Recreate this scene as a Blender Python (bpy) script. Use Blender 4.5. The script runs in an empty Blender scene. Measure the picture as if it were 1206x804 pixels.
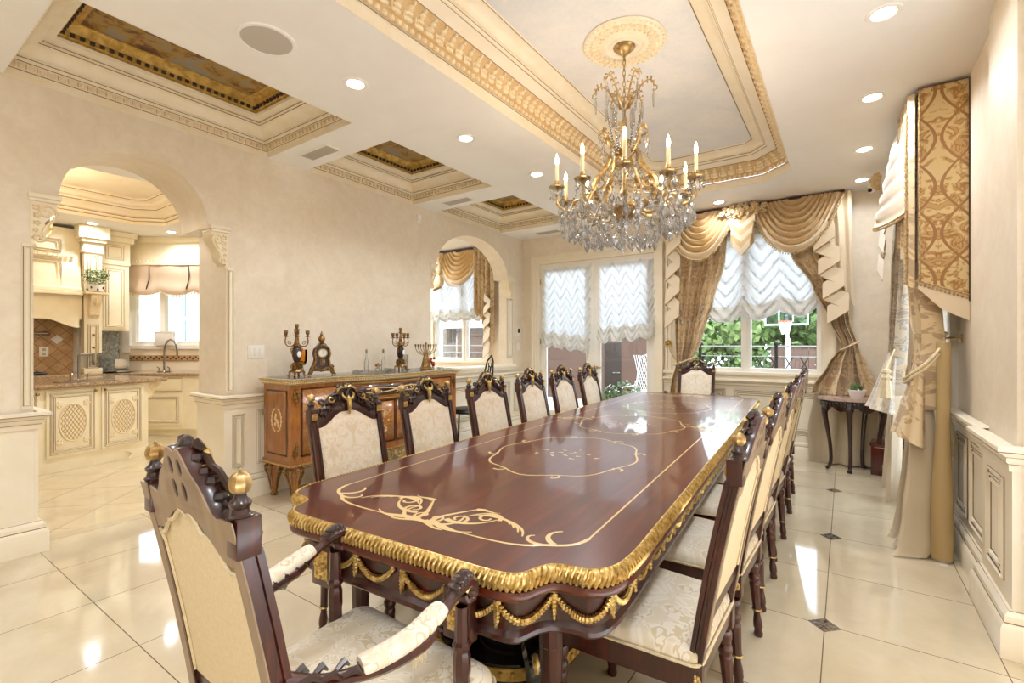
import bpy, bmesh, math, random
from mathutils import Vector, Matrix, noise as mnoise
PI = math.pi
sin, cos, rad = math.sin, math.cos, math.radians
rnd = random.Random(7)
SC = bpy.context.scene
COL = SC.collection
def V(*a): return Vector(a)
def lerp(a, b, t): return a + (b - a) * t
def sstep(a, b, t):
    t = max(0.0, min(1.0, (t - a) / (b - a))); return t * t * (3 - 2 * t)
def tri(t):
    t = t % 1.0; return 4 * abs(t - 0.5) - 1

# ------------------------------------------------------------------ objects
def tag(o, label=None, cat=None, group=None, kind=None):
    if label: o['label'] = label
    if cat: o['category'] = cat
    if group: o['group'] = group
    if kind: o['kind'] = kind
    return o
def empty(name, loc=(0, 0, 0), rz=0.0):
    o = bpy.data.objects.new(name, None); COL.objects.link(o)
    o.location = loc; o.rotation_euler = (0, 0, rz); o.empty_display_size = 0.1
    return o
def thing(name, label, cat, loc=(0, 0, 0), rz=0.0, group=None):
    return tag(empty(name, loc, rz), label, cat, group)
def dup(src, loc=None, rz=None, label=None, parent=None):
    c = src.copy(); COL.objects.link(c)
    if parent is not None: c.parent = parent
    if loc is not None: c.location = loc
    if rz is not None: c.rotation_euler = (0, 0, rz)
    if label: c['label'] = label
    for ch in list(src.children): dup(ch, parent=c)
    return c

class MB:
    cnt = 0
    cnt = 0
    def __init__(s):
        s.bm = bmesh.new(); s.mi = 0; s.uv = s.bm.loops.layers.uv.new('UVMap')
    def _f(s, vs, smooth=False):
        try:
            f = s.bm.faces.new(vs); f.material_index = s.mi; f.smooth = True; return f
        except ValueError: return None
    def box(s, x0, x1, y0, y1, z0, z1, bev=0.0, M=None):
        if bev == 0:                                  # no two boxes share a face plane exactly
            MB.cnt = (MB.cnt + 1) % 11; e = .00006 * MB.cnt
            x0 += e; x1 -= e; y0 += e; y1 -= e; z0 += e; z1 -= e
        b = bmesh.new()
        bmesh.ops.create_cube(b, size=1.0)
        for v in b.verts:
            v.co = Vector((lerp(x0, x1, v.co.x + .5), lerp(y0, y1, v.co.y + .5), lerp(z0, z1, v.co.z + .5)))
        if bev > 0:
            bmesh.ops.bevel(b, geom=b.edges[:], offset=bev, segments=2, affect='EDGES', profile=0.6)
        s.merge(b, M)
    def merge(s, b, M=None):
        mp = {}
        for v in b.verts: mp[v] = s.bm.verts.new(M @ v.co if M else v.co)
        for f in b.faces: s._f([mp[v] for v in f.verts])
        b.free()
    def tube(s, pts, r, n=8, closed=False, sc=(1, 1), up=None, cap=True):
        pts = [Vector(p) for p in pts]; N = len(pts); rings = []
        rr = r if hasattr(r, '__len__') else ([r(i / (N - 1)) for i in range(N)] if callable(r) else [r] * N)
        ref = Vector(up) if up else None
        prevn = None
        for i, p in enumerate(pts):
            if closed: t = pts[(i + 1) % N] - pts[i - 1]
            else: t = pts[min(i + 1, N - 1)] - pts[max(i - 1, 0)]
            if t.length < 1e-9: t = Vector((0, 0, 1))
            t.normalize()
            if ref is not None: a = ref - t * ref.dot(t)
            elif prevn is None:
                a = Vector((0, 0, 1)) if abs(t.z) < 0.9 else Vector((1, 0, 0)); a = a - t * a.dot(t)
            else: a = prevn - t * prevn.dot(t)
            if a.length < 1e-6:
                a = Vector((1, 0, 0)) - t * t.x
                if a.length < 1e-6: a = Vector((0, 1, 0))
            a.normalize(); prevn = a; bb = t.cross(a)
            rings.append([s.bm.verts.new(p + a * (cos(2 * PI * k / n) * rr[i] * sc[0]) + bb * (sin(2 * PI * k / n) * rr[i] * sc[1])) for k in range(n)])
        M = N if closed else N - 1
        for i in range(M):
            A, B = rings[i], rings[(i + 1) % N]
            for k in range(n): s._f([A[k], A[(k + 1) % n], B[(k + 1) % n], B[k]])
        if cap and not closed:
            s._f(rings[0][::-1]); s._f(rings[-1])
    def lathe(s, prof, c=(0, 0, 0), n=16, M=None, lobes=0, amp=0.0, ring=False):
        """prof: list of (r, z)"""
        c = Vector(c); rings = []
        for (r, z) in prof:
            ring = []
            for k in range(n):
                a = 2 * PI * k / n
                q = r * (1 + (amp * cos(lobes * a) if lobes else 0))
                p = Vector((q * cos(a), q * sin(a), z))
                if M: p = M @ p
                ring.append(s.bm.verts.new(p + c))
            rings.append(ring)
        for A, B in zip(rings, rings[1:]):
            for k in range(n): s._f([A[k], A[(k + 1) % n], B[(k + 1) % n], B[k]])
        if ring:
            A, B = rings[-1], rings[0]
            for k in range(n): s._f([A[k], A[(k + 1) % n], B[(k + 1) % n], B[k]])
        else: s._f(rings[0][::-1]); s._f(rings[-1])
    def ell(s, c, r, M=None, nu=10, nv=6):
        if not hasattr(r, '__len__'): r = (r, r, r)
        c = Vector(c); rings = []
        top = Vector((0, 0, r[2])); bot = Vector((0, 0, -r[2]))
        if M: top = M @ top; bot = M @ bot
        T = s.bm.verts.new(c + top); B = s.bm.verts.new(c + bot)
        for j in range(1, nv):
            th = PI * j / nv; ring = []
            for k in range(nu):
                p = Vector((r[0] * sin(th) * cos(2 * PI * k / nu), r[1] * sin(th) * sin(2 * PI * k / nu), r[2] * cos(th)))
                if M: p = M @ p
                ring.append(s.bm.verts.new(c + p))
            rings.append(ring)
        for k in range(nu):
            s._f([T, rings[0][k], rings[0][(k + 1) % nu]]); s._f([B, rings[-1][(k + 1) % nu], rings[-1][k]])
        for A, C in zip(rings, rings[1:]):
            for k in range(nu): s._f([A[k], C[k], C[(k + 1) % nu], A[(k + 1) % nu]])
    def prism(s, poly, h0, h1, M=None):
        """poly in local xy, extruded local z h0..h1"""
        def T(p): return M @ p if M else p
        a = [s.bm.verts.new(T(Vector((x, y, h0)))) for x, y in poly]
        b = [s.bm.verts.new(T(Vector((x, y, h1)))) for x, y in poly]
        n = len(poly)
        for i in range(n): s._f([a[i], a[(i + 1) % n], b[(i + 1) % n], b[i]])
        f1 = s._f(a[::-1]); f2 = s._f(b)
        fs = [f for f in (f1, f2) if f and len(f.verts) > 4]
        for f in fs: f.normal_update()
        if fs: bmesh.ops.triangulate(s.bm, faces=fs)
    def grid(s, f, nu, nv, cu=False, uvs=(1, 1), mi=None):
        P = [[s.bm.verts.new(f(i / nu, j / nv)) for i in range(nu if cu else nu + 1)] for j in range(nv + 1)]
        for j in range(nv):
            for i in range(nu):
                i2 = (i + 1) % nu if cu else i + 1
                fc = s._f([P[j][i], P[j][i2], P[j + 1][i2], P[j + 1][i]])
                if fc:
                    if mi: fc.material_index = mi(i / nu, j / nv)
                    for lp, (a, b) in zip(fc.loops, ((i, j), (i + 1, j), (i + 1, j + 1), (i, j + 1))):
                        lp[s.uv].uv = (a / nu * uvs[0], b / nv * uvs[1])
        return P
    def sweep(s, path, prof, closed=True, inward=None):
        """plan polygon path [(x,y)], prof [(inset, z)]; inset to the left of travel"""
        n = len(path); P = [Vector(p) for p in path]; rings = []
        def off(i, d):
            p = P[i]
            if closed or 0 < i < n - 1:
                e0 = (p - P[i - 1]).normalized(); e1 = (P[(i + 1) % n] - p).normalized()
                n0 = Vector((-e0.y, e0.x)); n1 = Vector((-e1.y, e1.x))
                m = n0 + n1; m = m / max(m.dot(n0), 1e-4)
            else:
                e = (P[1] - P[0]).normalized() if i == 0 else (P[-1] - P[-2]).normalized(); m = Vector((-e.y, e.x))
            return p + m * d
        for i in range(n):
            rings.append([s.bm.verts.new((*off(i, d), z)) for d, z in prof])
        for i in range(n if closed else n - 1):
            A, B = rings[i], rings[(i + 1) % n]
            for k in range(len(prof) - 1): s._f([A[k], B[k], B[k + 1], A[k + 1]])
        if not closed and len(prof) > 2:
            s._f(rings[0]); s._f(rings[-1][::-1])
    def solid(s, outlines, depth, M, bevel=0.0, res=1):
        """flat shape with holes (curve fill), extruded +-depth/2 along local z"""
        cu = bpy.data.curves.new('outline', 'CURVE'); cu.dimensions = '2D'; cu.fill_mode = 'BOTH'
        cu.extrude = max(depth / 2 - bevel, 1e-5); cu.bevel_depth = bevel; cu.bevel_resolution = res; cu.offset = -bevel
        for o in outlines:
            sp = cu.splines.new('POLY'); sp.points.add(len(o) - 1); sp.use_cyclic_u = True
            for q, (x, y) in zip(sp.points, o): q.co = (x, y, 0, 1)
        ob = bpy.data.objects.new('outline', cu); COL.objects.link(ob)
        dg = bpy.context.evaluated_depsgraph_get(); me = bpy.data.meshes.new_from_object(ob.evaluated_get(dg))
        b = bmesh.new(); b.from_mesh(me); bmesh.ops.remove_doubles(b, verts=b.verts[:], dist=1e-5)
        s.merge(b, M)
        bpy.data.objects.remove(ob); bpy.data.curves.remove(cu); bpy.data.meshes.remove(me)
    def build(s, name, mats, parent=None, ang=35, loc=None, recalc=True):
        if recalc: bmesh.ops.recalc_face_normals(s.bm, faces=s.bm.faces[:])
        me = bpy.data.meshes.new(name); s.bm.to_mesh(me); s.bm.free()
        for m in (mats if isinstance(mats, (list, tuple)) else [mats]): me.materials.append(m)
        me.set_sharp_from_angle(angle=rad(ang))
        o = bpy.data.objects.new(name, me); COL.objects.link(o)
        if parent is not None: o.parent = parent
        if loc: o.location = loc
        return o
def one(fn, name, mats, parent=None, **k):
    m = MB(); fn(m); return m.build(name, mats, parent, **k)
def frame(origin, xdir, ydir):
    x = Vector(xdir).normalized(); y = Vector(ydir); y = (y - x * y.dot(x)).normalized(); z = x.cross(y)
    M = Matrix((x, y, z)).transposed().to_4x4(); M.translation = Vector(origin); return M
def FX(x): return Matrix(((0, 0, 1, x), (1, 0, 0, 0), (0, 1, 0, 0), (0, 0, 0, 1)))      # local (a,b,c) -> (x+c, a, b): y-z drawing
def FY(y): return Matrix(((1, 0, 0, 0), (0, 0, 1, y), (0, 1, 0, 0), (0, 0, 0, 1)))      # local (a,b,c) -> (a, y+c, b): x-z drawing
def arc(cx, cy, rx, ry, a0, a1, n):
    return [(cx + rx * cos(rad(lerp(a0, a1, i / n))), cy + ry * sin(rad(lerp(a0, a1, i / n)))) for i in range(n + 1)]
def spiral(cx, cy, r0, r1, a0, a1, n=14):
    return [(cx + lerp(r0, r1, i / n) * cos(rad(lerp(a0, a1, i / n))), cy + lerp(r0, r1, i / n) * sin(rad(lerp(a0, a1, i / n)))) for i in range(n + 1)]
def bez(p, n=12):
    """cubic bezier through 4 control points (tuples of any length)"""
    out = []
    for i in range(n + 1):
        t = i / n; a, b, c, d = (1 - t) ** 3, 3 * t * (1 - t) ** 2, 3 * t * t * (1 - t), t ** 3
        out.append(tuple(a * p[0][k] + b * p[1][k] + c * p[2][k] + d * p[3][k] for k in range(len(p[0]))))
    return out
def spline(pts, n=6, closed=False):
    """Catmull-Rom through points"""
    P = [Vector(p) for p in pts]; N = len(P); out = []
    for i in range(N if closed else N - 1):
        p1, p2 = P[i], P[(i + 1) % N]
        p0 = P[i - 1] if (closed or i > 0) else p1; p3 = P[(i + 2) % N] if (closed or i + 2 < N) else p2
        for k in range(n):
            t = k / n
            out.append(0.5 * ((2 * p1) + (p2 - p0) * t + (2 * p0 - 5 * p1 + 4 * p2 - p3) * t * t + (3 * p1 - p0 - 3 * p2 + p3) * t ** 3))
    if not closed: out.append(P[-1])
    return out
# ------------------------------------------------------------------ materials
class X:
    """a node socket with arithmetic"""
    def __init__(s, nt, k): s.nt = nt; s.k = k
    def m(s, op, *o):
        n = s.nt.nodes.new('ShaderNodeMath'); n.operation = op
        for i, q in enumerate((s,) + o):
            if isinstance(q, X): s.nt.links.new(q.k, n.inputs[i])
            else: n.inputs[i].default_value = q
        return X(s.nt, n.outputs[0])
    def __add__(s, o): return s.m('ADD', o)
    def __sub__(s, o): return s.m('SUBTRACT', o)
    def __mul__(s, o): return s.m('MULTIPLY', o)
    def __truediv__(s, o): return s.m('DIVIDE', o)
    __radd__ = __add__; __rmul__ = __mul__
    def __rsub__(s, o): return (s * -1) + o
    def fr(s): return s.m('FRACT')
    def abs(s): return s.m('ABSOLUTE')
    def sin(s): return s.m('SINE')
    def pp(s, a): return s.m('PINGPONG', a)
    def lt(s, o): return s.m('LESS_THAN', o)
    def gt(s, o): return s.m('GREATER_THAN', o)
    def mn(s, o): return s.m('MINIMUM', o)
    def mx(s, o): return s.m('MAXIMUM', o)
    def fl(s): return s.m('FLOOR')
    def ss(s, a, b):
        n = s.nt.nodes.new('ShaderNodeMapRange'); n.interpolation_type = 'SMOOTHSTEP'
        s.nt.links.new(s.k, n.inputs[0]); n.inputs[1].default_value = a; n.inputs[2].default_value = b
        return X(s.nt, n.outputs[0])
class NT:
    def __init__(s, name):
        s.mat = bpy.data.materials.new(name); s.mat.use_nodes = True; s.nt = s.mat.node_tree
        s.p = s.nt.nodes['Principled BSDF']
    def coord(s, which='Object'):
        n = s.nt.nodes.new('ShaderNodeTexCoord'); return n.outputs[which]
    def xyz(s, which='Object'):
        n = s.nt.nodes.new('ShaderNodeSeparateXYZ'); s.nt.links.new(s.coord(which), n.inputs[0])
        return [X(s.nt, n.outputs[i]) for i in range(3)]
    def vec(s, *c):
        n = s.nt.nodes.new('ShaderNodeCombineXYZ')
        for i, q in enumerate(c):
            if isinstance(q, X): s.nt.links.new(q.k, n.inputs[i])
            else: n.inputs[i].default_value = q
        return n.outputs[0]
    def noise(s, scale, detail=3, rough=.55, dist=0.0, v=None, which='Object'):
        n = s.nt.nodes.new('ShaderNodeTexNoise'); n.inputs['Scale'].default_value = scale
        n.inputs['Detail'].default_value = detail; n.inputs['Roughness'].default_value = rough; n.inputs['Distortion'].default_value = dist
        s.nt.links.new(v if v is not None else s.coord(which), n.inputs['Vector']); return X(s.nt, n.outputs[0])
    def voro(s, scale, v=None, feat='F1', which='Object'):
        n = s.nt.nodes.new('ShaderNodeTexVoronoi'); n.feature = feat; n.inputs['Scale'].default_value = scale
        s.nt.links.new(v if v is not None else s.coord(which), n.inputs['Vector']); return X(s.nt, n.outputs[0])
    def ramp(s, f, stops):
        n = s.nt.nodes.new('ShaderNodeValToRGB'); s.nt.links.new(f.k, n.inputs[0]); e = n.color_ramp.elements
        while len(e) < len(stops): e.new(0.5)
        for q, (p, c) in zip(e, stops): q.position = p; q.color = (*c, 1)
        return n.outputs[0]
    def mix(s, f, a, b):
        n = s.nt.nodes.new('ShaderNodeMix'); n.data_type = 'RGBA'
        for sock, q in ((n.inputs[0], f), (n.inputs[6], a), (n.inputs[7], b)):
            if isinstance(q, X): s.nt.links.new(q.k, sock)
            elif isinstance(q, (int, float)): sock.default_value = q
            elif isinstance(q, tuple): sock.default_value = (*q, 1)
            else: s.nt.links.new(q, sock)
        return n.outputs[2]
    def set(s, **k):
        for kk, q in k.items():
            sock = s.p.inputs[{'color': 'Base Color', 'rough': 'Roughness', 'metal': 'Metallic', 'coat': 'Coat Weight', 'coatr': 'Coat Roughness', 'sheen': 'Sheen Weight', 'trans': 'Transmission Weight', 'ior': 'IOR', 'ecol': 'Emission Color', 'estr': 'Emission Strength', 'sub': 'Subsurface Weight', 'alpha': 'Alpha', 'spec': 'Specular IOR Level', 'aniso': 'Anisotropic'}[kk]]
            if isinstance(q, X): s.nt.links.new(q.k, sock)
            elif isinstance(q, tuple): sock.default_value = (*q, 1)
            elif isinstance(q, (int, float)): sock.default_value = q
            else: s.nt.links.new(q, sock)
        return s
    def bump(s, f, st=.2, d=.01):
        n = s.nt.nodes.new('ShaderNodeBump'); n.inputs['Strength'].default_value = st; n.inputs['Distance'].default_value = d
        s.nt.links.new(f.k, n.inputs['Height']); s.nt.links.new(n.outputs[0], s.p.inputs['Normal']); return s
def S(h):
    """sRGB hex to linear"""
    c = [int(h[i:i + 2], 16) / 255 for i in (0, 2, 4)]
    return tuple(q / 12.92 if q <= .04045 else ((q + .055) / 1.055) ** 2.4 for q in c)
M = {}
def simple(name, col, rough=.5, **k):
    M[name] = NT(name).set(color=col, rough=rough, **k).mat
def mottled(name, a, b, scale=6, rough=.5, bump=.1, dist=0.5, bd=.004, detail=5, lo=.35, hi=.65, which='Object', **k):
    n = NT(name); f = n.noise(scale, detail, .6, dist, which=which)
    n.set(color=n.ramp(f, [(lo, a), (hi, b)]), rough=rough, **k)
    if bump: n.bump(f, bump, bd)
    M[name] = n.mat
# wall: polished plaster with a pearly trowelled mottling
def wallmat(name, a, b):
    n = NT(name); f = n.noise(2.2, 6, .65, 1.2); g = n.noise(14, 4, .6, 1.0)
    n.set(color=n.ramp(f * .6 + g * .4, [(.36, a), (.66, b)]), rough=g * .25 + .36, spec=.45)
    n.bump(g, .12, .006); M[name] = n.mat
wallmat('plaster', S('e5d7c1'), S('f2e7d6'))
mottled('ceiling_paint', S('f3f0ec'), S('f6f4f1'), 3, .6, 0)
n = NT('cloud_paint'); f = n.noise(1.6, 5, .6, .8); g = n.noise(22, 5, .6, 1.5)
n.set(color=n.ramp(f * .7 + g * .3, [(.36, S('dcdde0')), (.62, S('efebe6'))]), rough=.6); M['cloud_paint'] = n.mat
mottled('trim_cream', S('f1e6d0'), S('f5ecda'), 4, .38, .02)
mottled('trim_white', S('f3efe6'), S('f6f3ec'), 4, .4, 0)
mottled('moulding', S('f0e2c4'), S('f5ebd6'), 7, .42, .04)
mottled('moulding_tan', S('cfae7c'), S('d9bc8d'), 18, .5, 0)
mottled('moulding_gilt', S('ead6ae'), S('f3e5c8'), 18, .45, .05, bd=.002)
simple('glaze', S('8d6f4b'), .55)
simple('white_plastic', S('f4f0e8'), .35)
# polished marble floor: tile grid, thin grout, small dark insets on every second crossing
def floormat(name, px, py, ox, oy, rot, inset, lo, hi):
    n = NT(name); x, y, z = n.xyz('Object')
    if rot:
        c, s_ = cos(rot), sin(rot); x, y = x * c + y * s_, y * c - x * s_
    u = (x - ox) / px; v = (y - oy) / py
    du = (u - (u + .5).fl()).abs() * px; dv = (v - (v + .5).fl()).abs() * py
    line = du.mn(dv).lt(.0022)
    cell = n.vec((u.fl()) * 1.7 + u * .0, v.fl() * 2.3, 0.0)
    wn = n.nt.nodes.new('ShaderNodeTexWhiteNoise'); n.nt.links.new(cell, wn.inputs[0]); tone = X(n.nt, wn.outputs[0])
    f = n.noise(2.5, 6, .6, 1.5) * .7 + tone * .18 + n.noise(30, 3, .6, .5) * .12
    col = n.ramp(f, [(.28, lo), (.68, hi)])
    col = n.mix(line, col, S('6e5f4e'))
    if inset:
        hu = (u * .5 - (u * .5 + .5).fl()).abs() * (2 * px); hv = (v * .5 - (v * .5 + .5).fl()).abs() * (2 * py)
        dia = (hu + hv).lt(.07)
        sp = n.noise(60, 3, .6)
        col = n.mix(dia, col, n.ramp(sp, [(.4, S('4a4038')), (.6, S('8d8070'))]))
    n.set(color=col, rough=.07, spec=.55, coat=.35, coatr=.03); M[name] = n.mat
floormat('marble_floor', .63, .645, -.08, 2.755, 0, True, S('cbbb9d'), S('dccfb5'))
floormat('marble_floor_kitchen', .55, .55, .1, .2, PI / 4, False, S('d3c09b'), S('e4d5b6'))
# woods
def wood(name, a, b, c, scale, axis=0, rough=.2, coat=1.0, coatr=.06, stretch=14):
    n = NT(name); x, y, z = n.xyz('Object'); q = [x, y, z]
    v = n.vec(*[qq * (1.0 if i == axis else float(stretch)) for i, qq in enumerate(q)])
    f = n.noise(scale, 6, .6, .8, v=v); g = n.noise(scale * .25, 3, .5, .5)
    n.set(color=n.ramp(f * .7 + g * .3, [(.3, a), (.5, b), (.72, c)]), rough=rough, coat=coat, coatr=coatr, spec=.5)
    M[name] = n.mat
wood('mahogany_top', S('3a0f06'), S('571a09'), S('70300f'), 2.2, 1, .28, .5, .035, 12)
wood('mahogany', S('230906'), S('3e130c'), S('5e2216'), 5, 2, .3, .45, .15, 8)
wood('mahogany_dark', S('190706'), S('2c0f0a'), S('451b12'), 5, 2, .28, .5, .15, 8)
wood('back_board', S('86705a'), S('978067'), S('a38d74'), 4, 2, .45, .2, .2, 6)
wood('burl', S('7a4218'), S('9c6026'), S('b4783a'), 6, 2, .25, .6, .1, 5)
wood('red_wood', S('3a0d0b'), S('561512'), S('6b201a'), 4, 2, .2, .8, .08, 8)
n = NT('marquetry'); x, y, z = n.xyz('Object')
yy = y.pp(.22); zz = z.pp(.2)
f = n.noise(13, 2, .5, 2.2, v=n.vec(x * .05, yy, zz)); g = n.noise(18, 5, .6, 1.0)
band = f.gt(.485) * f.lt(.53)
n.set(color=n.mix(band, n.ramp(g, [(.35, S('8a4f20')), (.65, S('a5672c'))]), S('b48341')), rough=.28, coat=.5, coatr=.1); M['marquetry'] = n.mat
simple('inlay', S('e2c38a'), .3, coat=.5)
simple('stringing', S('3a1a0e'), .25, coat=.6)
mottled('gold', S('ab8743'), S('ead08f'), 60, .3, .3, bd=.003, metal=.9)
mottled('brass_antique', S('9b7c4c'), S('dcc28e'), 30, .32, .2, bd=.003, metal=.92)
mottled('bronze', S('6a4c30'), S('b38f5e'), 40, .34, .3, bd=.003, metal=1.0)
mottled('gold_dark', S('a8843a'), S('d6b263'), 20, .42, .2, metal=.4)
simple('black_lacquer', S('14100f'), .15, coat=.8)
simple('black_iron', S('1b1a1a'), .4, metal=.6)
simple('chrome', S('c9c6c0'), .18, metal=1.0)
simple('steel_dark', S('8f877c'), .3, metal=.9)
simple('black', S('0e0d0d'), .4)
simple('grille_grey', S('c2bbb0'), .7)
simple('lens_black', S('08080a'), .08)
# glass and crystal
def glassmat(name, col, rough, ior, mixt, milk=0.0):
    """thin glazing: mostly clear, with a fresnel glint"""
    n = NT(name); nt = n.nt; out = nt.nodes['Material Output']
    tr = nt.nodes.new('ShaderNodeBsdfTransparent'); tr.inputs[0].default_value = (*col, 1)
    gl = nt.nodes.new('ShaderNodeBsdfGlossy'); gl.inputs['Roughness'].default_value = rough
    lw = nt.nodes.new('ShaderNodeFresnel'); lw.inputs[0].default_value = ior
    mx = nt.nodes.new('ShaderNodeMixShader'); k = X(nt, lw.outputs[0]) * mixt
    nt.links.new(k.k, mx.inputs[0]); nt.links.new(tr.outputs[0], mx.inputs[1]); nt.links.new(gl.outputs[0], mx.inputs[2])
    last = mx
    if milk:
        df = nt.nodes.new('ShaderNodeBsdfDiffuse'); df.inputs[0].default_value = (.97, .97, .97, 1); tl = nt.nodes.new('ShaderNodeBsdfTranslucent'); tl.inputs[0].default_value = (.97, .97, .97, 1)
        ms = nt.nodes.new('ShaderNodeAddShader'); m2 = nt.nodes.new('ShaderNodeMixShader'); m3 = nt.nodes.new('ShaderNodeMixShader')
        nt.links.new(df.outputs[0], m3.inputs[1]); nt.links.new(tl.outputs[0], m3.inputs[2]); m2.inputs[0].default_value = milk
        nt.links.new(mx.outputs[0], m2.inputs[1]); nt.links.new(m3.outputs[0], m2.inputs[2]); nt.nodes.remove(ms); last = m2
    nt.links.new(last.outputs[0], out.inputs[0]); nt.nodes.remove(n.p); M[name] = n.mat
glassmat('window_glass', (.96, .98, .98), .01, 1.45, .7)
glassmat('thin_glass', (.97, .98, .98), .03, 1.45, .8)
glassmat('crystal', (.985, .985, .99), .08, 1.6, 1.9, .1)
glassmat('crystal_bead', (.9, .9, .9), .05, 2.0, 2.2)
glassmat('amber_glass', (.95, .72, .3), .05, 1.5, 1.0)
simple('flame', (1, .8, .5), .4, ecol=(1, .72, .42), estr=45.0)
simple('can_light', (1, .95, .85), .4, ecol=(1, .93, .82), estr=22.0)
simple('candle_ivory', S('ecdcb4'), .45, sub=.1)
# upholstery damask: mirrored, scrolling figure in two lustres
def damask(name, ground, fig, su, sv, scale=7, which='Object', ax=(0, 2), rough=.5, lo=.47, hi=.53, third=None, d=1.6, metal=0.0, bump=.15, ogee=None):
    n = NT(name); q = n.xyz(which); u, v = q[ax[0]], q[ax[1]]
    row = (v / sv).fl(); u2 = u + row.m('MODULO', 2.0).abs() * su
    uu = u2.pp(su); vv = (v / sv).fr() * sv
    f = n.noise(scale / max(su, sv) * .4, 2.5, .5, d, v=n.vec(uu, vv, .37))
    og = ((uu / su * PI).m('COSINE') * .5 + .5 - ((vv / sv) * 2 * PI).m('COSINE') * .18)
    f2 = f + (og - .5) * .08
    k = f2.ss(lo, hi)
    col = n.mix(k, ground, fig)
    if third:
        col = n.mix((f2.gt(.555)) * (f2.lt(.6)), col, third)
    if ogee:
        for off, sg in ((0.0, 1.0), (.5, -1.0)):
            cv = ((vv / sv + off) * 2 * PI).m('COSINE') * .42 + .5
            col = n.mix(((uu / su - cv).abs()).lt(.045), col, ogee)
    w = n.noise(220, 2, .5, 0, which=which)
    n.set(color=col, rough=rough - k * .14 if not isinstance(rough, X) else rough, sheen=.25, metal=metal)
    n.bump(k * .6 + w * .4, bump, .003); M[name] = n.mat
damask('chair_damask', S('e7d6ba'), S('f4eadb'), .13, .34, 9, rough=.55, third=S('ebdcc3'), lo=.45, hi=.55, bump=.08)
damask('seat_damask', S('e6dac2'), S('f3eadb'), .14, .36, 9, ax=(0, 1), rough=.5, third=S('d9caa9'), lo=.46, hi=.54, bump=.08)
mottled('back_linen', S('dcc9a2'), S('e4d4b2'), 120, .75, .2, bd=.001)
damask('curtain_damask', S('dcc59e'), S('bb9f74'), .16, .5, 9, which='UV', ax=(0, 1), rough=.5, third=S('b49a86'), bump=.2, d=2.2)
damask('panel_damask', S('d6be8b'), S('bd9a63'), .2, .62, 14, ax=(0, 2), rough=.45, third=S('a2743f'), bump=.2, d=2.6, ogee=S('9c7040'))
damask('drape_damask', S('c6b69c'), S('a5927a'), .16, .55, 11, which='UV', ax=(0, 1), rough=.45, third=S('b7b4b4'), bump=.2, d=2.2)
simple('satin_gold', S('d2b07a'), .42, sheen=.3)
simple('satin_tan', S('cbae80'), .38, sheen=.3)
simple('satin_cream', S('e3d2b6'), .45, sheen=.3)
simple('lining_gold', S('b59c6e'), .5)
simple('taupe_silk', S('c9b99f'), .4, sheen=.4)
mottled('fringe', S('8d6b3a'), S('d9bd8b'), 90, .7, .5, bd=.004)
mottled('tassel', S('d5c19a'), S('e6d8b8'), 120, .7, .4, bd=.003)
# sheer: white voile that lets the daylight through
n = NT('sheer'); nt = n.nt; out = nt.nodes['Material Output']
tl = nt.nodes.new('ShaderNodeBsdfTranslucent'); tl.inputs[0].default_value = (.93, .95, .97, 1)
df = nt.nodes.new('ShaderNodeBsdfDiffuse'); df.inputs[0].default_value = (.93, .92, .9, 1)
m1 = nt.nodes.new('ShaderNodeMixShader'); m1.inputs[0].default_value = .3
nt.links.new(tl.outputs[0], m1.inputs[1]); nt.links.new(df.outputs[0], m1.inputs[2]); nt.links.new(m1.outputs[0], out.inputs[0]); nt.nodes.remove(n.p)
M['sheer'] = n.mat
n = NT('sheer_hem'); nt = n.nt; out = nt.nodes['Material Output']
tl = nt.nodes.new('ShaderNodeBsdfTranslucent'); tl.inputs[0].default_value = (.85, .82, .76, 1)
df = nt.nodes.new('ShaderNodeBsdfDiffuse'); df.inputs[0].default_value = (.9, .87, .8, 1)
m1 = nt.nodes.new('ShaderNodeMixShader'); m1.inputs[0].default_value = .6
nt.links.new(tl.outputs[0], m1.inputs[1]); nt.links.new(df.outputs[0], m1.inputs[2]); nt.links.new(m1.outputs[0], out.inputs[0]); nt.nodes.remove(n.p)
M['sheer_hem'] = n.mat
simple('kitchen_shade_cloth', S('cbb296'), .7, sheen=.3)
# kitchen
mottled('cabinet', S('efe2c2'), S('f4ead0'), 5, .35, .02)
mottled('granite', S('7d5f45'), S('c9ad88'), 55, .15, 0, detail=6, coat=.5)
mottled('granite_blue', S('5d6a70'), S('c2bfae'), 14, .2, 0, dist=1.5, coat=.4)
n = NT('backsplash'); x, y, z = n.xyz('Object'); a = (y + z) * 5.6; b = (y - z) * 5.6
ln = ((a.fr() - .5).abs().gt(.465)).mx((b.fr() - .5).abs().gt(.465)); g = n.noise(7, 4, .6, .5)
n.set(color=n.mix(ln, n.ramp(g, [(.35, S('b08a5c')), (.65, S('c9a67a'))]), S('8a6a44')), rough=.4); M['backsplash'] = n.mat
simple('mosaic_dark', S('3c342c'), .3)
# painting in the coffers: loose landscape colours
n = NT('canvas'); f = n.noise(3.2, 6, .65, 1.2); g = n.noise(9, 4, .6, .8)
n.set(color=n.ramp(f * .65 + g * .35, [(.3, S('3a1c1c')), (.42, S('6a4030')), (.5, S('a8863c')), (.58, S('8d8c8a')), (.7, S('b99a62'))]), rough=.4); M['canvas'] = n.mat
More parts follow.
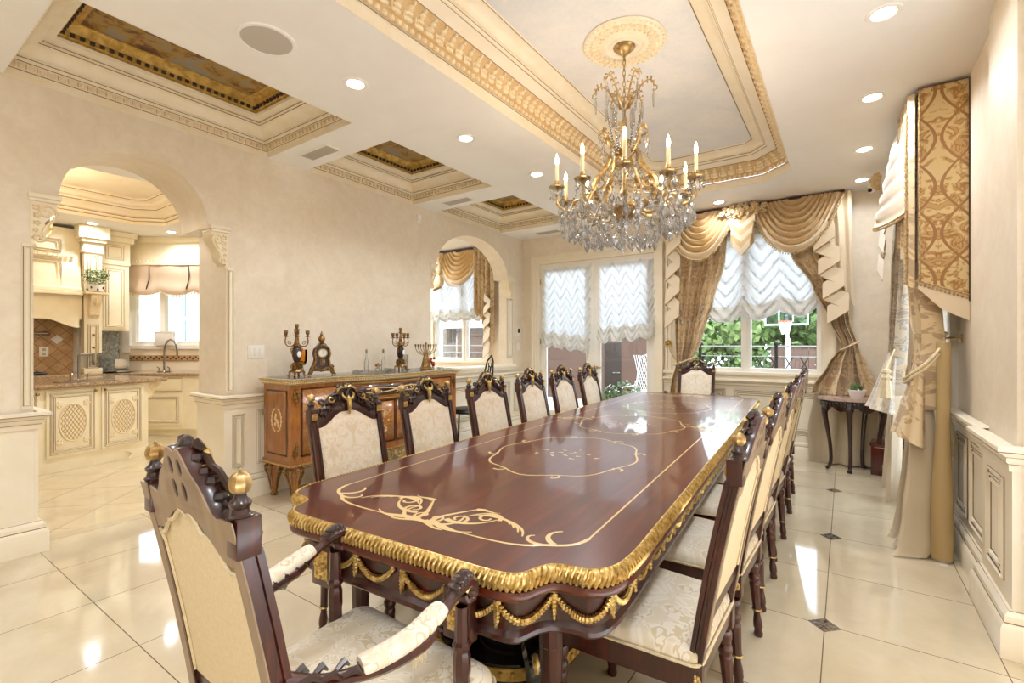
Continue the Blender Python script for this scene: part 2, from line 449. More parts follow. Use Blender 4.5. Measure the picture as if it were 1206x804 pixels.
# outdoors
mottled('leaf', S('2c4420'), S('6b8a45'), 5, .6, 0)
mottled('leaf_light', S('4f6d33'), S('9bb070'), 5, .6, 0)
mottled('leaf_box', S('2b4a1a'), S('6f8c3c'), 40, .5, 0)
simple('bark', S('4a3a2c'), .9)
mottled('patio_stone', S('a79f94'), S('c4bdb2'), 3, .8, .1)
mottled('house_wall', S('8c7f78'), S('a3968d'), 3, .8, .1)
mottled('pale_brick', S('b7aea4'), S('d8d0c6'), 9, .8, 0)
simple('teal_pane', S('7fa3a4'), .2)
simple('roof_dark', S('4f4541'), .8)
simple('fence_brown', S('5d463c'), .7)
simple('white_metal', S('cfd3d6'), .4)
simple('rail_grey', S('8f9394'), .4)
simple('hoop_red', S('c4562f'), .4)
glassmat('backboard_glass', (.7, .76, .8), .05, 1.5, 1.0)
simple('net_white', S('f0f0ee'), .7)
simple('outdoor_cushion', S('b9a38c'), .8)
mottled('cactus', S('3f5a33'), S('6f8a52'), 40, .6, .3)
simple('pot_white', S('f3f1ee'), .3)
simple('soil', S('4a3a2c'), .9)
mottled('pink_marble', S('a98a80'), S('d5bcae'), 16, .12, 0, dist=1.5, coat=.5)
simple('red_glass', S('a02a2a'), .15, coat=.5)
simple('red_fruit', S('b0392f'), .3)
simple('clock_face', S('f2ede0'), .3)
simple('clear_plate', (.9, .9, .9), .1, trans=.6, ior=1.45)
simple('lattice_gilt', S('c8a468'), .45)
simple('switch_screen', S('2a2a2c'), .2)
# ------------------------------------------------------------------ setting
XL, YB, XR, H = -4.35, 6.6, 0.65, 3.05
def struct(o): o['kind'] = 'structure'; return o
WL = -4.86                                   # far face of the thick arched wall
# floors
struct(one(lambda m: m.box(WL + .25, 1.2, -3, YB + .1, -.08, 0), 'floor', M['marble_floor']))
struct(one(lambda m: m.box(-11.5, WL + .25, -3, YB + .1, -.08, -.001), 'floor_kitchen', M['marble_floor_kitchen']))
# left wall: one thick wall with a round arch into the kitchen and a flat arch over a half wall
def wall_left(m):
    K0, K1, kc, kr, ks = .80, 1.985, 1.385, .462, 2.325
    a = [(-3, 0), (K0, 0), (K0, ks), (kc - kr, ks)] + arc(kc, ks, kr, .455, 180, 0, 24)[1:-1] + [(kc + kr, ks), (K1, ks), (K1, 0), (3.6, 0), (3.6, H + .1), (-3, H + .1)]
    m.prism(a, WL, XL, FX(0))
    B0, B1, bc, bw, bs = 4.46, 6.30, 5.36, .80, 2.36
    b = [(3.6, 1.0), (B0, 1.0), (B0, bs), (bc - bw, bs)] + arc(bc, bs, bw, .52, 180, 0, 24)[1:-1] + [(bc + bw, bs), (B1, bs), (B1, 1.0), (YB + .1, 1.0), (YB + .1, H + .1), (3.6, H + .1)]
    m.prism(b, XL - .27, XL, FX(0))
    m.box(XL - .27, XL, 3.6, YB + .1, 0, 1.0)
struct(one(wall_left, 'wall_left', M['plaster'], ang=25))
# back wall with the french door opening and two windows
DX0, DX1, DZ = -4.03, -2.17, 2.62
W0, W1, WZ0, WZ1 = -1.86, -.22, 1.0, 2.72
B0x, B1x = -6.36, -5.14
def wall_back(m):
    T0, T1 = YB, YB + .22
    for x0, x1, z0, z1 in ((-11.5, B0x, 0, 3.3), (B0x, B1x, 0, 1.05), (B0x, B1x, 2.75, 3.3), (B1x, DX0, 0, 3.3), (DX0, DX1, DZ, 3.3),
                           (DX1, W0, 0, 3.3), (W0, W1, 0, WZ0), (W0, W1, WZ1, 3.3), (W1, 1.2, 0, 3.3)):
        m.box(x0, x1, T0, T1, z0, z1)
struct(one(wall_back, 'wall_back', M['plaster']))
# right wall with a tall glazed opening behind the drapes, and the projecting pier near the camera
RY0, RY1, RZ = 4.62, 5.72, 2.5
def wall_right(m):
    for y0, y1, z0, z1 in ((2.9, RY0, 0, 3.3), (RY1, YB + .1, 0, 3.3), (RY0, RY1, RZ, 3.3)):
        m.box(XR, XR + .22, y0, y1, z0, z1)
    m.box(XR - .035, XR + .4, 2.96, 3.46, 0, H + .1)
    m.box(XR + .2, 3.0, 2.96, 3.2, 0, H + .1)
    m.box(2.6, 2.9, -3, 3.0, 0, H + .1)
struct(one(wall_right, 'wall_right', M['plaster']))
struct(one(lambda m: m.box(-11.5, 3.0, -3.1, -2.95, 0, H + .6), 'wall_rear', M['plaster']))
# ceiling soffit with the big tray and three coffers along the left wall
TX0, TX1, TY0, TY1, TC = -2.08, -.43, .55, 5.66, .27
CX0, CX1 = XL, -3.12
COFF = [(.66, 2.34), (2.72, 4.14), (4.52, 5.96)]
def soffit(m):
    z0, z1 = H, H + .03
    R = [(CX1, TX0, -3, YB), (TX1, 3, -3, YB), (TX0, TX1, -3, TY0), (TX0, TX1, TY1, YB)]
    ys = [-3.0] + [q for c in COFF for q in c] + [YB]
    R += [(CX0, CX1, ys[i], ys[i + 1]) for i in range(0, len(ys), 2)]
    for x0, x1, y0, y1 in R: m.box(x0, x1, y0, y1, z0, z1)
    for cx, cy, sx, sy in ((TX0, TY0, 1, 1), (TX1, TY0, -1, 1), (TX0, TY1, 1, -1), (TX1, TY1, -1, -1)):
        p = [(cx, cy), (cx + sx * TC, cy), (cx, cy + sy * TC)]
        m.prism(p, z0, z1)
struct(one(soffit, 'ceiling', M['ceiling_paint']))
struct(one(lambda m: m.box(TX0, TX1, TY0, TY1, 3.383, 3.42), 'ceiling_tray', M['cloud_paint']))
struct(one(lambda m: m.box(-11.5, 3.1, -3.1, YB + .3, 3.62, 3.7), 'ceiling_deck', M['ceiling_paint']))
def octo(x0, x1, y0, y1, c): return [(x0 + c, y0), (x1 - c, y0), (x1, y0 + c), (x1, y1 - c), (x1 - c, y1), (x0 + c, y1), (x0, y1 - c), (x0, y0 + c)]
def along(path, step, closed=True):
    """points with inward normals every step metres along a plan path"""
    n = len(path); out = []
    for i in range(n if closed else n - 1):
        a = Vector(path[i]); b = Vector(path[(i + 1) % n]); L = (b - a).length; k = max(1, int(L / step)); e = (b - a) / L
        for j in range(k): out.append((a + e * (L * (j + .5) / k), e, Vector((-e.y, e.x))))
    return out
def egg_band(m, path, d, z, step, r, M3=None):
    for p, e, nn in along(path, step):
        q = p + nn * d
        m.ell((q.x, q.y, z), r, Matrix(((e.x, nn.x, 0), (e.y, nn.y, 0), (0, 0, 1))), 6, 4)
def inset_poly(path, d):
    n = len(path); out = []
    for i in range(n):
        p = Vector(path[i]); e0 = (p - Vector(path[i - 1])).normalized(); e1 = (Vector(path[(i + 1) % n]) - p).normalized()
        n0 = Vector((-e0.y, e0.x)); n1 = Vector((-e1.y, e1.x)); mm = n0 + n1; mm /= mm.dot(n0); out.append(tuple(p + mm * d))
    return out
# tray mouldings
OC = octo(TX0, TX1, TY0, TY1, TC)
struct(one(lambda m: m.sweep(OC, [(0, 3.05), (.004, 3.05), (.004, 3.118), (.016, 3.128), (.026, 3.128)]), 'trim_1', M['moulding'], ang=30))
def carved(m):
    m.sweep(OC, [(.026, 3.13), (.034, 3.165), (.05, 3.172)]); m.mi = 1
    egg_band(m, OC, .03, 3.148, .05, (.019, .014, .017)); m.mi = 0
    m.sweep(OC, [(.05, 3.172), (.056, 3.2), (.075, 3.235), (.105, 3.262), (.118, 3.266)]); m.mi = 1
    for k, (p, e, nn) in enumerate(along(OC, .085)):              # acanthus leaves leaning out of the cove
        R3 = Matrix(((e.x, nn.x, 0), (e.y, nn.y, 0), (0, 0, 1)))
        for t, (dd, zz, w) in enumerate(((.05, 3.186, .036), (.06, 3.212, .03), (.08, 3.238, .022), (.1, 3.256, .012))):
            q = p + nn * dd; m.ell((q.x, q.y, zz), (w, .02, .017), R3, 6, 4)
        q = p + nn * .06 + e * .0375; m.ell((q.x, q.y, 3.205), (.007, .01, .028), R3, 5, 4)
struct(one(carved, 'trim_2', [M['moulding_tan'], M['moulding_gilt']], ang=40))
struct(one(lambda m: m.sweep(OC, [(.118, 3.266), (.124, 3.272), (.2, 3.292), (.2, 3.302)]), 'trim_3', M['trim_cream']))
struct(one(lambda m: m.sweep(OC, [(.2, 3.302), (.206, 3.302), (.215, 3.312), (.215, 3.322), (.232, 3.328)] + [(.232 + .075 * (1 - cos(rad(t))), 3.328 + .042 * sin(rad(t))) for t in (20, 40, 60, 80)] + [(.315, 3.376), (.325, 3.376), (.332, 3.386)]), 'trim_4', M['moulding'], ang=30))
def glaze_lines(m):
    for d, z in ((.0165, 3.126), (.119, 3.265), (.2, 3.297), (.2155, 3.317), (.3255, 3.375)):
        p = inset_poly(OC, d); m.tube([(x, y, z - .002) for x, y in p], .0028, 4, True)
struct(one(glaze_lines, 'trim_5', M['glaze']))
# coffers: cream crown, then a gilt picture frame with dentils round a ceiling painting
tn = 6
for ci, (y0, y1) in enumerate(COFF):
    R = [(CX0, y0), (CX1, y0), (CX1, y1), (CX0, y1)]
    def crown(m):
        m.sweep(R, [(0, 3.05), (.003, 3.05), (.003, 3.1), (.016, 3.104), (.02, 3.15), (.035, 3.155)]); m.mi = 1
        egg_band(m, R, .019, 3.128, .05, (.017, .014, .02)); m.mi = 2
        for p, e, nn in along(R, .05):
            q = p + nn * .024 + e * .025; m.ell((q.x, q.y, 3.128), (.004, .008, .021), Matrix(((e.x, nn.x, 0), (e.y, nn.y, 0), (0, 0, 1))), 5, 3)
        m.mi = 0
        m.sweep(R, [(.035, 3.155), (.05, 3.165), (.05, 3.185), (.062, 3.188)] + [(.062 + .075 * (1 - cos(rad(t))), 3.188 + .07 * sin(rad(t))) for t in (15, 35, 55, 75, 90)] + [(.137, 3.268), (.15, 3.272), (.15, 3.288), (.2, 3.3), (.205, 3.32)])
    struct(one(crown, 'trim_%d' % tn, [M['moulding'], M['moulding_gilt'], M['moulding_tan']], ang=30)); tn += 1
    def cg(m):
        for d, z in ((.0165, 3.103), (.0355, 3.154), (.0505, 3.175), (.137, 3.264), (.1505, 3.28)):
            m.tube([(x, y, z - .001) for x, y in inset_poly(R, d)], .0028, 4, True)
    struct(one(cg, 'trim_%d' % tn, M['glaze'])); tn += 1
    which = ('nearest, above the kitchen arch', 'middle', 'farthest, by the back wall')[ci]
    t = thing('ceiling_painting', 'dark landscape ceiling painting in gilt dentil frame, ' + ('in the coffer nearest the kitchen arch', 'in the middle coffer of the row', 'in the coffer nearest the french doors')[ci], 'painting', ((CX0 + CX1) / 2, (y0 + y1) / 2, 3.32), 0, 'ceiling paintings in the coffers')
    ox, oy = (CX0 + CX1) / 2, (y0 + y1) / 2; RL = [(x - ox, y - oy) for x, y in R]
    def gf(m):
        m.sweep(RL, [(.203, 0), (.21, .0), (.21, .014), (.22, .018), (.225, .04), (.24, .044), (.25, .07), (.275, .085), (.285, .08), (.3, .086), (.3, .096)])
    one(gf, 'frame', M['gold_dark'], t, ang=30)
    def dn(m):
        for p, e, nn in along(RL, .05):
            q = p + nn * .23; Mx = Matrix(((e.x, nn.x, 0, q.x), (e.y, nn.y, 0, q.y), (0, 0, 1, .03), (0, 0, 0, 1)))
            m.box(-.013, .013, -.008, .008, -.011, .011, M=Mx)
    one(dn, 'dentil_band', M['bark'], t)
    hx, hy = (CX1 - CX0) / 2 - .295, (y1 - y0) / 2 - .295
    one(lambda m: m.box(-hx, hx, -hy, hy, .092, .1), 'canvas', M['canvas'], t)
# thin crown line where plaster meets the soffit
# ---- wainscot helpers: drawn in the plane of the wall
def panel(m, a0, a1, z0, z1, put, rails=((0, .012), (.028, .008), (.05, .012))):
    """nested raised mouldings round a panel; put(a, z, out) -> point"""
    for ins, h in rails:
        c = [(a0 + ins, z0 + ins), (a1 - ins, z0 + ins), (a1 - ins, z1 - ins), (a0 + ins, z1 - ins)]
        if c[1][0] - c[0][0] < .02: continue
        w = .011
        i = [(x + sx * w, z + sz * w) for (x, z), (sx, sz) in zip(c, ((1, 1), (-1, 1), (-1, -1), (1, -1)))]
        for k in range(4):
            k2 = (k + 1) % 4
            A, B, C, D = c[k], c[k2], i[k2], i[k]
            mid0 = ((A[0] + D[0]) / 2, (A[1] + D[1]) / 2); mid1 = ((B[0] + C[0]) / 2, (B[1] + C[1]) / 2)
            v = [m.bm.verts.new(put(*q)) for q in ((*A, 0), (*B, 0), (*mid1, h), (*mid0, h))]; m._f(v)
            v = [m.bm.verts.new(put(*q)) for q in ((*mid0, h), (*mid1, h), (*C, 0), (*D, 0))]; m._f(v)
def panel_glaze(m, a0, a1, z0, z1, put, ins=(0.0, .014, .028, .042, .064)):
    for q in ins:
        c = [(a0 + q, z0 + q), (a1 - q, z0 + q), (a1 - q, z1 - q), (a0 + q, z1 - q)]
        if c[1][0] - c[0][0] < .015: continue
        m.tube([put(x, z, .0015) for x, z in c], .0024, 4, True)
RAIL = [(-.0, .80), (.012, .80), (.014, .83), (.022, .84), (.022, .86), (.04, .875), (.055, .885), (.055, .905), (.05, .91), (0, .91)]
BASE = [(0, 0), (.045, 0), (.045, .13), (.036, .145), (.03, .15), (.03, .18), (.018, .195), (.012, .2), (0, .2)]
def run(m, prof, pts):
    """moulding profile (out, z) along an open plan path; out is to the right of travel"""
    m.sweep(pts, [(-d, z) for d, z in prof], closed=False)
def lines_along(m, pts, outs):
    n = len(pts)
    for d, z in outs:
        q = []
        for i, p in enumerate(pts):
            p = Vector(p)
            if 0 < i < n - 1:
                e0 = (p - Vector(pts[i - 1])).normalized(); e1 = (Vector(pts[i + 1]) - p).normalized()
                mm = Vector((e0.y, -e0.x)) + Vector((e1.y, -e1.x)); mm /= mm.dot(Vector((e0.y, -e0.x)))
            else:
                e = (Vector(pts[1]) - p).normalized() if i == 0 else (p - Vector(pts[-2])).normalized(); mm = Vector((e.y, -e.x))
            w = p + mm * d; q.append((w.x, w.y, z))
        m.tube(q, .0024, 4)
LN_RAIL = [(.0145, .831), (.0225, .862), (.0555, .886)]
LN_BASE = [(.0305, .152), (.0125, .198)]
w = .02                                                            # board thickness of the dado
pl = lambda a, z, o: (XL + w + o, a, z)
pb = lambda a, z, o: (a, YB - w - o, z)
prt = lambda a, z, o: (XR - w - o, a, z)
pp_ = lambda a, z, o: (XR - .035 - w - o, a, z)
LP1 = [(WL, .80), (XL + w, .80), (XL + w, -3)]                       # left of the arch (travel so that right = room side)
def dado_left(m):
    m.box(XL, XL + w, -3, .80, 0, .9)
    m.box(WL, XL + w, .80, .82, 0, .9)
    run(m, RAIL, [(XL + w, -3), (XL + w, .82), (WL, .82)][::1]); run(m, BASE, [(XL + w, -3), (XL + w, .82), (WL, .82)])
    panel(m, -.45, .58, .28, .74, pl)
    # pier between the two openings
    m.box(XL, XL + w, 1.965, YB - w, 0, .9); m.box(WL, XL + w, 1.965, 1.985, 0, .9)
    P2 = [(WL, 1.965), (XL + w, 1.965), (XL + w, YB - w)]
    run(m, RAIL, P2); run(m, BASE, P2)
    panel(m, 2.03, 2.13, .28, .74, pl, ((0, .012), (.026, .006)))
    for a0, a1 in ((2.24, 3.0), (3.1, 3.9), (4.0, 4.75), (4.85, 5.6), (5.7, 6.2), (6.3, 6.52)): panel(m, a0, a1, .28, .76, pl)
struct(one(dado_left, 'trim_12', M['trim_cream']))
def dado_left_g(m):
    for pth in ([(XL + w, -3), (XL + w, .82), (WL, .82)], [(WL, 1.965), (XL + w, 1.965), (XL + w, YB - w)]):
        lines_along(m, pth, LN_RAIL + LN_BASE)
    panel_glaze(m, -.45, .58, .28, .74, pl); panel_glaze(m, 2.03, 2.13, .28, .74, pl, (0, .014, .028))
    for a0, a1 in ((2.24, 3.0), (3.1, 3.9), (4.0, 4.75), (4.85, 5.6), (5.7, 6.2), (6.3, 6.52)): panel_glaze(m, a0, a1, .28, .76, pl)
struct(one(dado_left_g, 'trim_13', M['glaze']))
def dado_back(m):
    for x0, x1 in ((XL + w, -4.17), (-2.03, XR - w)):
        m.box(x0, x1, YB - w, YB, 0, .9)
        run(m, RAIL, [(x0, YB - w), (x1, YB - w)]); run(m, BASE, [(x0, YB - w), (x1, YB - w)])
    for a0, a1 in ((-1.9, -1.25), (-1.15, -.15), (-.05, .2), (.28, .56)): panel(m, a0, a1, .28, .78, pb)
struct(one(dado_back, 'trim_14', M['trim_cream']))
def dado_back_g(m):
    lines_along(m, [(-2.03, YB - w), (XR - w, YB - w)], LN_RAIL + LN_BASE)
    for a0, a1 in ((-1.9, -1.25), (-1.15, -.15), (-.05, .2), (.28, .56)): panel_glaze(m, a0, a1, .28, .78, pb)
struct(one(dado_back_g, 'trim_15', M['glaze']))
XP = XR - .035 - w
PR = [(XR - w, YB - w), (XR - w, 3.46 + w), (XP, 3.46 + w), (XP, 2.96 - w), (2.6, 2.96 - w)]
def dado_right(m):
    m.box(XR - w, XR, 3.4, RY0 - .1, 0, .9); m.box(XR - w, XR, RY1 + .1, YB - w, 0, .9)
    m.box(XP, XR + .4, 2.96 - w, 3.46 + w, 0, .9); m.box(XR + .2, 2.6, 2.96 - w, 3.0, 0, .9)
    A = [(XR - w, RY0 - .1)] + PR[1:]
    run(m, RAIL, A); run(m, BASE, A)
    run(m, RAIL, [(XR - w, YB - w), (XR - w, RY1 + .1)]); run(m, BASE, [(XR - w, YB - w), (XR - w, RY1 + .1)])
    for a0, a1 in ((3.55, 3.98), (4.08, 4.42)): panel(m, a0, a1, .26, .76, prt)
    panel(m, 3.06, 3.36, .28, .74, pp_)
struct(one(dado_right, 'trim_16', M['trim_cream']))
def dado_right_g(m):
    A = [(XR - w, RY0 - .1)] + PR[1:]
    lines_along(m, A, LN_RAIL + LN_BASE)
    for a0, a1 in ((3.55, 3.98), (4.08, 4.42)): panel_glaze(m, a0, a1, .26, .76, prt)
    panel_glaze(m, 3.06, 3.36, .28, .74, pp_)
struct(one(dado_right_g, 'trim_17', M['glaze']))
# tall pilaster strips on both arches' jamb fronts, above the dado
def pil(m):
    for a0, a1, z0, z1 in ((1.995, 2.045, .93, 2.0), (6.12, 6.29, 1.12, 2.08), (.745, .79, .93, 2.0)):
        m.box(XL, XL + .012, a0, a1, z0, z1)
        panel(m, a0 + .006, a1 - .006, z0 + .02, z1 - .02, lambda a, z, o: (XL + .012 + o, a, z), ((0, .012), (.02, .008)))
    # half wall cap under the breakfast arch, and its inner casing
    m.box(XL - .3, XL + .06, 4.42, 6.34, .985, 1.02, .008); m.box(XL - .29, XL + .04, 4.44, 6.32, .95, .985, .006)
struct(one(pil, 'trim_18', M['trim_cream']))
def pilg(m):
    for a0, a1, z0, z1 in ((1.995, 2.045, .93, 2.0), (6.12, 6.29, 1.12, 2.08), (.745, .79, .93, 2.0)):
        panel_glaze(m, a0 + .006, a1 - .006, z0 + .02, z1 - .02, lambda a, z, o: (XL + .012 + o, a, z), (0, .014))
struct(one(pilg, 'trim_19', M['glaze']))
# carved scroll corbels under the arch ends
def corbel(y, zt, sgn, hgt, wid, label):
    """sgn = direction (along y) in which the bracket reaches into the opening"""
    t = thing('arch_corbel', label, 'corbel', (XL - .1, y, zt), 0, 'carved scroll corbels of the arches')
    one(lambda m: (m.box(-.06, .135, *sorted((-sgn * .015, sgn * (wid + .02))), -.03, 0, .006), m.box(-.058, .125, *sorted((-sgn * .01, sgn * (wid + .005))), -.052, -.03, .005)), 'abacus', M['trim_cream'], t)
    def body(m):
        pr = [(0, -.05), (wid, -.05), (wid * 1.0, -.1), (wid * .8, -.14), (wid * .55, -.18), (wid * .5, -.23), (wid * .38, -.28), (wid * .2, -.3), (wid * .1, -hgt), (0, -hgt)]
        m.prism([(a * sgn, b) for a, b in pr], -.06, .104, FX(0))
    one(body, 'bracket', M['moulding'], t)
    def carv(m):
        q = [(wid * .62 + .3 * a, -.115 + .3 * b) for a, b in spiral(0, 0, .03, .16, 500, 0, 22)]
        q += [(wid * .8, -.17), (wid * .55, -.215), (wid * .45, -.255)] + [(wid * .3 + .2 * a, -.285 + .2 * b) for a, b in spiral(0, 0, .15, .03, 0, -420, 14)]
        m.tube([(.106, sgn * a, b) for a, b in q], .009, 6)
        for a, b, r in ((.2, -.09, .022), (.22, -.14, .02), (.2, -.19, .018), (.15, -.24, .014), (.1, -.29, .012)):
            for k in range(5):
                an = k * 1.257; m.ell((.104, sgn * (wid * a + r * .7 * cos(an) + .004), b + r * .7 * sin(an)), (.01, r * .55, r * .4), None, 6, 4)
        m.ell((.09, sgn * wid * .12, -hgt - .012), (.02, .016, .02), None, 8, 5)
    one(carv, 'carving', M['moulding_gilt'], t)
corbel(2.0, 2.345, -1, .33, .13, 'carved cream scroll corbel at the right end of the kitchen arch')
corbel(.785, 2.335, 1, .33, .13, 'carved cream scroll corbel at the left end of the kitchen arch')
corbel(6.31, 2.4, -1, .3, .12, 'carved cream scroll corbel by the thermostat, right end of the breakfast arch')
corbel(4.45, 2.38, 1, .3, .09, 'small carved corbel at the left end of the breakfast arch')
# ---- french doors
def casing(m, x0, x1, z0, z1, wd, sill=False, y=YB):
    """stepped architrave round an opening in the back wall"""
    for o0, o1, th in ((0, wd * .45, .03), (wd * .45, wd * .8, .042), (wd * .8, wd, .058)):
        m.box(x0 - o1, x0 - o0, y - th, y, z0, z1 + o1); m.box(x1 + o0, x1 + o1, y - th, y, z0, z1 + o1)
        m.box(x0 - o0, x1 + o0, y - th, y, z1 + o0, z1 + o1)
struct(one(lambda m: casing(m, DX0, DX1, 0, DZ, .13), 'trim_20', M['trim_cream']))
def leaf(name, x0, x1, hinge_left):
    d = struct(empty(name, (0, 0, 0)))
    g0, g1 = x0 + .1, x1 - .1
    def st(m):
        m.box(x0, g0, YB + .03, YB + .08, 0, DZ); m.box(g1, x1, YB + .03, YB + .08, 0, DZ)
        m.box(g0, g1, YB + .03, YB + .08, 0, .3); m.box(g0, g1, YB + .03, YB + .08, 2.5, DZ)
        for a, b in ((g0, g0 + .015), (g1 - .015, g1)): m.box(a, b, YB + .02, YB + .03, .29, 2.51)
    one(st, 'door_panel', M['trim_white'], d)
    one(lambda m: m.box(g0, g1, YB + .05, YB + .056, .3, 2.5), 'glass', M['window_glass'], d)
    def hd(m):
        hx = x1 - .05 if hinge_left else x0 + .05
        m.lathe([(.022, 0), (.022, .006), (.01, .01), (.01, .04)], (hx, YB + .03, 1.0), 12, Matrix(((1, 0, 0), (0, 0, -1), (0, 1, 0))))
        m.tube([(hx, YB - .008, 1.0), (hx + (-.05 if hinge_left else .05), YB - .012, 1.0), (hx + (-.1 if hinge_left else .1), YB - .008, .998)], .008, 8)
    one(hd, 'door_handle', M['brass_antique'], d)
    def hg(m):
        hx = x0 + .004 if hinge_left else x1 - .004
        for z in (.35, 1.35, 2.3): m.box(hx - .008, hx + .008, YB + .015, YB + .032, z, z + .09, .003)
    one(hg, 'hinge', M['brass_antique'], d)
    return d
dm = (DX0 + DX1) / 2
leaf('door_1', DX0, dm - .004, True); leaf('door_2', dm + .004, DX1, False)
# ---- windows: frame, mullion, glass
def window(name, x0, x1, z0, z1, mull, y=YB):
    d = struct(empty(name, (0, 0, 0)))
    def fr(m):
        f = .05
        m.box(x0, x0 + f, y + .02, y + .12, z0, z1); m.box(x1 - f, x1, y + .02, y + .12, z0, z1)
        m.box(x0, x1, y + .02, y + .12, z0, z0 + f); m.box(x0, x1, y + .02, y + .12, z1 - f, z1)
        for a in mull:
            m.box(a - .055, a + .055, y + .02, y + .12, z0, z1); m.box(a - .012, a + .012, y + .005, y + .02, z0, z1)
    one(fr, 'window_frame', M['trim_white'], d)
    one(lambda m: m.box(x0 + .02, x1 - .02, y + .07, y + .076, z0 + .02, z1 - .02), 'window_pane', M['window_glass'], d)
    return d
window('window_1', W0, W1, WZ0, WZ1, [-1.02])
def wtrim(m):
    casing(m, W0, W1, WZ0, WZ1, .14)
    m.box(W0 - .17, W1 + .17, YB - .07, YB + .06, WZ0 - .04, WZ0 + .005, .008); m.box(W0 - .14, W1 + .14, YB - .045, YB, WZ0 - .09, WZ0 - .04)
struct(one(wtrim, 'trim_21', M['trim_cream']))
window('window_2', B0x, B1x, 1.05, 2.75, [-5.63])
def btrim(m):
    casing(m, B0x, B1x, 1.05, 2.75, .12); m.box(B0x - .15, B1x + .15, YB - .07, YB + .05, 1.01, 1.05, .008)
    m.box(-11, WL, YB - .02, YB, 0, .95); run(m, RAIL, [(-11, YB - .02), (WL, YB - .02)]); run(m, BASE, [(-11, YB - .02), (WL, YB - .02)])
struct(one(btrim, 'trim_22', M['trim_cream']))
# glazed door in the right wall behind the drapes
def rdoor():
    d = struct(empty('window_3', (0, 0, 0)))
    def fr(m):
        x0, x1 = XR + .04, XR + .1
        for a, b in ((RY0, RY0 + .1), (RY1 - .1, RY1)): m.box(x0, x1, a, b, 0, RZ)
        m.box(x0, x1, RY0, RY1, 0, .25); m.box(x0, x1, RY0, RY1, RZ - .1, RZ); m.box(x0, x1, 5.12, 5.22, 0, RZ)
        for a, b in ((RY0 - .1, RY0), (RY1, RY1 + .1)): m.box(XR - .045, XR, a, b, 0, RZ + .1)
        m.box(XR - .045, XR, RY0 - .1, RY1 + .1, RZ, RZ + .1)
    one(fr, 'window_frame', M['trim_white'], d)
    one(lambda m: m.box(XR + .06, XR + .066, RY0, RY1, 0, RZ), 'window_pane', M['window_glass'], d)
rdoor()
# ---- kitchen shell
KX = -9.0
def wall_kitchen(m):
    m.box(KX - .75, KX - .6, -3, 2.75, 0, H + .3)
    Mx = frame((KX - .62, 2.7, 0), (.822, .569, 0), (-.569, .822, 0))
    for a0, a1, z0, z1 in ((-.2, .27, 0, H + .3), (.27, 1.6, 0, 1.33), (.27, 1.6, 2.6, H + .3), (1.6, 4.2, 0, H + .3)): m.box(a0, a1, 0, .15, z0, z1, M=Mx)
struct(one(wall_kitchen, 'wall_kitchen', M['trim_cream']))
KT = octo(-8.33, -6.02, .1, 2.86, .3)
def kceil(m):
    z0, z1 = H, H + .03
    for x0, x1, y0, y1 in ((-11.5, -8.33, -3, YB), (-6.02, WL, -3, YB), (-8.33, -6.02, -3, .1), (-8.33, -6.02, 2.86, YB)): m.box(x0, x1, y0, y1, z0, z1)
    for cx, cy, sx, sy in ((-8.33, .1, 1, 1), (-6.02, .1, -1, 1), (-8.33, 2.86, 1, -1), (-6.02, 2.86, -1, -1)): m.prism([(cx, cy), (cx + sx * .3, cy), (cx, cy + sy * .3)], z0, z1)
struct(one(kceil, 'ceiling_kitchen', M['ceiling_paint']))
def ktray(m):
    m.sweep(KT, [(0, 3.05), (.01, 3.05), (.012, 3.1), (.03, 3.105)]); egg_band(m, KT, .022, 3.118, .07, (.02, .014, .016))
    m.sweep(KT, [(.03, 3.105), (.035, 3.14), (.07, 3.15), (.09, 3.19), (.14, 3.23), (.15, 3.26), (.2, 3.27), (.22, 3.31), (.27, 3.33), (.28, 3.36)])
    m.box(-8.33, -6.02, .1, 2.86, 3.36, 3.38)
struct(one(ktray, 'trim_23', M['moulding'], ang=30))
def ktg(m):
    for d, z in ((.0125, 3.1), (.036, 3.14), (.145, 3.235), (.275, 3.332)): m.tube([(x, y, z - .002) for x, y in inset_poly(KT, d)], .004, 4, True)
struct(one(ktg, 'trim_24', M['glaze']))
# ---- camera, light, world
cam = bpy.data.cameras.new('camera'); cam.sensor_width = 36; cam.lens = 566 / 1206 * 36; cam.shift_y = (405 - 402) / 1206; cam.clip_start = .02
co = bpy.data.objects.new('camera', cam); COL.objects.link(co); co.location = (0, 0, 1.35); co.rotation_euler = (PI / 2, 0, rad(34.7)); SC.camera = co
SC.view_settings.view_transform = 'Standard'; SC.view_settings.look = 'None'; SC.view_settings.gamma = 1; SC.view_settings.use_curve_mapping = False
SC.view_settings.exposure = 0.38
SC.cycles.use_denoising = True
SC.cycles.max_bounces = 10; SC.cycles.diffuse_bounces = 5; SC.cycles.glossy_bounces = 5; SC.cycles.transmission_bounces = 8; SC.cycles.transparent_max_bounces = 16
SC.cycles.sample_clamp_indirect = 6.0; SC.cycles.caustics_reflective = False; SC.cycles.caustics_refractive = False; SC.cycles.blur_glossy = 0.5
wd = bpy.data.worlds.new('sky'); SC.world = wd; wd.use_nodes = True; nt = wd.node_tree
bg = nt.nodes['Background']; tc = nt.nodes.new('ShaderNodeTexCoord'); sx = nt.nodes.new('ShaderNodeSeparateXYZ'); nt.links.new(tc.outputs['Generated'], sx.inputs[0])
rp = nt.nodes.new('ShaderNodeValToRGB'); nt.links.new(sx.outputs[2], rp.inputs[0]); e = rp.color_ramp.elements
e[0].position = .0; e[0].color = (.92, .95, 1, 1); e[1].position = .6; e[1].color = (.72, .85, 1, 1)
nt.links.new(rp.outputs[0], bg.inputs[0]); bg.inputs[1].default_value = 4.3
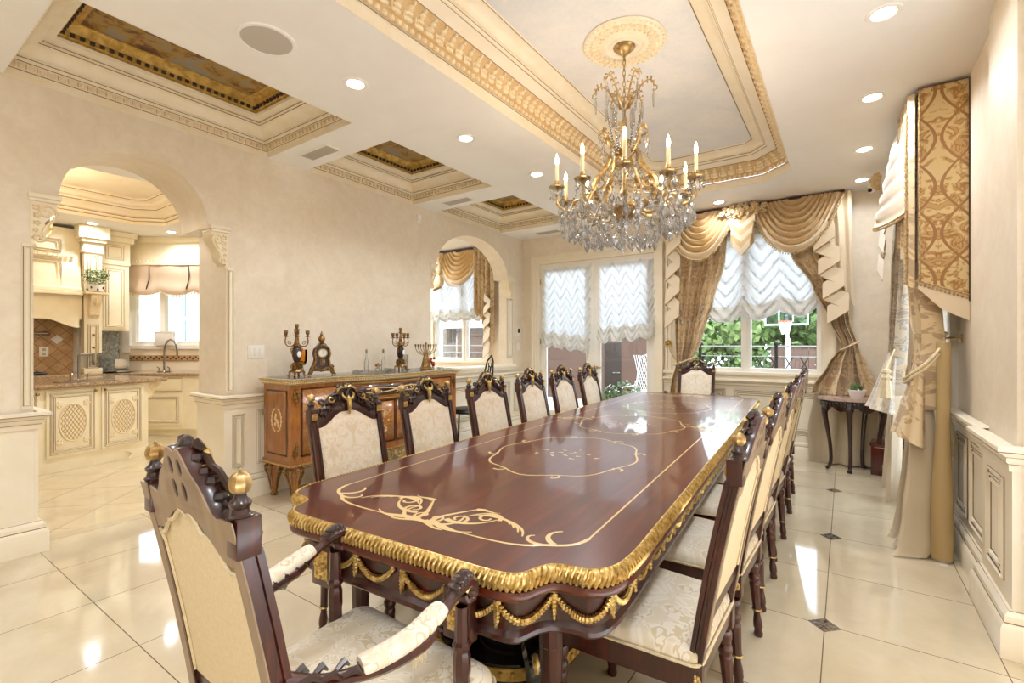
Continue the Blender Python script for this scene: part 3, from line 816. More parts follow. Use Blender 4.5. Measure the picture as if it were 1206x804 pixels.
# recessed can lights
def can(x, y, z=H, pw=8, label=None, shine=True):
    t = thing('recessed_light', label, 'ceiling light', (x, y, z), 0, 'recessed ceiling lights')
    one(lambda m: m.lathe([(.052, -.001), (.056, -.005), (.075, -.006), (.079, -.002), (.079, .002)], n=24), 'trim_ring', M['trim_white'], t)
    one(lambda m: m.lathe([(.0, -.0015), (.054, -.002), (.054, .001)], n=24), 'lamp', M['can_light'], t)
    if shine:
        L = bpy.data.lights.new('downlight', 'AREA'); L.shape = 'DISK'; L.size = .1; L.energy = pw; L.color = (.91, .98, 1.05); L.spread = rad(150)
        o = bpy.data.objects.new('downlight', L); COL.objects.link(o); o.location = (x, y, z - .012)
    return t
can(-2.63, 2.0, label='recessed ceiling light nearest the round speaker, left of the tray')
can(-2.58, 3.05, label='recessed ceiling light left of the tray, second from the round speaker', pw=10)
can(-2.54, 4.1, label='recessed ceiling light left of the tray, third from the round speaker', pw=10)
can(-2.52, 5.25, label='recessed ceiling light left of the tray, nearest the french doors')
can(.165, 3.12, label='recessed ceiling light right of the tray, largest and nearest the top edge', pw=4.5)
can(.155, 4.14, label='recessed ceiling light right of the tray, beside the drapes\' top')
can(.14, 5.2, label='recessed ceiling light right of the tray, third towards the security camera')
can(.145, 6.15, label='recessed ceiling light right above the security camera', pw=3)
can(-1.24, 6.15, label='recessed ceiling light just in front of the window valance', pw=4.5)
can(-5.75, 1.51, label='recessed ceiling light seen through the top of the kitchen arch', pw=14)
can(-8.72, 2.2, label='recessed kitchen ceiling light above the hood column', pw=7)
can(-8.4, 3.05, label='recessed kitchen ceiling light above the kitchen window', pw=8)
for x, y in ((-2.63, .3), (-2.63, -.9), (.17, 1.9), (.17, .5), (.17, -1.2), (-1.2, -1.0), (-6.4, 5.9), (-7.2, 4.2), (-5.75, 3.2)):   # the same downlights out of frame
    L = bpy.data.lights.new('downlight', 'AREA'); L.shape = 'DISK'; L.size = .1; L.energy = 14 if x < -5 else 6; L.color = (.91, .98, 1.05); L.spread = rad(150)
    o = bpy.data.objects.new('downlight', L); COL.objects.link(o); o.location = (x, y, H - .012)
# ceiling vents, speaker, sensors, switches
for x, y, lab in ((-3.83, 2.53, 'slotted ceiling vent on the beam between the first two coffers'), (-3.78, 4.33, 'slotted ceiling vent on the beam between the middle and far coffers'), (-3.7, 6.3, 'slotted ceiling vent on the beam beside the back wall')):
    t = thing('ceiling_vent', lab, 'vent', (x, y, H), 0, 'ceiling vents on the beams')
    one(lambda m: m.box(-.21, .21, -.075, .075, -.006, 0, .002), 'vent_frame', M['trim_white'], t)
    one(lambda m: [m.box(-.19, .19, -.055 + .0138 * k, -.047 + .0138 * k, -.011, -.005) for k in range(9)], 'louvre', M['grille_grey'], t)
t = thing('ceiling_speaker', 'round grey ceiling speaker flush in the white ceiling', 'speaker', (-2.66, 1.43, H))
one(lambda m: m.lathe([(.13, -.002), (.133, -.008), (.15, -.008), (.155, 0)], n=40), 'rim', M['ceiling_paint'], t)
one(lambda m: m.lathe([(0, -.006), (.132, -.005), (.132, 0)], n=40), 'grille', M['grille_grey'], t)
t = thing('security_camera', 'small white dome security camera under ceiling in the far right corner', 'camera', (.235, 6.45, H))
one(lambda m: (m.lathe([(.04, 0), (.04, -.012), (.025, -.02)], n=16), m.ell((0, -.01, -.045), .035, None, 14, 10)), 'housing', M['white_plastic'], t)
one(lambda m: m.ell((-.012, -.032, -.052), .022, None, 12, 8), 'lens', M['lens_black'], t)
t = thing('light_switch', 'white three-rocker wall switch plate left of the sideboard', 'switch', (XL, 2.24, 1.28))
one(lambda m: m.box(0, .008, -.075, .075, -.06, .06, .003), 'plate', M['white_plastic'], t)
for k in range(3): one(lambda m: m.box(.008, .013, -.06 + .042 * k, -.026 + .042 * k, -.035, .035, .002), 'rocker', M['white_plastic'], t)
t = thing('motion_sensor', 'small white motion sensor high on the left wall', 'sensor', (XL, 4.23, 2.89))
one(lambda m: m.box(0, .04, -.03, .03, -.055, .055, .008), 'case', M['white_plastic'], t)
one(lambda m: m.ell((.04, 0, -.02), (.008, .02, .02), None, 8, 6), 'window', M['trim_cream'], t)
t = thing('thermostat', 'white thermostat with dark screen beside the breakfast arch', 'thermostat', (XL, 6.45, 1.55))
one(lambda m: m.box(0, .02, -.05, .05, -.07, .07, .005), 'case', M['white_plastic'], t)
one(lambda m: m.box(.02, .022, -.035, .035, -.02, .05), 'screen', M['switch_screen'], t)
t = thing('dimmer_switch', 'white single wall switch directly below the thermostat', 'switch', (XL, 6.45, 1.31))
one(lambda m: m.box(0, .008, -.04, .04, -.06, .06, .003), 'plate', M['white_plastic'], t)
one(lambda m: m.box(.008, .013, -.018, .018, -.035, .035, .002), 'rocker', M['white_plastic'], t)
# ------------------------------------------------------------------ dining chairs
def rake(z): return -.235 - max(0, z - .45) * .19 + .008 * sin(PI * min(1, max(0, (z - .45) / .6)))
def turned_leg(m, x, y, h, splay=(0, 0), r=1.0):
    Mx = Matrix.Identity(3); prof = [(.017, 0), (.02, .012), (.016, .03), (.02, .045), (.019, .07), (.0135, .1), (.0145, .115), (.018, .125)]
    prof += [(.0165, .13), (.021, h - .14), (.023, h - .13), (.019, h - .12), (.025, h - .105), (.025, h - .09), (.018, h - .08), (.026, h - .06), (.028, h - .045), (.024, h - .03)]
    n = 16; rings = []
    for q, (rr, z) in enumerate(prof):
        t = 1 - z / h; ring = []
        fl = .06 if .129 < z < h - .135 else 0
        for k in range(n):
            a = 2 * PI * k / n; e = rr * r * (1 + fl * cos(8 * a))
            ring.append(m.bm.verts.new((x + splay[0] * t + e * cos(a), y + splay[1] * t + e * sin(a), z)))
        rings.append(ring)
    for A, B in zip(rings, rings[1:]):
        for k in range(n): m._f([A[k], A[(k + 1) % n], B[(k + 1) % n], B[k]])
    m._f(rings[0][::-1]); m._f(rings[-1])
def crest_z(x, hw):
    """top edge of the crest board"""
    t = abs(x) / hw
    return 1.03 + .1 * (1 - sstep(.1, .72, t)) + .012 * sin(t * 16) * (1 if t < .8 else 0) * .6
def pad_top(x, hw):
    t = abs(x) / hw
    return .945 + .065 * (1 - sstep(.15, .85, t)) - .0 * t
def chair(label, group, arms=False, scale=1.0):
    t = thing('dining_armchair' if arms else 'dining_chair', label, 'armchair' if arms else 'chair', (0, 0, 0), 0, group)
    hw = .2                      # half distance of the back posts
    fw, bw, dp = (.255, .23, .25) if not arms else (.29, .245, .27)
    W = M['mahogany']
    # seat rail and cushion
    def outline(g, n=6):
        pts = []
        for (cx, cy), a0 in (((fw - .05, dp - .04), 0), ((-fw + .05, dp - .04), 90), ((-bw + .03, -dp + .03), 180), ((bw - .03, -dp + .03), 270)):
            r = (.05 if cy > 0 else .03) + g
            pts += [(cx + r * cos(rad(a0 + 90 * k / n)), cy + r * sin(rad(a0 + 90 * k / n))) for k in range(n + 1)]
        return pts
    def rail(m):
        m.prism(outline(-.012), .36, .385); m.prism(outline(0), .385, .43); m.prism(outline(.006), .43, .438)
        for sx in (-1, 1):                              # lightly bowed apron under the front
            pass
        m.prism([(-fw * .8, .33), (0, .345), (fw * .8, .33), (fw * .8, .37), (-fw * .8, .37)], dp - .03, dp - .005, FY(0))
    one(rail, 'seat_rail', W, t)
    def cushion(m):
        O = outline(-.004, 6); n = len(O); H0 = .438
        prof = [(1.0, 0), (1.005, .015), (.99, .03), (.95, .042), (.85, .054), (.65, .063), (.35, .068)]
        rings = [[m.bm.verts.new((x * s, y * s, H0 + z)) for x, y in O] for s, z in prof]
        for A, B in zip(rings, rings[1:]):
            for k in range(n): m._f([A[k], A[(k + 1) % n], B[(k + 1) % n], B[k]])
        c = m.bm.verts.new((0, 0, H0 + .07))
        for k in range(n): m._f([rings[-1][k], rings[-1][(k + 1) % n], c])
    cu = one(cushion, 'seat', M['seat_damask'], t, ang=60)
    def pip(m):
        m.tube([(x, y, .444) for x, y in outline(.003)], .005, 6, True)
    one(pip, 'braid', M['tassel'], cu)
    for sx in (-1, 1):
        f = one(lambda m: turned_leg(m, sx * (fw - .045), dp - .045, .37), 'leg', W, t)
        one(lambda m: (m.box(sx * (fw - .045) - .027, sx * (fw - .045) + .027, dp - .07, dp - .012, .36, .434, .003)), 'leg_block', W, f)
        one(lambda m: [m.lathe([(.02, z), (.0235, z + .004), (.02, z + .009)], (sx * (fw - .045), dp - .045, 0), 14) for z in (.118, .262)], 'gold_ring', M['gold'], f)
        b = one(lambda m: turned_leg(m, sx * (bw - .03), -dp + .03, .37, (sx * .008, -.025)), 'leg', W, t)
        one(lambda m: [m.lathe([(.02, z), (.0235, z + .004), (.02, z + .009)], (sx * (bw - .03) + sx * .008 * (1 - z / .37), -dp + .03 - .025 * (1 - z / .37), 0), 14) for z in (.118, .262)], 'gold_ring', M['gold'], b)
        # rear post with its fluted face, block, finial
        def post(m):
            zs = [.36, .43, .45, .5, .58, .7, .82, .94, .975]
            for z0, z1 in zip(zs, zs[1:]):
                pass
            xo = [sx * lerp(bw - .03, hw, sstep(.4, .6, z)) for z in zs]
            hwid = .016
            sec = [(-hwid, -.019), (hwid, -.019), (hwid, -.006), (hwid - .005, -.004), (hwid - .005, .004), (hwid, .006), (hwid, .019), (.007, .019), (.004, .014), (-.004, .014), (-.007, .019), (-hwid, .019), (-hwid, .006), (-hwid + .005, .004), (-hwid + .005, -.004), (-hwid, -.006)]
            rings = []
            for z, x in zip(zs, xo): rings.append([m.bm.verts.new((x + a, rake(z) + b, z)) for a, b in sec])
            for A, B in zip(rings, rings[1:]):
                for k in range(len(sec)): m._f([A[k], A[(k + 1) % len(sec)], B[(k + 1) % len(sec)], B[k]])
            m._f(rings[0][::-1]); m._f(rings[-1])
            y = rake(1.005); m.box(sx * hw - .02, sx * hw + .02, y - .02, y + .022, .965, 1.035, .003)
            m.box(sx * (bw - .03) - .022, sx * (bw - .03) + .022, rake(.4) - .021, rake(.4) + .022, .355, .445, .004)
        po = one(post, 'back_post', W, t)
        def pback(m):
            zs = [.5, .6, .75, .9, 1.03]
            R = [[m.bm.verts.new((sx * hw + a * 1.04, rake(z) + b, z)) for a, b in ((-.016, -.0195), (.016, -.0195), (.016, -.0225), (-.016, -.0225))] for z in zs]
            for A, B in zip(R, R[1:]):
                for k in range(4): m._f([A[k], A[(k + 1) % 4], B[(k + 1) % 4], B[k]])
            m._f(R[0]); m._f(R[-1])
        one(pback, 'post_back', M['back_board'], po)
        def knob(m):
            c = (sx * hw, rake(1.03), 1.03); m.lathe([(.018, 0), (.021, .006), (.011, .014), (.017, .022), (.019, .028), (.011, .036), (.009, .044)], c, 14)
        one(knob, 'finial_base', M['mahogany_dark'], po)
        def ball(m):
            z0 = 1.072 ; r = .0175
            prof = [(r * sin(PI * k / 9) + .001, z0 + r * 1.05 - r * 1.15 * cos(PI * k / 9)) for k in range(10)] + [(.003, z0 + .041), (.001, z0 + .044)]
            m.lathe(prof, (sx * hw, rake(1.03), 0), 24, None, 8, .07)
        one(ball, 'finial', M['brass_antique'], po)
        def ros(m, z, x):
            y = rake(z) + .023
            for k in range(8): m.ell((x + .011 * cos(k * PI / 4), y, z + .011 * sin(k * PI / 4)), (.006, .004, .006), None, 6, 4)
            m.ell((x, y + .001, z), (.007, .005, .007), None, 6, 4); m.box(x - .016, x + .016, y - .004, y - .001, z - .016, z + .016)
        one(lambda m: ros(m, 1.0, sx * hw), 'rosette', M['gold'], po); one(lambda m: ros(m, .4, sx * (bw - .03)), 'rosette', M['gold'], po)
        def ros2(m):
            z, x = .4, sx * (bw - .03) + sx * .023
            for k in range(8): m.ell((x, rake(z) + .012 * cos(k * PI / 4), z + .012 * sin(k * PI / 4)), (.004, .007, .007), None, 6, 4)
            m.ell((x, rake(z), z), (.005, .007, .007), None, 6, 4)
        one(ros2, 'rosette', M['gold'], po)
    # lower back rail, crest board with four pierced ovals
    def low(m):
        z0, z1 = .545, .585
        m.box(-hw, hw, rake(.565) - .014, rake(.565) + .016, z0, z1, .004)
    one(low, 'back_rail', W, t)
    tilt = math.atan(.19); Mc = frame((0, rake(1.03), 1.03), (1, 0, 0), (0, -sin(tilt), cos(tilt)))
    N = 28; xs = [lerp(-hw + .02, hw - .02, i / N) for i in range(N + 1)]
    crest = [(x, crest_z(x, hw) - 1.03) for x in xs] + [(x, pad_top(x, hw) - 1.035) for x in reversed(xs)]
    ov = lambda cx, cz, a, b: [(cx + a * cos(k * PI / 6), cz + b * sin(k * PI / 6)) for k in range(12)]
    holes = [ov(-.02, .07, .0115, .018), ov(.02, .07, .0115, .018), ov(-.022, .022, .0115, .02), ov(.022, .022, .0115, .02)]
    one(lambda m: m.solid([crest] + holes, .03, Mc, .002), 'crest_rail', [M['mahogany']], t)
    one(lambda m: m.solid([[(x * .995, z - .001) for x, z in crest]] + holes, .004, Mc @ Matrix.Translation((0, 0, .0165)), .001), 'crest_back', M['back_board'], t)
    def carve(m):
        P = lambda a, b, d=.02: Mc @ Vector((a, b, -d))
        for s in (-1, 1):
            sc = [(s * (.03 + a), .05 + b) for a, b in spiral(0, 0, .008, .045, 420, 20, 16)] + [(s * .1, .06), (s * .125, .035), (s * .15, .02)] + [(s * (.155 + a * .6), .03 + b * .6) for a, b in spiral(0, 0, .03, .006, 260, -160, 10)]
            m.tube([P(a, b) for a, b in sc], lambda u: .009 * (1 - .35 * u), 6)
            for k in range(6):
                a = .045 + k * .022; b = crest_z(a, hw) - 1.03 - .006
                m.ell(P(s * a, b + .003, .008), (.014, .014, .012), None, 6, 4)
                m.tube([P(s * a, b - .004), P(s * (a + .012), b - .02, .024), P(s * (a + .006), b - .034, .02)], [.007, .006, .003], 5)
            m.tube([P(s * .02, .095, .012), P(s * .035, .108, .016), P(s * .05, .096, .02)], [.009, .01, .006], 6)
            m.tube([P(s * (hw - .03), -.03), P(s * .1, -.01), P(s * .06, .02), P(s * .02, .03)], .006, 5)
        m.ell(P(0, .1, .01), (.02, .016, .022), None, 8, 6)
    cr = one(carve, 'carving', M['mahogany_dark'], t)
    def shell(m):
        P = lambda a, b, d=.026: Mc @ Vector((a, b, -d))
        m.tube([P(0, .05, .03), P(0, .02, .034), P(0, -.015, .03), P(0, -.042, .024)], [.008, .012, .009, .004], 8)
        for s in (-1, 1):
            m.tube([P(s * .004, .03, .034), P(s * .022, .036, .036), P(s * .034, .055, .032), P(s * .03, .07, .03)], [.007, .007, .005, .002], 6)
            m.tube([P(s * .01, .095, .016), P(s * .03, .1, .022), P(s * .052, .085, .024), P(s * .07, .062, .022)], [.005, .008, .007, .003], 6)
            m.tube([P(s * (.098 + a), .042 + b, .026) for a, b in spiral(0, 0, .018, .006, 200, 520, 10)], .004, 5)
            for k in range(4): m.ell(P(s * (.06 + k * .025), crest_z(.06 + k * .025, hw) - 1.03 - .002, .012), (.007, .008, .005), None, 6, 4)
        m.ell(P(0, .1, .014), (.014, .016, .014), None, 8, 6)
    one(shell, 'gilt_shell', M['gold'], cr)
    # upholstered back
    def pad(m):
        def f(u, v):
            x = lerp(-hw + .019, hw - .019, u); z = lerp(.583, pad_top(x, hw), v)
            b = (1 - abs(2 * u - 1) ** 4) * (1 - abs(2 * v - 1) ** 6)
            return Vector((x, rake(z) + .008 + .022 * b ** .5, z))
        m.grid(f, 14, 14)
    one(pad, 'backrest', M['chair_damask'], t, ang=70)
    def bk(m):
        def f(u, v):
            x = lerp(-hw + .019, hw - .019, u); sh = pad_top(x, hw) - .01 + .008 * sin(abs(x) / hw * 14)
            z = lerp(.583, sh, v); b = (1 - abs(2 * u - 1) ** 6) * (1 - abs(2 * v - 1) ** 6)
            return Vector((x, rake(z) - .013 - .006 * b, z))
        m.grid(f, 18, 10)
    bb = one(bk, 'back_cover', M['back_linen'], t, ang=70)
    def gimp(m):
        xs = [lerp(-hw + .024, hw - .024, i / 24) for i in range(25)]
        side = [lerp(.59, .93, i / 12) for i in range(12)]
        p = [(-hw + .024, rake(z) - .016, z) for z in side] + [(x, rake(pad_top(x, hw)) - .016, pad_top(x, hw) - .014 + .008 * sin(abs(x) / hw * 14)) for x in xs] + [(hw - .024, rake(z) - .016, z) for z in reversed(side)]
        m.tube(p, .0045, 5)
    one(gimp, 'braid', M['tassel'], bb)
    if arms:
        for sx in (-1, 1):
            x0, x1 = sx * hw, sx * (fw - .02)
            A = [(x0, rake(.68), .68), (lerp(x0, x1, .35), -.2, .655), (lerp(x0, x1, .75), -.09, .64), (x1, .0, .652), (x1, .06, .668), (x1, .1, .69), (x1 - sx * .003, .135, .715), (x1 - sx * .006, .165, .72), (x1 - sx * .006, .182, .7), (x1 - sx * .006, .176, .678), (x1 - sx * .006, .16, .675), (x1 - sx * .006, .155, .69)]
            A = [(a_, b_, c_ + .026) for a_, b_, c_ in A]; P = spline(A, 5); n = len(P)
            def rr(u):
                return .026 - .01 * sstep(0, .12, u) + .014 * sstep(.1, .3, u) - .017 * sstep(.28, .4, u) + .013 * sstep(.45, .58, u) - .013 * sstep(.75, 1, u)
            a = one(lambda m: m.tube(P, rr, 10, sc=(.85, 1.0), up=(0, 0, 1)), 'arm', W, t)
            def leafs(m):
                for u in range(3, int(n * .34), 2):
                    p = P[u]
                    for q in (-1, 1): m.tube([p + V(q * .012, -.016, .016), p + V(q * .02, .008, .02), p + V(q * .026, .024, .002)], [.005, .008, .003], 5)
            def leafs2(m):
                for u in range(int(n * .5), int(n * .72), 2):
                    p = P[u]; m.ell(p + V(0, 0, .014), (.022, .014, .012), None, 7, 5)
                    m.ell(p + V(.014, 0, .008), (.01, .012, .01), None, 6, 4); m.ell(p + V(-.014, 0, .008), (.01, .012, .01), None, 6, 4)
            one(leafs, 'acanthus_carving', M['mahogany_dark'], a); one(leafs2, 'scroll_carving', M['mahogany_dark'], a)
            one(lambda m: [m.tube([(x1 - sx * .006 + sx * s * .018, .165 + .018 * cos(w), .721 + .018 * sin(w)) for w in (-1.2, -.4, .4, 1.2, 2, 2.8)], .005, 5) for s in (1,)], 'gilt_scroll', M['gold'], a)
            pd = [q + V(0, 0, .026) for q in [V(lerp(x0, x1, .6), -.13, .657), V(lerp(x0, x1, .82), -.07, .66), V(x1, .0, .672), V(x1, .075, .694)]]
            def apad(m):
                m.tube(spline(pd, 6), lambda u: .03 * (1 - (2 * u - 1) ** 6 * .2), 12, sc=(.66, .95), up=(0, 0, 1))
            one(apad, 'arm_pad', M['seat_damask'], t, ang=60)
            def sup(m):
                m.lathe([(.022, .43), (.024, .45), (.016, .458), (.02, .47), (.022, .485), (.015, .495), (.018, .5), (.0215, .53), (.021, .57), (.017, .585), (.023, .592), (.023, .6), (.015, .61), (.018, .625), (.015, .65), (.015, .69)], (x1 - sx * .004, .15, 0), 16, None, 8, .05)
                m.box(x1 - sx * .004 - .025, x1 - sx * .004 + .025, .125, .175, .375, .44, .004)
            one(sup, 'arm_support', W, t)
            if sx > 0:
                def fr(m):
                    p = pd[2]
                    for k in range(9):
                        m.tube([(p.x - .03, p.y + .02 + k * .005, .66), (p.x - .035 + rnd.uniform(-.004, .004), p.y + .02 + k * .006, .6 + rnd.uniform(-.01, .01))], .0022, 4)
                one(fr, 'fringe', M['tassel'], t)
    return t
# ------------------------------------------------------------------ table frame of reference
TN = V(-1.135, .945, 0); TA = rad(3.4)
def tw(X, Y, z=0):
    return V(TN.x + X * cos(TA) - Y * sin(TA), TN.y + X * sin(TA) + Y * cos(TA), z)
# ------------------------------------------------------------------ long dining table
TL, THW, THT = 4.86, .70, .77
def outline_quarter():
    q = [(0, 0), (.2, 0), (.38, .0), (.45, .008), (.495, .035), (.515, .08), (.535, .115), (.575, .128), (.62, .132), (.66, .155), (.69, .2), (.705, .27), (.71, .36), (.71, .5)]
    return [(p.x * .967, p.y) for p in spline([V(a, b, 0) for a, b in q], 3)]
def table_outline():
    q = outline_quarter(); r = q[1:]
    right = r + [(.692, TL / 2)] + [(x, TL - y) for x, y in reversed(q)]
    left = [(-x, y) for x, y in reversed(right)]
    return right + left[1:] + [(0, 0)]
TO = table_outline()
def poly_inset(P, d):
    n = len(P); out = []
    for i in range(n):
        p = Vector(P[i]); e0 = p - Vector(P[i - 1]); e1 = Vector(P[(i + 1) % n]) - p
        e0.normalize(); e1.normalize(); n0 = Vector((-e0.y, e0.x)); n1 = Vector((-e1.y, e1.x)); mm = n0 + n1
        if mm.length < 1e-4: mm = n0
        mm /= max(mm.dot(n0), .4); out.append(tuple(p + mm * d))
    return out
def resample(P, step, closed=True):
    out = []; n = len(P); acc = 0.0; nxt = 0.0
    for i in range(n if closed else n - 1):
        a = Vector(P[i]); b = Vector(P[(i + 1) % n]); L = (b - a).length
        if L < 1e-9: continue
        e = (b - a) / L
        while nxt <= acc + L:
            out.append((a + e * (nxt - acc), e, Vector((-e.y, e.x)), nxt)); nxt += step
        acc += L
    return out
tb = thing('dining_table', 'very long polished mahogany dining table with gold gadroon edge and scroll inlay', 'table', TN, TA)
def ttop(m):
    m.prism(poly_inset(TO, .018), .752, THT); m.prism(poly_inset(TO, .004), .712, .725)
    for k, (d, z) in enumerate(((.0, .712), (.003, .7), (.018, .69), (.035, .684))): pass
    n = len(TO); prof = [(.004, .725), (0, .718), (0, .708), (.006, .7), (.02, .692), (.03, .688), (.05, .688)]
    R = [[m.bm.verts.new((*p, z)) for p in poly_inset(TO, d)] for d, z in prof]
    for A, B in zip(R, R[1:]):
        for k in range(n): m._f([A[k], A[(k + 1) % n], B[(k + 1) % n], B[k]])
one(ttop, 'tabletop', M['mahogany_top'], tb, ang=30)
def gad(m):
    n = len(TO); prof = [(.018, .771), (.008, .768), (.002, .758), (.0, .745), (.003, .732), (.012, .725)]
    R = [[m.bm.verts.new((*p, z)) for p in poly_inset(TO, d)] for d, z in prof]
    for A, B in zip(R, R[1:]):
        for k in range(n): m._f([A[k], A[(k + 1) % n], B[(k + 1) % n], B[k]])
    for p, e, nn, s in resample(TO, .0165):
        far = p.y > 3.2
        q = p + nn * .008; w = Vector((e.x * .5, e.y * .5))
        m.tube([(q.x - nn.x * .005 - e.x * .006, q.y - nn.y * .005 - e.y * .006, .73), (q.x - nn.x * .011, q.y - nn.y * .011, .75), (q.x + nn.x * .006 + e.x * .006, q.y + nn.y * .006 + e.y * .006, .77)], .0052, 4 if far else 6)
one(gad, 'gadroon_edge', M['gold'], tb, ang=50)
AP = poly_inset(TO, .055)
def apron(m):
    n = len(AP)
    for prof in ([(0, .69), (0, .6), (-.004, .596), (-.012, .588), (-.014, .578), (-.008, .57), (0, .566), (.02, .566)],):
        R = [[m.bm.verts.new((*p, z)) for p in poly_inset(AP, d)] for d, z in prof]
        for A, B in zip(R, R[1:]):
            for k in range(n): m._f([A[k], A[(k + 1) % n], B[(k + 1) % n], B[k]])
    R = [[m.bm.verts.new((*p, z)) for p in poly_inset(AP, .02)] for z in (.566, .69)]
    for k in range(n): m._f([R[0][k], R[0][(k + 1) % n], R[1][(k + 1) % n], R[1][k]])
    m.prism(poly_inset(AP, .03), .64, .69)
ap = one(apron, 'apron', M['mahogany'], tb, ang=30)
# gilt festoons hung round the apron
def fest(m):
    S_ = resample(AP, .012); W = 14
    for i in range(0, len(S_) - W - 1, W):
        far = S_[i][0].y > 3.0
        if far and S_[i][0].x < 0: continue
        pts = []
        for k in range(W + 1):
            p, e, nn, s = S_[i + k]; t = k / W; q = p - nn * .008; pts.append((q.x, q.y, .674 - .052 * (1 - (2 * t - 1) ** 2)))
        P = spline([V(*q) for q in pts], 3); n = len(P)
        m.tube(P, [(.0065 + .003 * sin(PI * j / (n - 1))) * (1.18 if j % 2 else .82) for j in range(n)], 6)
        if not far:
            for j in range(1, n - 1, 2):
                p, e, nn, s = S_[i + min(W, j // 3)]
                for dz in (-.006, .006): m.ell(P[j] - V(nn.x, nn.y, 0) * .004 + V(0, 0, dz), (.005, .005, .004), None, 5, 3)
        p, e, nn, s = S_[i]; q = p - nn * .01; Mx = Matrix(((e.x, nn.x, 0), (e.y, nn.y, 0), (0, 0, 1)))
        for k in range(7): m.ell((q.x, q.y, .676 - k * .0105), (.005 + .006 * sin(PI * k / 6), .009, .0085), Mx, 6, 4)
one(fest, 'festoons', M['gold'], ap)
# square blocks with gilt leaf panels where the bow meets the corners
BL = []
for sx in (-1, 1):
    for yy, near in ((.355, 1), (TL - .355, 0)): BL.append((sx * .605, yy, sx, 0))
    BL.append((sx * .28, .03, 0, -1)); BL.append((sx * .28, TL - .03, 0, 1))
for bx, by, nx, ny in BL:
    hx, hy = (.018, .05) if nx else (.045, .018)
    bk = one(lambda m: m.box(bx - hx, bx + hx, by - hy, by + hy, .555, .692, .003), 'corner_block', M['mahogany'], tb)
    def lf(m):
        for k in range(8):
            a = k * PI / 4; r = .025
            for rr_, s in ((.012, .008), (.026, .006)):
                c = (bx + (nx * .02 if nx else rr_ * cos(a)), by + (ny * .02 if ny else rr_ * cos(a)), .625 + rr_ * 1.5 * sin(a)); m.ell(c, s, None, 6, 4)
        m.box(bx - (hx + .001 if nx else .032), bx + (hx + .001 if nx else .032), by - (hy + .001 if ny else .032), by + (hy + .001 if ny else .032), .578, .672)
    one(lf, 'gilt_leaf_panel', M['gold'], bk)
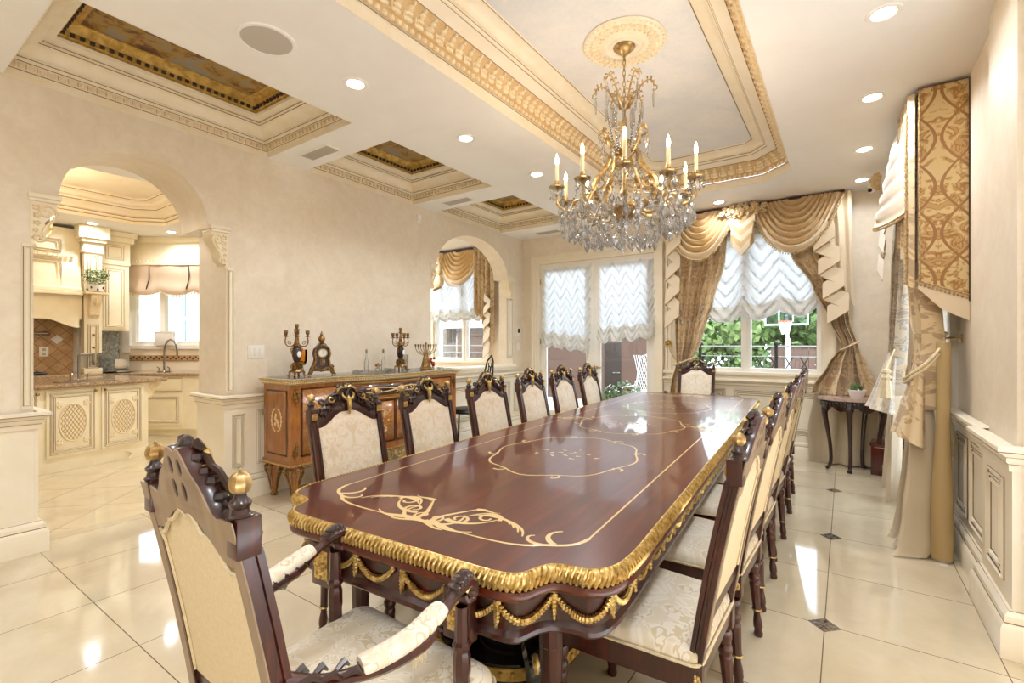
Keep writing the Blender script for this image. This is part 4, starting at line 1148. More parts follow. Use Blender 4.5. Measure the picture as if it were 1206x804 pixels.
# inlay: stringing line with scrolls at the near corners and side, oval cartouches down the middle
def inlay(m):
    z = THT + .0006
    def rib(pts, w):
        pts = [Vector((a, b, z)) for a, b in pts]
        m.tube(pts, w, 4, sc=(.12, 1) if True else (1, 1), up=(0, 0, 1))
    thin = lambda pts, w: rib(pts, (lambda u: w(u) * .4 + .0006) if callable(w) else w * .4)
    def scroll(ox, oy, sx, sy, s):
        T = lambda L: [(ox + sx * a * s, oy + sy * b * s) for a, b in L]
        thin(T(bez([(0, 0), (.05, .0), (.08, .05), (.05, .1)], 10)), lambda u: .010 * s * 2 * (1 - .8 * u) + .001)
        thin(T(bez([(0, .0), (-.03, .05), (.02, .1), (.05, .16)], 10)), lambda u: .012 * s * 2 * (1 - .8 * u) + .001)
        thin(T([(.05 + a, .07 + b) for a, b in spiral(0, 0, .035, .01, -90, 260, 14)]), lambda u: .007 * s * 2 * (1 - .5 * u))
        thin(T(bez([(.05, .16), (.08, .18), (.1, .15), (.13, .17)], 8)), lambda u: .012 * s * 2 * (1 - u) + .001)
        thin(T(bez([(0, 0), (-.06, .02), (-.08, -.03), (-.13, -.02)], 8)), lambda u: .011 * s * 2 * (1 - .7 * u) + .001)
        thin(T(bez([(.02, .05), (.07, .03), (.13, .06), (.15, .12)], 12)), lambda u: .011 * s * 2 * (1 - .85 * u) + .001)
        thin(T([(.12 + a, .115 + b) for a, b in spiral(0, 0, .04, .008, 0, 380, 16)]), lambda u: .008 * s * 2 * (1 - .6 * u))
        thin(T(bez([(.0, .02), (.04, -.02), (.1, -.02), (.14, .01)], 10)), lambda u: .009 * s * 2 * (1 - .8 * u) + .001)
        thin(T([(-.06 + a, .04 + b) for a, b in spiral(0, 0, .03, .008, -60, -400, 14)]), lambda u: .006 * s * 2 * (1 - .5 * u))
        for k in range(6):                                          # acanthus plume
            d = .02 * k; thin(T(bez([(.06 + d * .6, .1 + d * .5), (.08 + d, .15 - d * .2), (.12 + d * 1.3, .17 - d * .5), (.15 + d * 1.2, .145 - d * .9)], 8)), lambda u: s * (.004 + .022 * u * (1 - u)))
    x1, y0, y1 = .53, .17, TL - .17
    for sx in (-1, 1):
        rib([(sx * x1, y0 + .16), (sx * x1, TL / 2 - .1)], .0035); rib([(sx * x1, TL / 2 + .1), (sx * x1, y1 - .16)], .0035)
        for yy, sy in ((y0, 1), (y1, -1)):
            rib(bez([(sx * x1, yy + sy * .16), (sx * (x1 - .01), yy + sy * .08), (sx * (x1 - .06), yy + sy * .07), (sx * (x1 - .1), yy + sy * .05)], 8), .007)
            rib(bez([(sx * (x1 - .1), yy + sy * .05), (sx * .38, yy + sy * .0), (sx * .3, yy), (sx * .18, yy)], 8), lambda u: .007 - .004 * u)
            rib(bez([(sx * (x1 - .07), yy + sy * .07), (sx * (x1 - .12), yy + sy * .09), (sx * (x1 - .13), yy + sy * .15), (sx * (x1 - .09), yy + sy * .17)], 10), lambda u: .009 * (1 - .7 * u) + .001)
            rib(bez([(sx * (x1 - .1), yy + sy * .05), (sx * (x1 - .16), yy + sy * .04), (sx * (x1 - .18), yy + sy * .09), (sx * (x1 - .15), yy + sy * .1)], 8), lambda u: .008 * (1 - .6 * u))
            scroll(sx * .04, yy + sy * .01, sx, sy, 1.15)
            rib(bez([(sx * .18, yy), (sx * .12, yy), (sx * .1, yy + sy * .02), (sx * .05, yy + sy * .02)], 8), lambda u: .003 + .008 * u)
        scroll(sx * x1, TL / 2 - .02, -sx, 1, .8)
    for cy in (TL * .27, TL * .5, TL * .73):
        a, b = .36, .46 if cy != TL * .5 else .42
        N = 72
        rib([((a + .012 * cos(8 * 2 * PI * k / N)) * cos(2 * PI * k / N), cy + (b + .016 * cos(8 * 2 * PI * k / N)) * sin(2 * PI * k / N)) for k in range(N + 1)], .0045)
        for k in range(8):
            an = 2 * PI * (k + .5) / 8; px, py = (a + .0) * cos(an), cy + b * sin(an)
            rib([(px + p, py + q) for p, q in spiral(0, 0, .035, .008, k * 45, k * 45 + 300, 10)], lambda u: .007 * (1 - .6 * u))
        for k in range(14):
            an = k * 2.4; r = .012 + .011 * k ** .9
            rib([(r * cos(an) * 1.4, cy + r * sin(an)), (r * cos(an) * 1.4 + .03 * cos(an + 1), cy + r * sin(an) + .03 * sin(an + 1))], lambda u: .011 * (1 - .8 * u))
one(inlay, 'inlay', M['inlay'], tb, ang=60)
# pedestals: black urn columns on a banded plinth with four scrolled gilt feet
for py in (.75, TL / 2, TL - .75):
    pd = one(lambda m: (m.lathe([(.05, .1), (.3, .1), (.3, .17), (.25, .19), (.2, .2), (.14, .21), (.11, .25), (.13, .3), (.17, .36), (.17, .42), (.12, .46), (.1, .5), (.2, .55), (.26, .58), (.26, .64), (.05, .64)], (0, py, 0), 28),), 'pedestal', M['black_lacquer'], tb)
    def bd(m):
        m.lathe([(.301, .112), (.306, .114), (.306, .158), (.301, .16)], (0, py, 0), 40)
        for k in range(44):
            a = 2 * PI * k / 44; m.ell((.307 * cos(a), py + .307 * sin(a), .136), (.012, .012, .016), None, 6, 4)
        m.lathe([(.172, .38), (.178, .385), (.178, .4), (.172, .405)], (0, py, 0), 30)
    one(bd, 'gilt_band', M['gold_dark'], pd)
    for k in range(4):
        a = PI / 4 + k * PI / 2; c, s = cos(a), sin(a)
        L = [(.2, .2), (.3, .24), (.36, .2), (.37, .12), (.42, .05), (.48, .03), (.5, .05), (.47, .07)]
        ft = one(lambda m: m.tube([(c * r, py + s * r, z) for r, z in [(p.x, p.y) for p in spline([V(x, y, 0) for x, y in L], 4)]], lambda u: .038 - .012 * u, 8), 'pedestal_foot', M['black_lacquer'], tb)
        one(lambda m: (m.tube([(c * (.33 + x), py + s * (.33 + x), .2 + z) for x, z in spiral(0, 0, .06, .012, -60, 380, 16)], .014, 6), m.tube([(c * r, py + s * r, z + .036) for r, z in ((.37, .13), (.42, .06), (.47, .035))], .012, 6)), 'gilt_scroll', M['gold'], ft)
# turned supports under the bow at each end
for sx in (-1, 1):
    for yy in (.3, TL - .3):
        lg = one(lambda m: m.lathe([(.02, 0), (.025, .02), (.018, .05), (.022, .08), (.026, .1), (.02, .12), (.025, .15), (.028, .3), (.031, .42), (.023, .44), (.034, .46), (.034, .49), (.024, .5), (.038, .53), (.04, .57)], (sx * .42, yy, 0), 20, None, 10, .03), 'leg', M['mahogany'], tb)
        one(lambda m: [m.lathe([(.024, z), (.036, z + .006), (.024, z + .012)], (sx * .42, yy, 0), 18) for z in (.118, .435, .5)], 'gilt_ring', M['gold'], lg)
# ------------------------------------------------------------------ chairs round the table
proto = chair('x', 'dining chairs along the long table')
LPOS = [(-2.13, 1.55, 0), (-2.15, 2.15, 0), (-2.18, 2.8, -2), (-2.21, 3.44, 1), (-2.25, 4.07, 0), (-2.28, 4.7, 0)]
LLAB = ['nearest damask-backed mahogany chair on the sideboard side of the table', 'damask-backed mahogany chair before the sideboard, second from the armchair end on that side',
        'damask-backed mahogany chair third from the armchair end, by the sideboard\'s far end', 'damask-backed mahogany chair in front of the thermostat, fourth from the armchair end on that side',
        'damask-backed mahogany chair before the left french door leaf, fifth on the sideboard side', 'damask-backed mahogany chair before the gap of the french doors, farthest on the sideboard side']
RPOS = [(-.225, 1.63, -3), (-.225, 2.27, -4), (-.23, 2.93, -3), (-.245, 3.6, -4), (-.255, 4.2, -3), (-.28, 4.82, -3)]
RLAB = ['nearest mahogany dining chair on the drapes side, its cream seat fully in view', 'mahogany dining chair just behind the nearest one on the drapes side', 'mahogany dining chair third from the front on the drapes side',
        'mahogany dining chair fourth from the front on the drapes side', 'mahogany dining chair fifth from the front on the drapes side', 'farthest mahogany dining chair on the drapes side of the table']
# chair local: faces +Y, back top is .35 m behind the origin
first = True
for pos, lab, face, grp in [(p, l, -90, 'dining chairs on the sideboard side') for p, l in zip(LPOS, LLAB)] + [(p, l, 90, 'dining chairs on the drapes side') for p, l in zip(RPOS, RLAB)]:
    bx, by, da = pos; rz = rad(face + da) + TA * .6
    o = V(-sin(rz), cos(rz), 0) * .355
    loc = V(bx, by, 0) + o
    c = proto if first else dup(proto)
    first = False
    c.location = loc; c.rotation_euler = (0, 0, rz); c['label'] = lab; c['group'] = grp
pa = chair('carved mahogany armchair at the near table end, plain cream back facing the viewer', 'dining armchairs at the table ends', True)
pa.location = (-1.05, .42 + .345, 0); pa.rotation_euler = (0, 0, rad(-1.5)); pa.scale = (1, 1, 1.018)
c = dup(pa, (-1.52, 5.98, 0), rad(180 + 3), 'damask-backed armchair at the far table end, in front of the window')
# ------------------------------------------------------------------ marquetry sideboard
SX0, SX1, SY0, SY1, SZ0, SZ1 = -4.27, -3.84, 2.27, 4.36, .33, 1.0
sb = thing('sideboard', 'long marquetry sideboard with gilt mounts and cream-gold top against the left wall', 'sideboard', ((SX0 + SX1) / 2, (SY0 + SY1) / 2, 0))
ox, oy = sb.location.x, sb.location.y
x0, x1, y0, y1 = SX0 - ox, SX1 - ox, SY0 - oy, SY1 - oy
BW = .55                                                       # half length of the bowed centre
def front(y, g=0):
    t = abs(y) / BW
    return x1 + g + (.09 * (1 - t * t) + .02 if t < 1 else 0)
def plan(g):
    ys = [y0 - g, -BW - .001] + [lerp(-BW, BW, i / 16) for i in range(17)] + [BW + .001, y1 + g]
    return [(x0, y0 - g)] + [(front(y, g), y) for y in ys] + [(x0, y1 + g)]
def sbody(m):
    m.prism(plan(0), SZ0, SZ1)
    m.prism(plan(.014), SZ0 - .03, SZ0); m.prism(plan(.006), SZ0, SZ0 + .015)
one(sbody, 'body', M['burl'], sb, ang=25)
def top(m):
    m.prism(plan(.012), SZ1, SZ1 + .012); m.prism(plan(.028), SZ1 + .012, SZ1 + .036); m.prism(plan(.04), SZ1 + .036, SZ1 + .052)
one(top, 'top', M['moulding'], sb, ang=25)
def tgilt(m):
    for g, z, r in ((.0415, SZ1 + .044, .007), (.013, SZ1 + .006, .005), (.015, SZ0 - .015, .009)):
        P = plan(g); m.tube([(a, b, z) for a, b in P], r, 6)
    for g, z in ((.03, SZ1 + .024),):
        for (a, b), (c, d) in zip(plan(g), plan(g)[1:]):
            L = math.hypot(c - a, d - b); k = max(1, int(L / .018))
            for i in range(k): m.ell((lerp(a, c, (i + .5) / k), lerp(b, d, (i + .5) / k), z), .0075, None, 5, 4)
one(tgilt, 'gilt_edge', M['gold'], sb)
one(lambda m: m.prism(plan(.02), SZ1 + .0525, SZ1 + .059), 'glass_top', M['thin_glass'], sb)
def strip(m, put, a0, a1, z0, z1, w=.009, h=.003):
    for q in ((a0, a1, z0, z0 + w), (a0, a1, z1 - w, z1), (a0, a0 + w, z0, z1), (a1 - w, a1, z0, z1)):
        v = [m.bm.verts.new(put(a, z, h)) for a, z in ((q[0], q[2]), (q[1], q[2]), (q[1], q[3]), (q[0], q[3]))]; m._f(v)
def curved(m, a0, a1, z0, z1, h, n=8):
    m.grid(lambda u, v: V(front(lerp(a0, a1, u)) + h, lerp(a0, a1, u), lerp(z0, z1, v)), n, 1)
# side panels
for yy, s, nm in ((y0, -1, 'side_panel'), (y1, 1, 'side_panel')):
    def sp(m): m.box(x0 + .06, x1 - .06, yy + (s * .001 if s > 0 else -.004), yy + (.004 if s > 0 else -.001), SZ0 + .07, SZ1 - .06)
    p = one(sp, nm, M['burl'], sb)
    one(lambda m: strip(m, lambda a, z, h: (a, yy + s * (.002 + h), z), x0 + .055, x1 - .055, SZ0 + .06, SZ1 - .05, .014), 'banding', M['stringing'], p)
    def wreath(m):
        cx, cz = (x0 + x1) / 2, SZ0 + .36; yy2 = yy + s * .0052
        for sgn in (-1, 1):
            m.tube([(cx + sgn * a, yy2, cz + b) for a, b in arc(0, 0, .075, .1, -80, 75, 14)], .006, 4)
            for k in range(7):
                a = rad(-70 + 22 * k); m.ell((cx + sgn * .077 * cos(a), yy2, cz + .1 * sin(a)), (.016, .0015, .009), None, 6, 4)
        for k in range(6): m.ell((cx + rnd.uniform(-.03, .03), yy2, cz + rnd.uniform(-.05, .06)), (.018, .0015, .02), None, 6, 4)
    one(wreath, 'inlaid_wreath', M['inlay'], p)
# doors and drawer across the front
def scrolls(m, a0, a1, z0, z1, n, h):
    ca, cz = (a0 + a1) / 2, (z0 + z1) / 2; W2, H2 = (a1 - a0) / 2, (z1 - z0) / 2
    F = lambda a, z: V(front(a) + h, a, z)
    for s in (-1, 1):
        for t in (-1, 1):
            m.tube([F(ca + s * W2 * a, cz + t * H2 * b) for a, b in bez([(0, .1), (.3, .9), (.75, .7), (.6, .25)], 10)], lambda u: .006 * (1 - .6 * u), 4)
            m.tube([F(ca + s * W2 * (.62 + .5 * a), cz + t * H2 * (.4 + .8 * b)) for a, b in spiral(0, 0, .28, .06, 250, -90, 12)], .0035, 4)
    for k in range(n):
        a = ca + W2 * .85 * rnd.uniform(-1, 1); z = cz + H2 * .8 * rnd.uniform(-1, 1); m.ell(F(a, z), (.0015, .014, .009), Matrix.Rotation(rnd.uniform(0, 3), 3, 'X'), 6, 4)
for a0, a1, z0, z1, nm in ((y0 + .09, -BW - .02, SZ0 + .05, SZ1 - .03, 'door'), (BW + .02, y1 - .09, SZ0 + .05, SZ1 - .03, 'door'), (-BW + .03, -.005, SZ0 + .05, SZ1 - .2, 'door'), (.005, BW - .03, SZ0 + .05, SZ1 - .2, 'door'), (-BW + .03, BW - .03, SZ1 - .165, SZ1 - .03, 'drawer')):
    d = one(lambda m: curved(m, a0, a1, z0, z1, .006, 12), nm, M['marquetry'] if nm == 'door' else M['stringing'], sb)
    d.modifiers.new('thickness', 'SOLIDIFY').thickness = .006
    one(lambda m: [curved(m, *q, .0075, 12) for q in ((a0, a1, z0, z0 + .014), (a0, a1, z1 - .014, z1), (a0, a0 + .014, z0, z1), (a1 - .014, a1, z0, z1))], 'banding', M['stringing'] if nm == 'door' else M['burl'], d)
    one(lambda m: scrolls(m, a0 + .03, a1 - .03, z0 + .03, z1 - .03, 16, .0082), 'inlaid_scrolls', M['inlay'], d)
    if nm == 'drawer':
        one(lambda m: [m.tube([(front(a) + .012, a, z) for a in (lerp(a0 - .02, a1 + .02, i / 14) for i in range(15))], .008, 6) for z in (z0 - .014, z1 + .012)], 'gilt_moulding', M['gold'], d)
        one(lambda m: [m.ell((front(a) + .014, a, (z0 + z1) / 2), .012, None, 10, 6) for a in (a0 + .07, a1 - .07)], 'knob', M['chrome'], d)
    else:
        one(lambda m: m.ell((front((a0 + a1) / 2) + .012, a1 - .03 if a0 < 0 else a0 + .03, (z0 + z1) / 2), (.008, .008, .014), None, 8, 6), 'escutcheon', M['gold'], d)
# gilt-bronze mounts on the corner stiles
for yy in (y0 + .045, -BW - .0, BW + .0, y1 - .045):
    for zc, dr in ((SZ1 - .09, -1), (SZ0 + .09, 1)):
        def mount(m):
            xf = front(yy) if abs(abs(yy) - BW) > .05 else x1 + .02
            for k in range(7): m.ell((xf + .008, yy + .018 * cos(k * .9), zc + .035 * sin(k * .9) * 1.2), (.012, .011, .018), None, 6, 4)
            m.tube([(xf + .008, yy - .014, zc), (xf + .02, yy, zc + dr * .03), (xf + .006, yy + .004, zc + dr * .1)], [.008, .009, .003], 6)
        one(mount, 'bronze_mount', M['bronze'], sb)
# acanthus legs and the pierced apron
for lx, ly in ((x0 + .06, y0 + .06), (x1 - .045, y0 + .06), (x1 + .01, -BW + .02), (x1 + .01, BW - .02), (x1 - .045, y1 - .06), (x0 + .06, y1 - .06)):
    lg = one(lambda m: m.lathe([(.022, 0), (.026, .008), (.026, .025), (.02, .035), (.022, .06), (.03, .13), (.042, .2), (.058, .245), (.06, .27), (.045, .29), (.05, .302)], (lx, ly, 0), 20, None, 5, .08), 'leg', M['burl'], sb)
    def lgm(m):
        for k in range(6):
            a = k * PI / 3; c, s = cos(a), sin(a)
            m.tube([(lx + c * r, ly + s * r, z) for r, z in ((.05, .295), (.068, .27), (.066, .235), (.05, .19), (.036, .12), (.027, .05))], [.006, .013, .012, .008, .005, .004], 5)
            a += PI / 6; m.ell((lx + .06 * cos(a), ly + .06 * sin(a), .262), (.014, .014, .02), None, 6, 4)
        m.lathe([(.026, 0), (.031, .006), (.031, .022), (.024, .03)], (lx, ly, 0), 14)
    one(lgm, 'bronze_mount', M['bronze'], lg)
def apr(m):
    for s in (-1, 1):
        for c in (-.3, -.1, .1, .3):
            m.tube([(front(c) + .0, c + s * (.03 + a), .24 + b) for a, b in spiral(0, 0, .05, .012, 80, -330, 14)], .007, 5)
    for k in range(9): m.ell((front(-.4 + .1 * k) + .004, -.4 + .1 * k, .26), (.012, .02, .025), None, 6, 4)
one(apr, 'pierced_apron', M['gold_dark'], sb)
ST = SZ1 + .0595
# ---- things on the sideboard
def candelabra(x, y, label, rz=0):
    t = thing('candelabra', label, 'candelabra', (x, y, ST), rz, 'bronze candelabra on the sideboard')
    def base(m):
        m.lathe([(.03, .035), (.055, .045), (.05, .06), (.035, .075), (.045, .1), (.05, .115), (.035, .125), (.022, .135)], n=18)
        for k in range(4):
            a = PI / 4 + k * PI / 2; m.tube([(.04 * cos(a), .04 * sin(a), .055), (.06 * cos(a), .06 * sin(a), .04), (.062 * cos(a), .062 * sin(a), .015), (.072 * cos(a), .072 * sin(a), .004)], [.012, .011, .009, .011], 6)
        for k in range(8): m.ell((.045 * cos(k * PI / 4), .045 * sin(k * PI / 4), .088), (.01, .01, .016), None, 6, 4)
    one(base, 'base', M['bronze'], t)
    b = one(lambda m: m.lathe([(.018, .13), (.03, .145), (.04, .185), (.042, .22), (.036, .25), (.026, .262)], n=20), 'vase_body', M['mahogany_dark'], t)
    one(lambda m: m.ell((.04, 0, .2), (.006, .02, .028), None, 12, 8), 'medallion', M['pot_white'], b)
    one(lambda m: [m.tube([(0, s * .035, .255), (0, s * .055, .25), (0, s * .05, .22), (0, s * .042, .2)], .006, 6) for s in (-1, 1)] + [m.lathe([(.026, .26), (.034, .268), (.02, .28), (.012, .3), (.018, .31), (.009, .32), (.009, .4), (.014, .405), (.009, .412)], n=16)], 'stem', M['bronze'], t)
    cupf = lambda m, c: (m.lathe([(.006, -.02), (.024, -.012), (.026, -.008), (.01, -.004), (.012, .004), (.017, .012), (.017, .034), (.02, .038), (.013, .038)], c, 14))
    for k in range(4):
        a = PI / 4 + k * PI / 2 + .2; c, s = cos(a), sin(a)
        def arm(m):
            P = spline([V(c * r, s * r, z) for r, z in ((.01, .3), (.035, .275), (.07, .272), (.092, .3), (.09, .34), (.088, .36))], 4)
            m.tube(P, .0055, 6); m.tube([(c * (.06 + p), s * (.06 + p), .3 + q) for p, q in spiral(0, 0, .02, .006, 0, 400, 12)], .0035, 5)
            cupf(m, (c * .088, s * .088, .372))
        one(arm, 'arm', M['bronze'], t)
    one(lambda m: cupf(m, (0, 0, .43)), 'candle_cup', M['bronze'], t)
    return t
candelabra(-4.0, 2.42, 'bronze five-cup candelabra beside the mantel clock, sideboard\'s left end')
candelabra(-4.02, 3.65, 'bronze five-cup candelabra next to the menorah, sideboard\'s right half', .3)
# mantel clock
t = thing('mantel_clock', 'ornate bronze mantel clock with round white dial on the sideboard', 'clock', (-4.02, 2.68, ST), rad(-22))
def ck(m):
    P = [(-.075, .04), (.075, .04), (.08, .07), (.06, .1), (.05, .15), (.062, .2), (.058, .255), (.035, .285), (.02, .3), (-.02, .3), (-.035, .285), (-.058, .255), (-.062, .2), (-.05, .15), (-.06, .1), (-.08, .07)]
    m.solid([P], .085, FX(0), .006)
one(ck, 'case', M['mahogany_dark'], t)
def mounts(m):
    for s in (-1, 1):
        m.tube([(.045, s * a, b) for a, b in ((.06, .25), (.068, .2), (.056, .15), (.066, .1), (.088, .06), (.095, .03), (.115, .006))], [.006, .01, .008, .01, .014, .012, .01], 6)
        m.tube([(-.04, s * a, b) for a, b in ((.06, .25), (.068, .2), (.056, .15), (.066, .1), (.088, .06), (.095, .03), (.11, .006))], [.006, .01, .008, .01, .012, .012, .01], 6)
        m.tube([(.045, s * .075 + s * a, .075 + b) for a, b in spiral(0, 0, .025, .006, 0, 380, 10)], .006, 5)
    for k in range(9): m.ell((.05, -.06 + .015 * k, .055 + .01 * cos(k)), (.01, .011, .014), None, 6, 4)
    m.lathe([(.012, .3), (.028, .305), (.02, .315), (.03, .325), (.032, .345), (.022, .365), (.012, .372), (.016, .38), (.008, .395), (.002, .41)], n=14)
    for k in range(5): m.ell((.05, -.03 + .015 * k, .285 - abs(k - 2) * .008), (.008, .01, .012), None, 6, 4)
    for k in range(6): m.ell((.048, .012 * (k % 3 - 1), .12 + .02 * (k // 3)), (.008, .01, .014), None, 6, 4)
one(mounts, 'bronze_mount', M['bronze'], t)
dl = one(lambda m: m.lathe([(0, 0), (.038, 0), (.036, .006), (0, .008)], (.043, 0, .205), 24, Matrix(((0, 0, 1), (0, 1, 0), (-1, 0, 0)))), 'dial', M['clock_face'], t)
one(lambda m: m.lathe([(.037, -.002), (.044, .002), (.043, .01), (.037, .012)], (.043, 0, .205), 24, Matrix(((0, 0, 1), (0, 1, 0), (-1, 0, 0))), ring=True), 'bezel', M['brass_antique'], dl)
def hands(m):
    m.box(.052, .0535, -.0015, .0015, .2, .228); m.box(.052, .0535, 0, .02, .204, .207)
    for k in range(12):
        a = k * PI / 6; m.box(.0515, .0525, .031 * sin(a) - .0015, .031 * sin(a) + .0015, .205 + .031 * cos(a) - .003, .205 + .031 * cos(a) + .003)
one(hands, 'hands', M['black'], dl)
one(lambda m: m.box(.044, .05, -.022, .022, .1, .15, .004), 'painted_plaque', M['pink_marble'], t)
# amber candle glass behind the first candelabra
t = thing('glass_goblet', 'tall clear and amber glass goblet between the candelabra and the clock', 'goblet', (-4.1, 2.53, ST))
one(lambda m: m.lathe([(.03, 0), (.032, .004), (.008, .01), (.006, .06), (.01, .09)], n=18), 'stem', M['thin_glass'], t)
one(lambda m: m.lathe([(.01, .09), (.03, .1), (.044, .13), (.048, .2), (.045, .24), (.043, .24), (.044, .2), (.04, .135), (.008, .1)], n=20), 'bowl', M['amber_glass'], t)
# glass tray with two slim bottles and a squat stopper jar
t = thing('glass_tray', 'long clear glass tray holding slim bottles in the middle of the sideboard', 'tray', (-4.03, 3.3, ST))
one(lambda m: (m.box(-.09, .09, -.21, .21, 0, .008, .003), m.box(-.09, -.084, -.21, .21, .008, .03), m.box(.084, .09, -.21, .21, .008, .03), m.box(-.084, .084, -.21, -.204, .008, .03), m.box(-.084, .084, .204, .21, .008, .03)), 'dish', M['thin_glass'], t)
def bottle(x, y, h, lab):
    t = thing('glass_bottle', lab, 'bottle', (x, y, ST + .0085), 0, 'slim glass bottles on the tray')
    one(lambda m: m.lathe([(.02, 0), (.024, .006), (.022, .1), (.012, .14), (.009, .16), (.009, h), (.007, h), (.006, .15), (.018, .1), (.019, .01)], n=18), 'body', M['thin_glass'], t)
    one(lambda m: m.lathe([(.006, h - .01), (.01, h + .002), (.011, h + .02), (.006, h + .03)], n=12), 'cork', M['bronze'], t)
bottle(-4.03, 3.2, .2, 'left of the two slim corked glass bottles on the tray')
bottle(-4.03, 3.42, .2, 'right of the two slim corked glass bottles on the tray')
t = thing('stopper_jar', 'small squat glass jar with a bronze flower stopper between slim bottles', 'jar', (-3.985, 3.31, ST + .0085))
one(lambda m: m.lathe([(.022, 0), (.026, .005), (.026, .03), (.012, .04), (.01, .045)], n=16), 'body', M['thin_glass'], t)
one(lambda m: [m.ell((.018 * cos(k * 1.05), .018 * sin(k * 1.05), .06), .014, None, 7, 5) for k in range(6)] + [m.ell((0, 0, .075), .014, None, 7, 5)], 'stopper', M['bronze'], t)
# menorah
t = thing('menorah', 'bronze nine-branch menorah on the sideboard beside the half wall', 'menorah', (-3.98, 4.0, ST), rad(-20))
one(lambda m: m.lathe([(.06, 0), (.068, .006), (.066, .02), (.045, .035), (.03, .05), (.018, .06), (.014, .08), (.022, .095), (.014, .11), (.014, .17), (.02, .18), (.012, .19), (.01, .23)], n=20, lobes=6, amp=.08), 'base', M['bronze'], t)
for k in range(1, 5):
    for s in (-1, 1):
        R = .032 * k
        def br(m):
            z0 = .21 - .012 * k
            m.tube([(0, s * R * sin(rad(a)), .255 - (.255 - z0) * cos(rad(a))) for a in (0, 20, 40, 60, 80, 90)] + [(0, s * R, .262)], .0045, 6)
            m.lathe([(.004, .258), (.011, .262), (.006, .268), (.01, .276), (.01, .288), (.006, .288)], (0, s * R, 0), 10)
        one(br, 'branch', M['bronze'], t)
one(lambda m: m.lathe([(.009, .22), (.008, .275), (.013, .28), (.007, .287), (.012, .296), (.012, .31), (.006, .31)], n=12), 'centre_cup', M['bronze'], t)
t = thing('photo_frame', 'small upright glass frame between the right candelabra and the menorah', 'frame', (-4.12, 3.82, ST), rad(10))
one(lambda m: m.box(-.006, .006, -.045, .045, 0, .17, .003), 'pane', M['thin_glass'], t)
one(lambda m: (m.box(-.03, .03, -.05, .05, -.0, .012, .003)), 'stand', M['chrome'], t)
t = thing('pomegranate_ornament', 'small red glass berry cluster ornament near the sideboard\'s right end', 'ornament', (-4.1, 4.22, ST))
one(lambda m: [m.ell((rnd.uniform(-.025, .025), rnd.uniform(-.03, .03), .03 + .011 * k), .017, None, 8, 6) for k in range(9)], 'berries', M['red_fruit'], t)
one(lambda m: m.lathe([(.025, 0), (.028, .006), (.012, .012), (.01, .03)], n=12), 'foot', M['thin_glass'], t)
t = thing('tea_light_dish', 'low white dish lying at the right end of the sideboard', 'dish', (-3.96, 4.22, ST))
one(lambda m: m.lathe([(.02, 0), (.035, .006), (.04, .022), (.037, .022), (.03, .01), (0, .008)], n=18), 'bowl', M['pot_white'], t)
# ------------------------------------------------------------------ half-round side table with a cactus bowl
t = thing('console_table', 'small half-round carved side table with pink marble top under the right drape', 'table', (.08, 6.3, 0))
def lobed(r, n=64, a0=0, a1=360): return [(r * (1 + .03 * cos(6 * rad(a))) * cos(rad(a)) * 1.02, r * (1 + .03 * cos(6 * rad(a))) * sin(rad(a)) * .72) for a in (lerp(a0, a1, i / n) for i in range(n))]
one(lambda m: (m.prism(lobed(.31), .765, .785), m.prism(lobed(.315), .75, .765)), 'marble_top', M['pink_marble'], t, ang=30)
def apn(m):
    n = 64
    R = [[m.bm.verts.new((x, y, z + (.025 * cos(8 * 2 * PI * k / n) if z < .68 else 0))) for k, (x, y) in enumerate(lobed(r))] for r, z in ((.3, .75), (.285, .735), (.28, .66), (.25, .66), (.25, .74))]
    for A, B in zip(R, R[1:]):
        for k in range(n): m._f([A[k], A[(k + 1) % n], B[(k + 1) % n], B[k]])
    for k in range(48):
        a = 2 * PI * k / 48; m.ell((.288 * cos(a) * 1.02, .288 * sin(a) * .72, .71), (.012, .012, .03), None, 6, 4)
one(apn, 'apron', M['mahogany_dark'], t, ang=40)
for a in (205, 262, 330, 70):
    c, s = cos(rad(a)) * .26, sin(rad(a)) * .18
    def lg(m):
        L = [(1.0, .72), (1.08, .66), (1.1, .6), (1.0, .45), (.9, .28), (.86, .12), (.92, .04), (1.05, .012)]
        m.tube(spline([V(c * r, s * r, z) for r, z in L], 4), lambda u: .036 - .018 * sstep(0, .6, u) + .008 * sstep(.9, 1, u), 10)
        m.ell((c * 1.08, s * 1.08, .66), (.04, .04, .045), None, 10, 6)
    one(lg, 'leg', M['mahogany_dark'], t)
t = thing('cactus_pot', 'white oval bowl of small green cacti on the pink marble side table', 'plant', (.105, 6.27, .7855))
one(lambda m: m.lathe([(.055, 0), (.06, .005), (.082, .075), (.08, .08), (.076, .078), (.06, .06), (0, .058)], n=24), 'bowl', M['pot_white'], t)
one(lambda m: m.lathe([(0, .06), (.074, .066), (.074, .06)], n=20), 'soil', M['soil'], t)
one(lambda m: m.lathe([(.02, .06), (.03, .08), (.03, .12), (.02, .145), (.004, .155)], (-.025, 0, 0), 24, None, 8, .12), 'cactus', M['cactus'], t)
def aloe(m):
    for k in range(11):
        a = k * 2.4; r = .02 + .04 * (k % 3) / 2
        m.tube([(.035, 0, .065), (.035 + .02 * cos(a), .02 * sin(a), .1), (.035 + (.03 + r * .4) * cos(a), (.03 + r * .4) * sin(a), .115 + .01 * (k % 4))], [.008, .007, .001], 6, sc=(.5, 1))
one(aloe, 'succulent', M['cactus'], t)
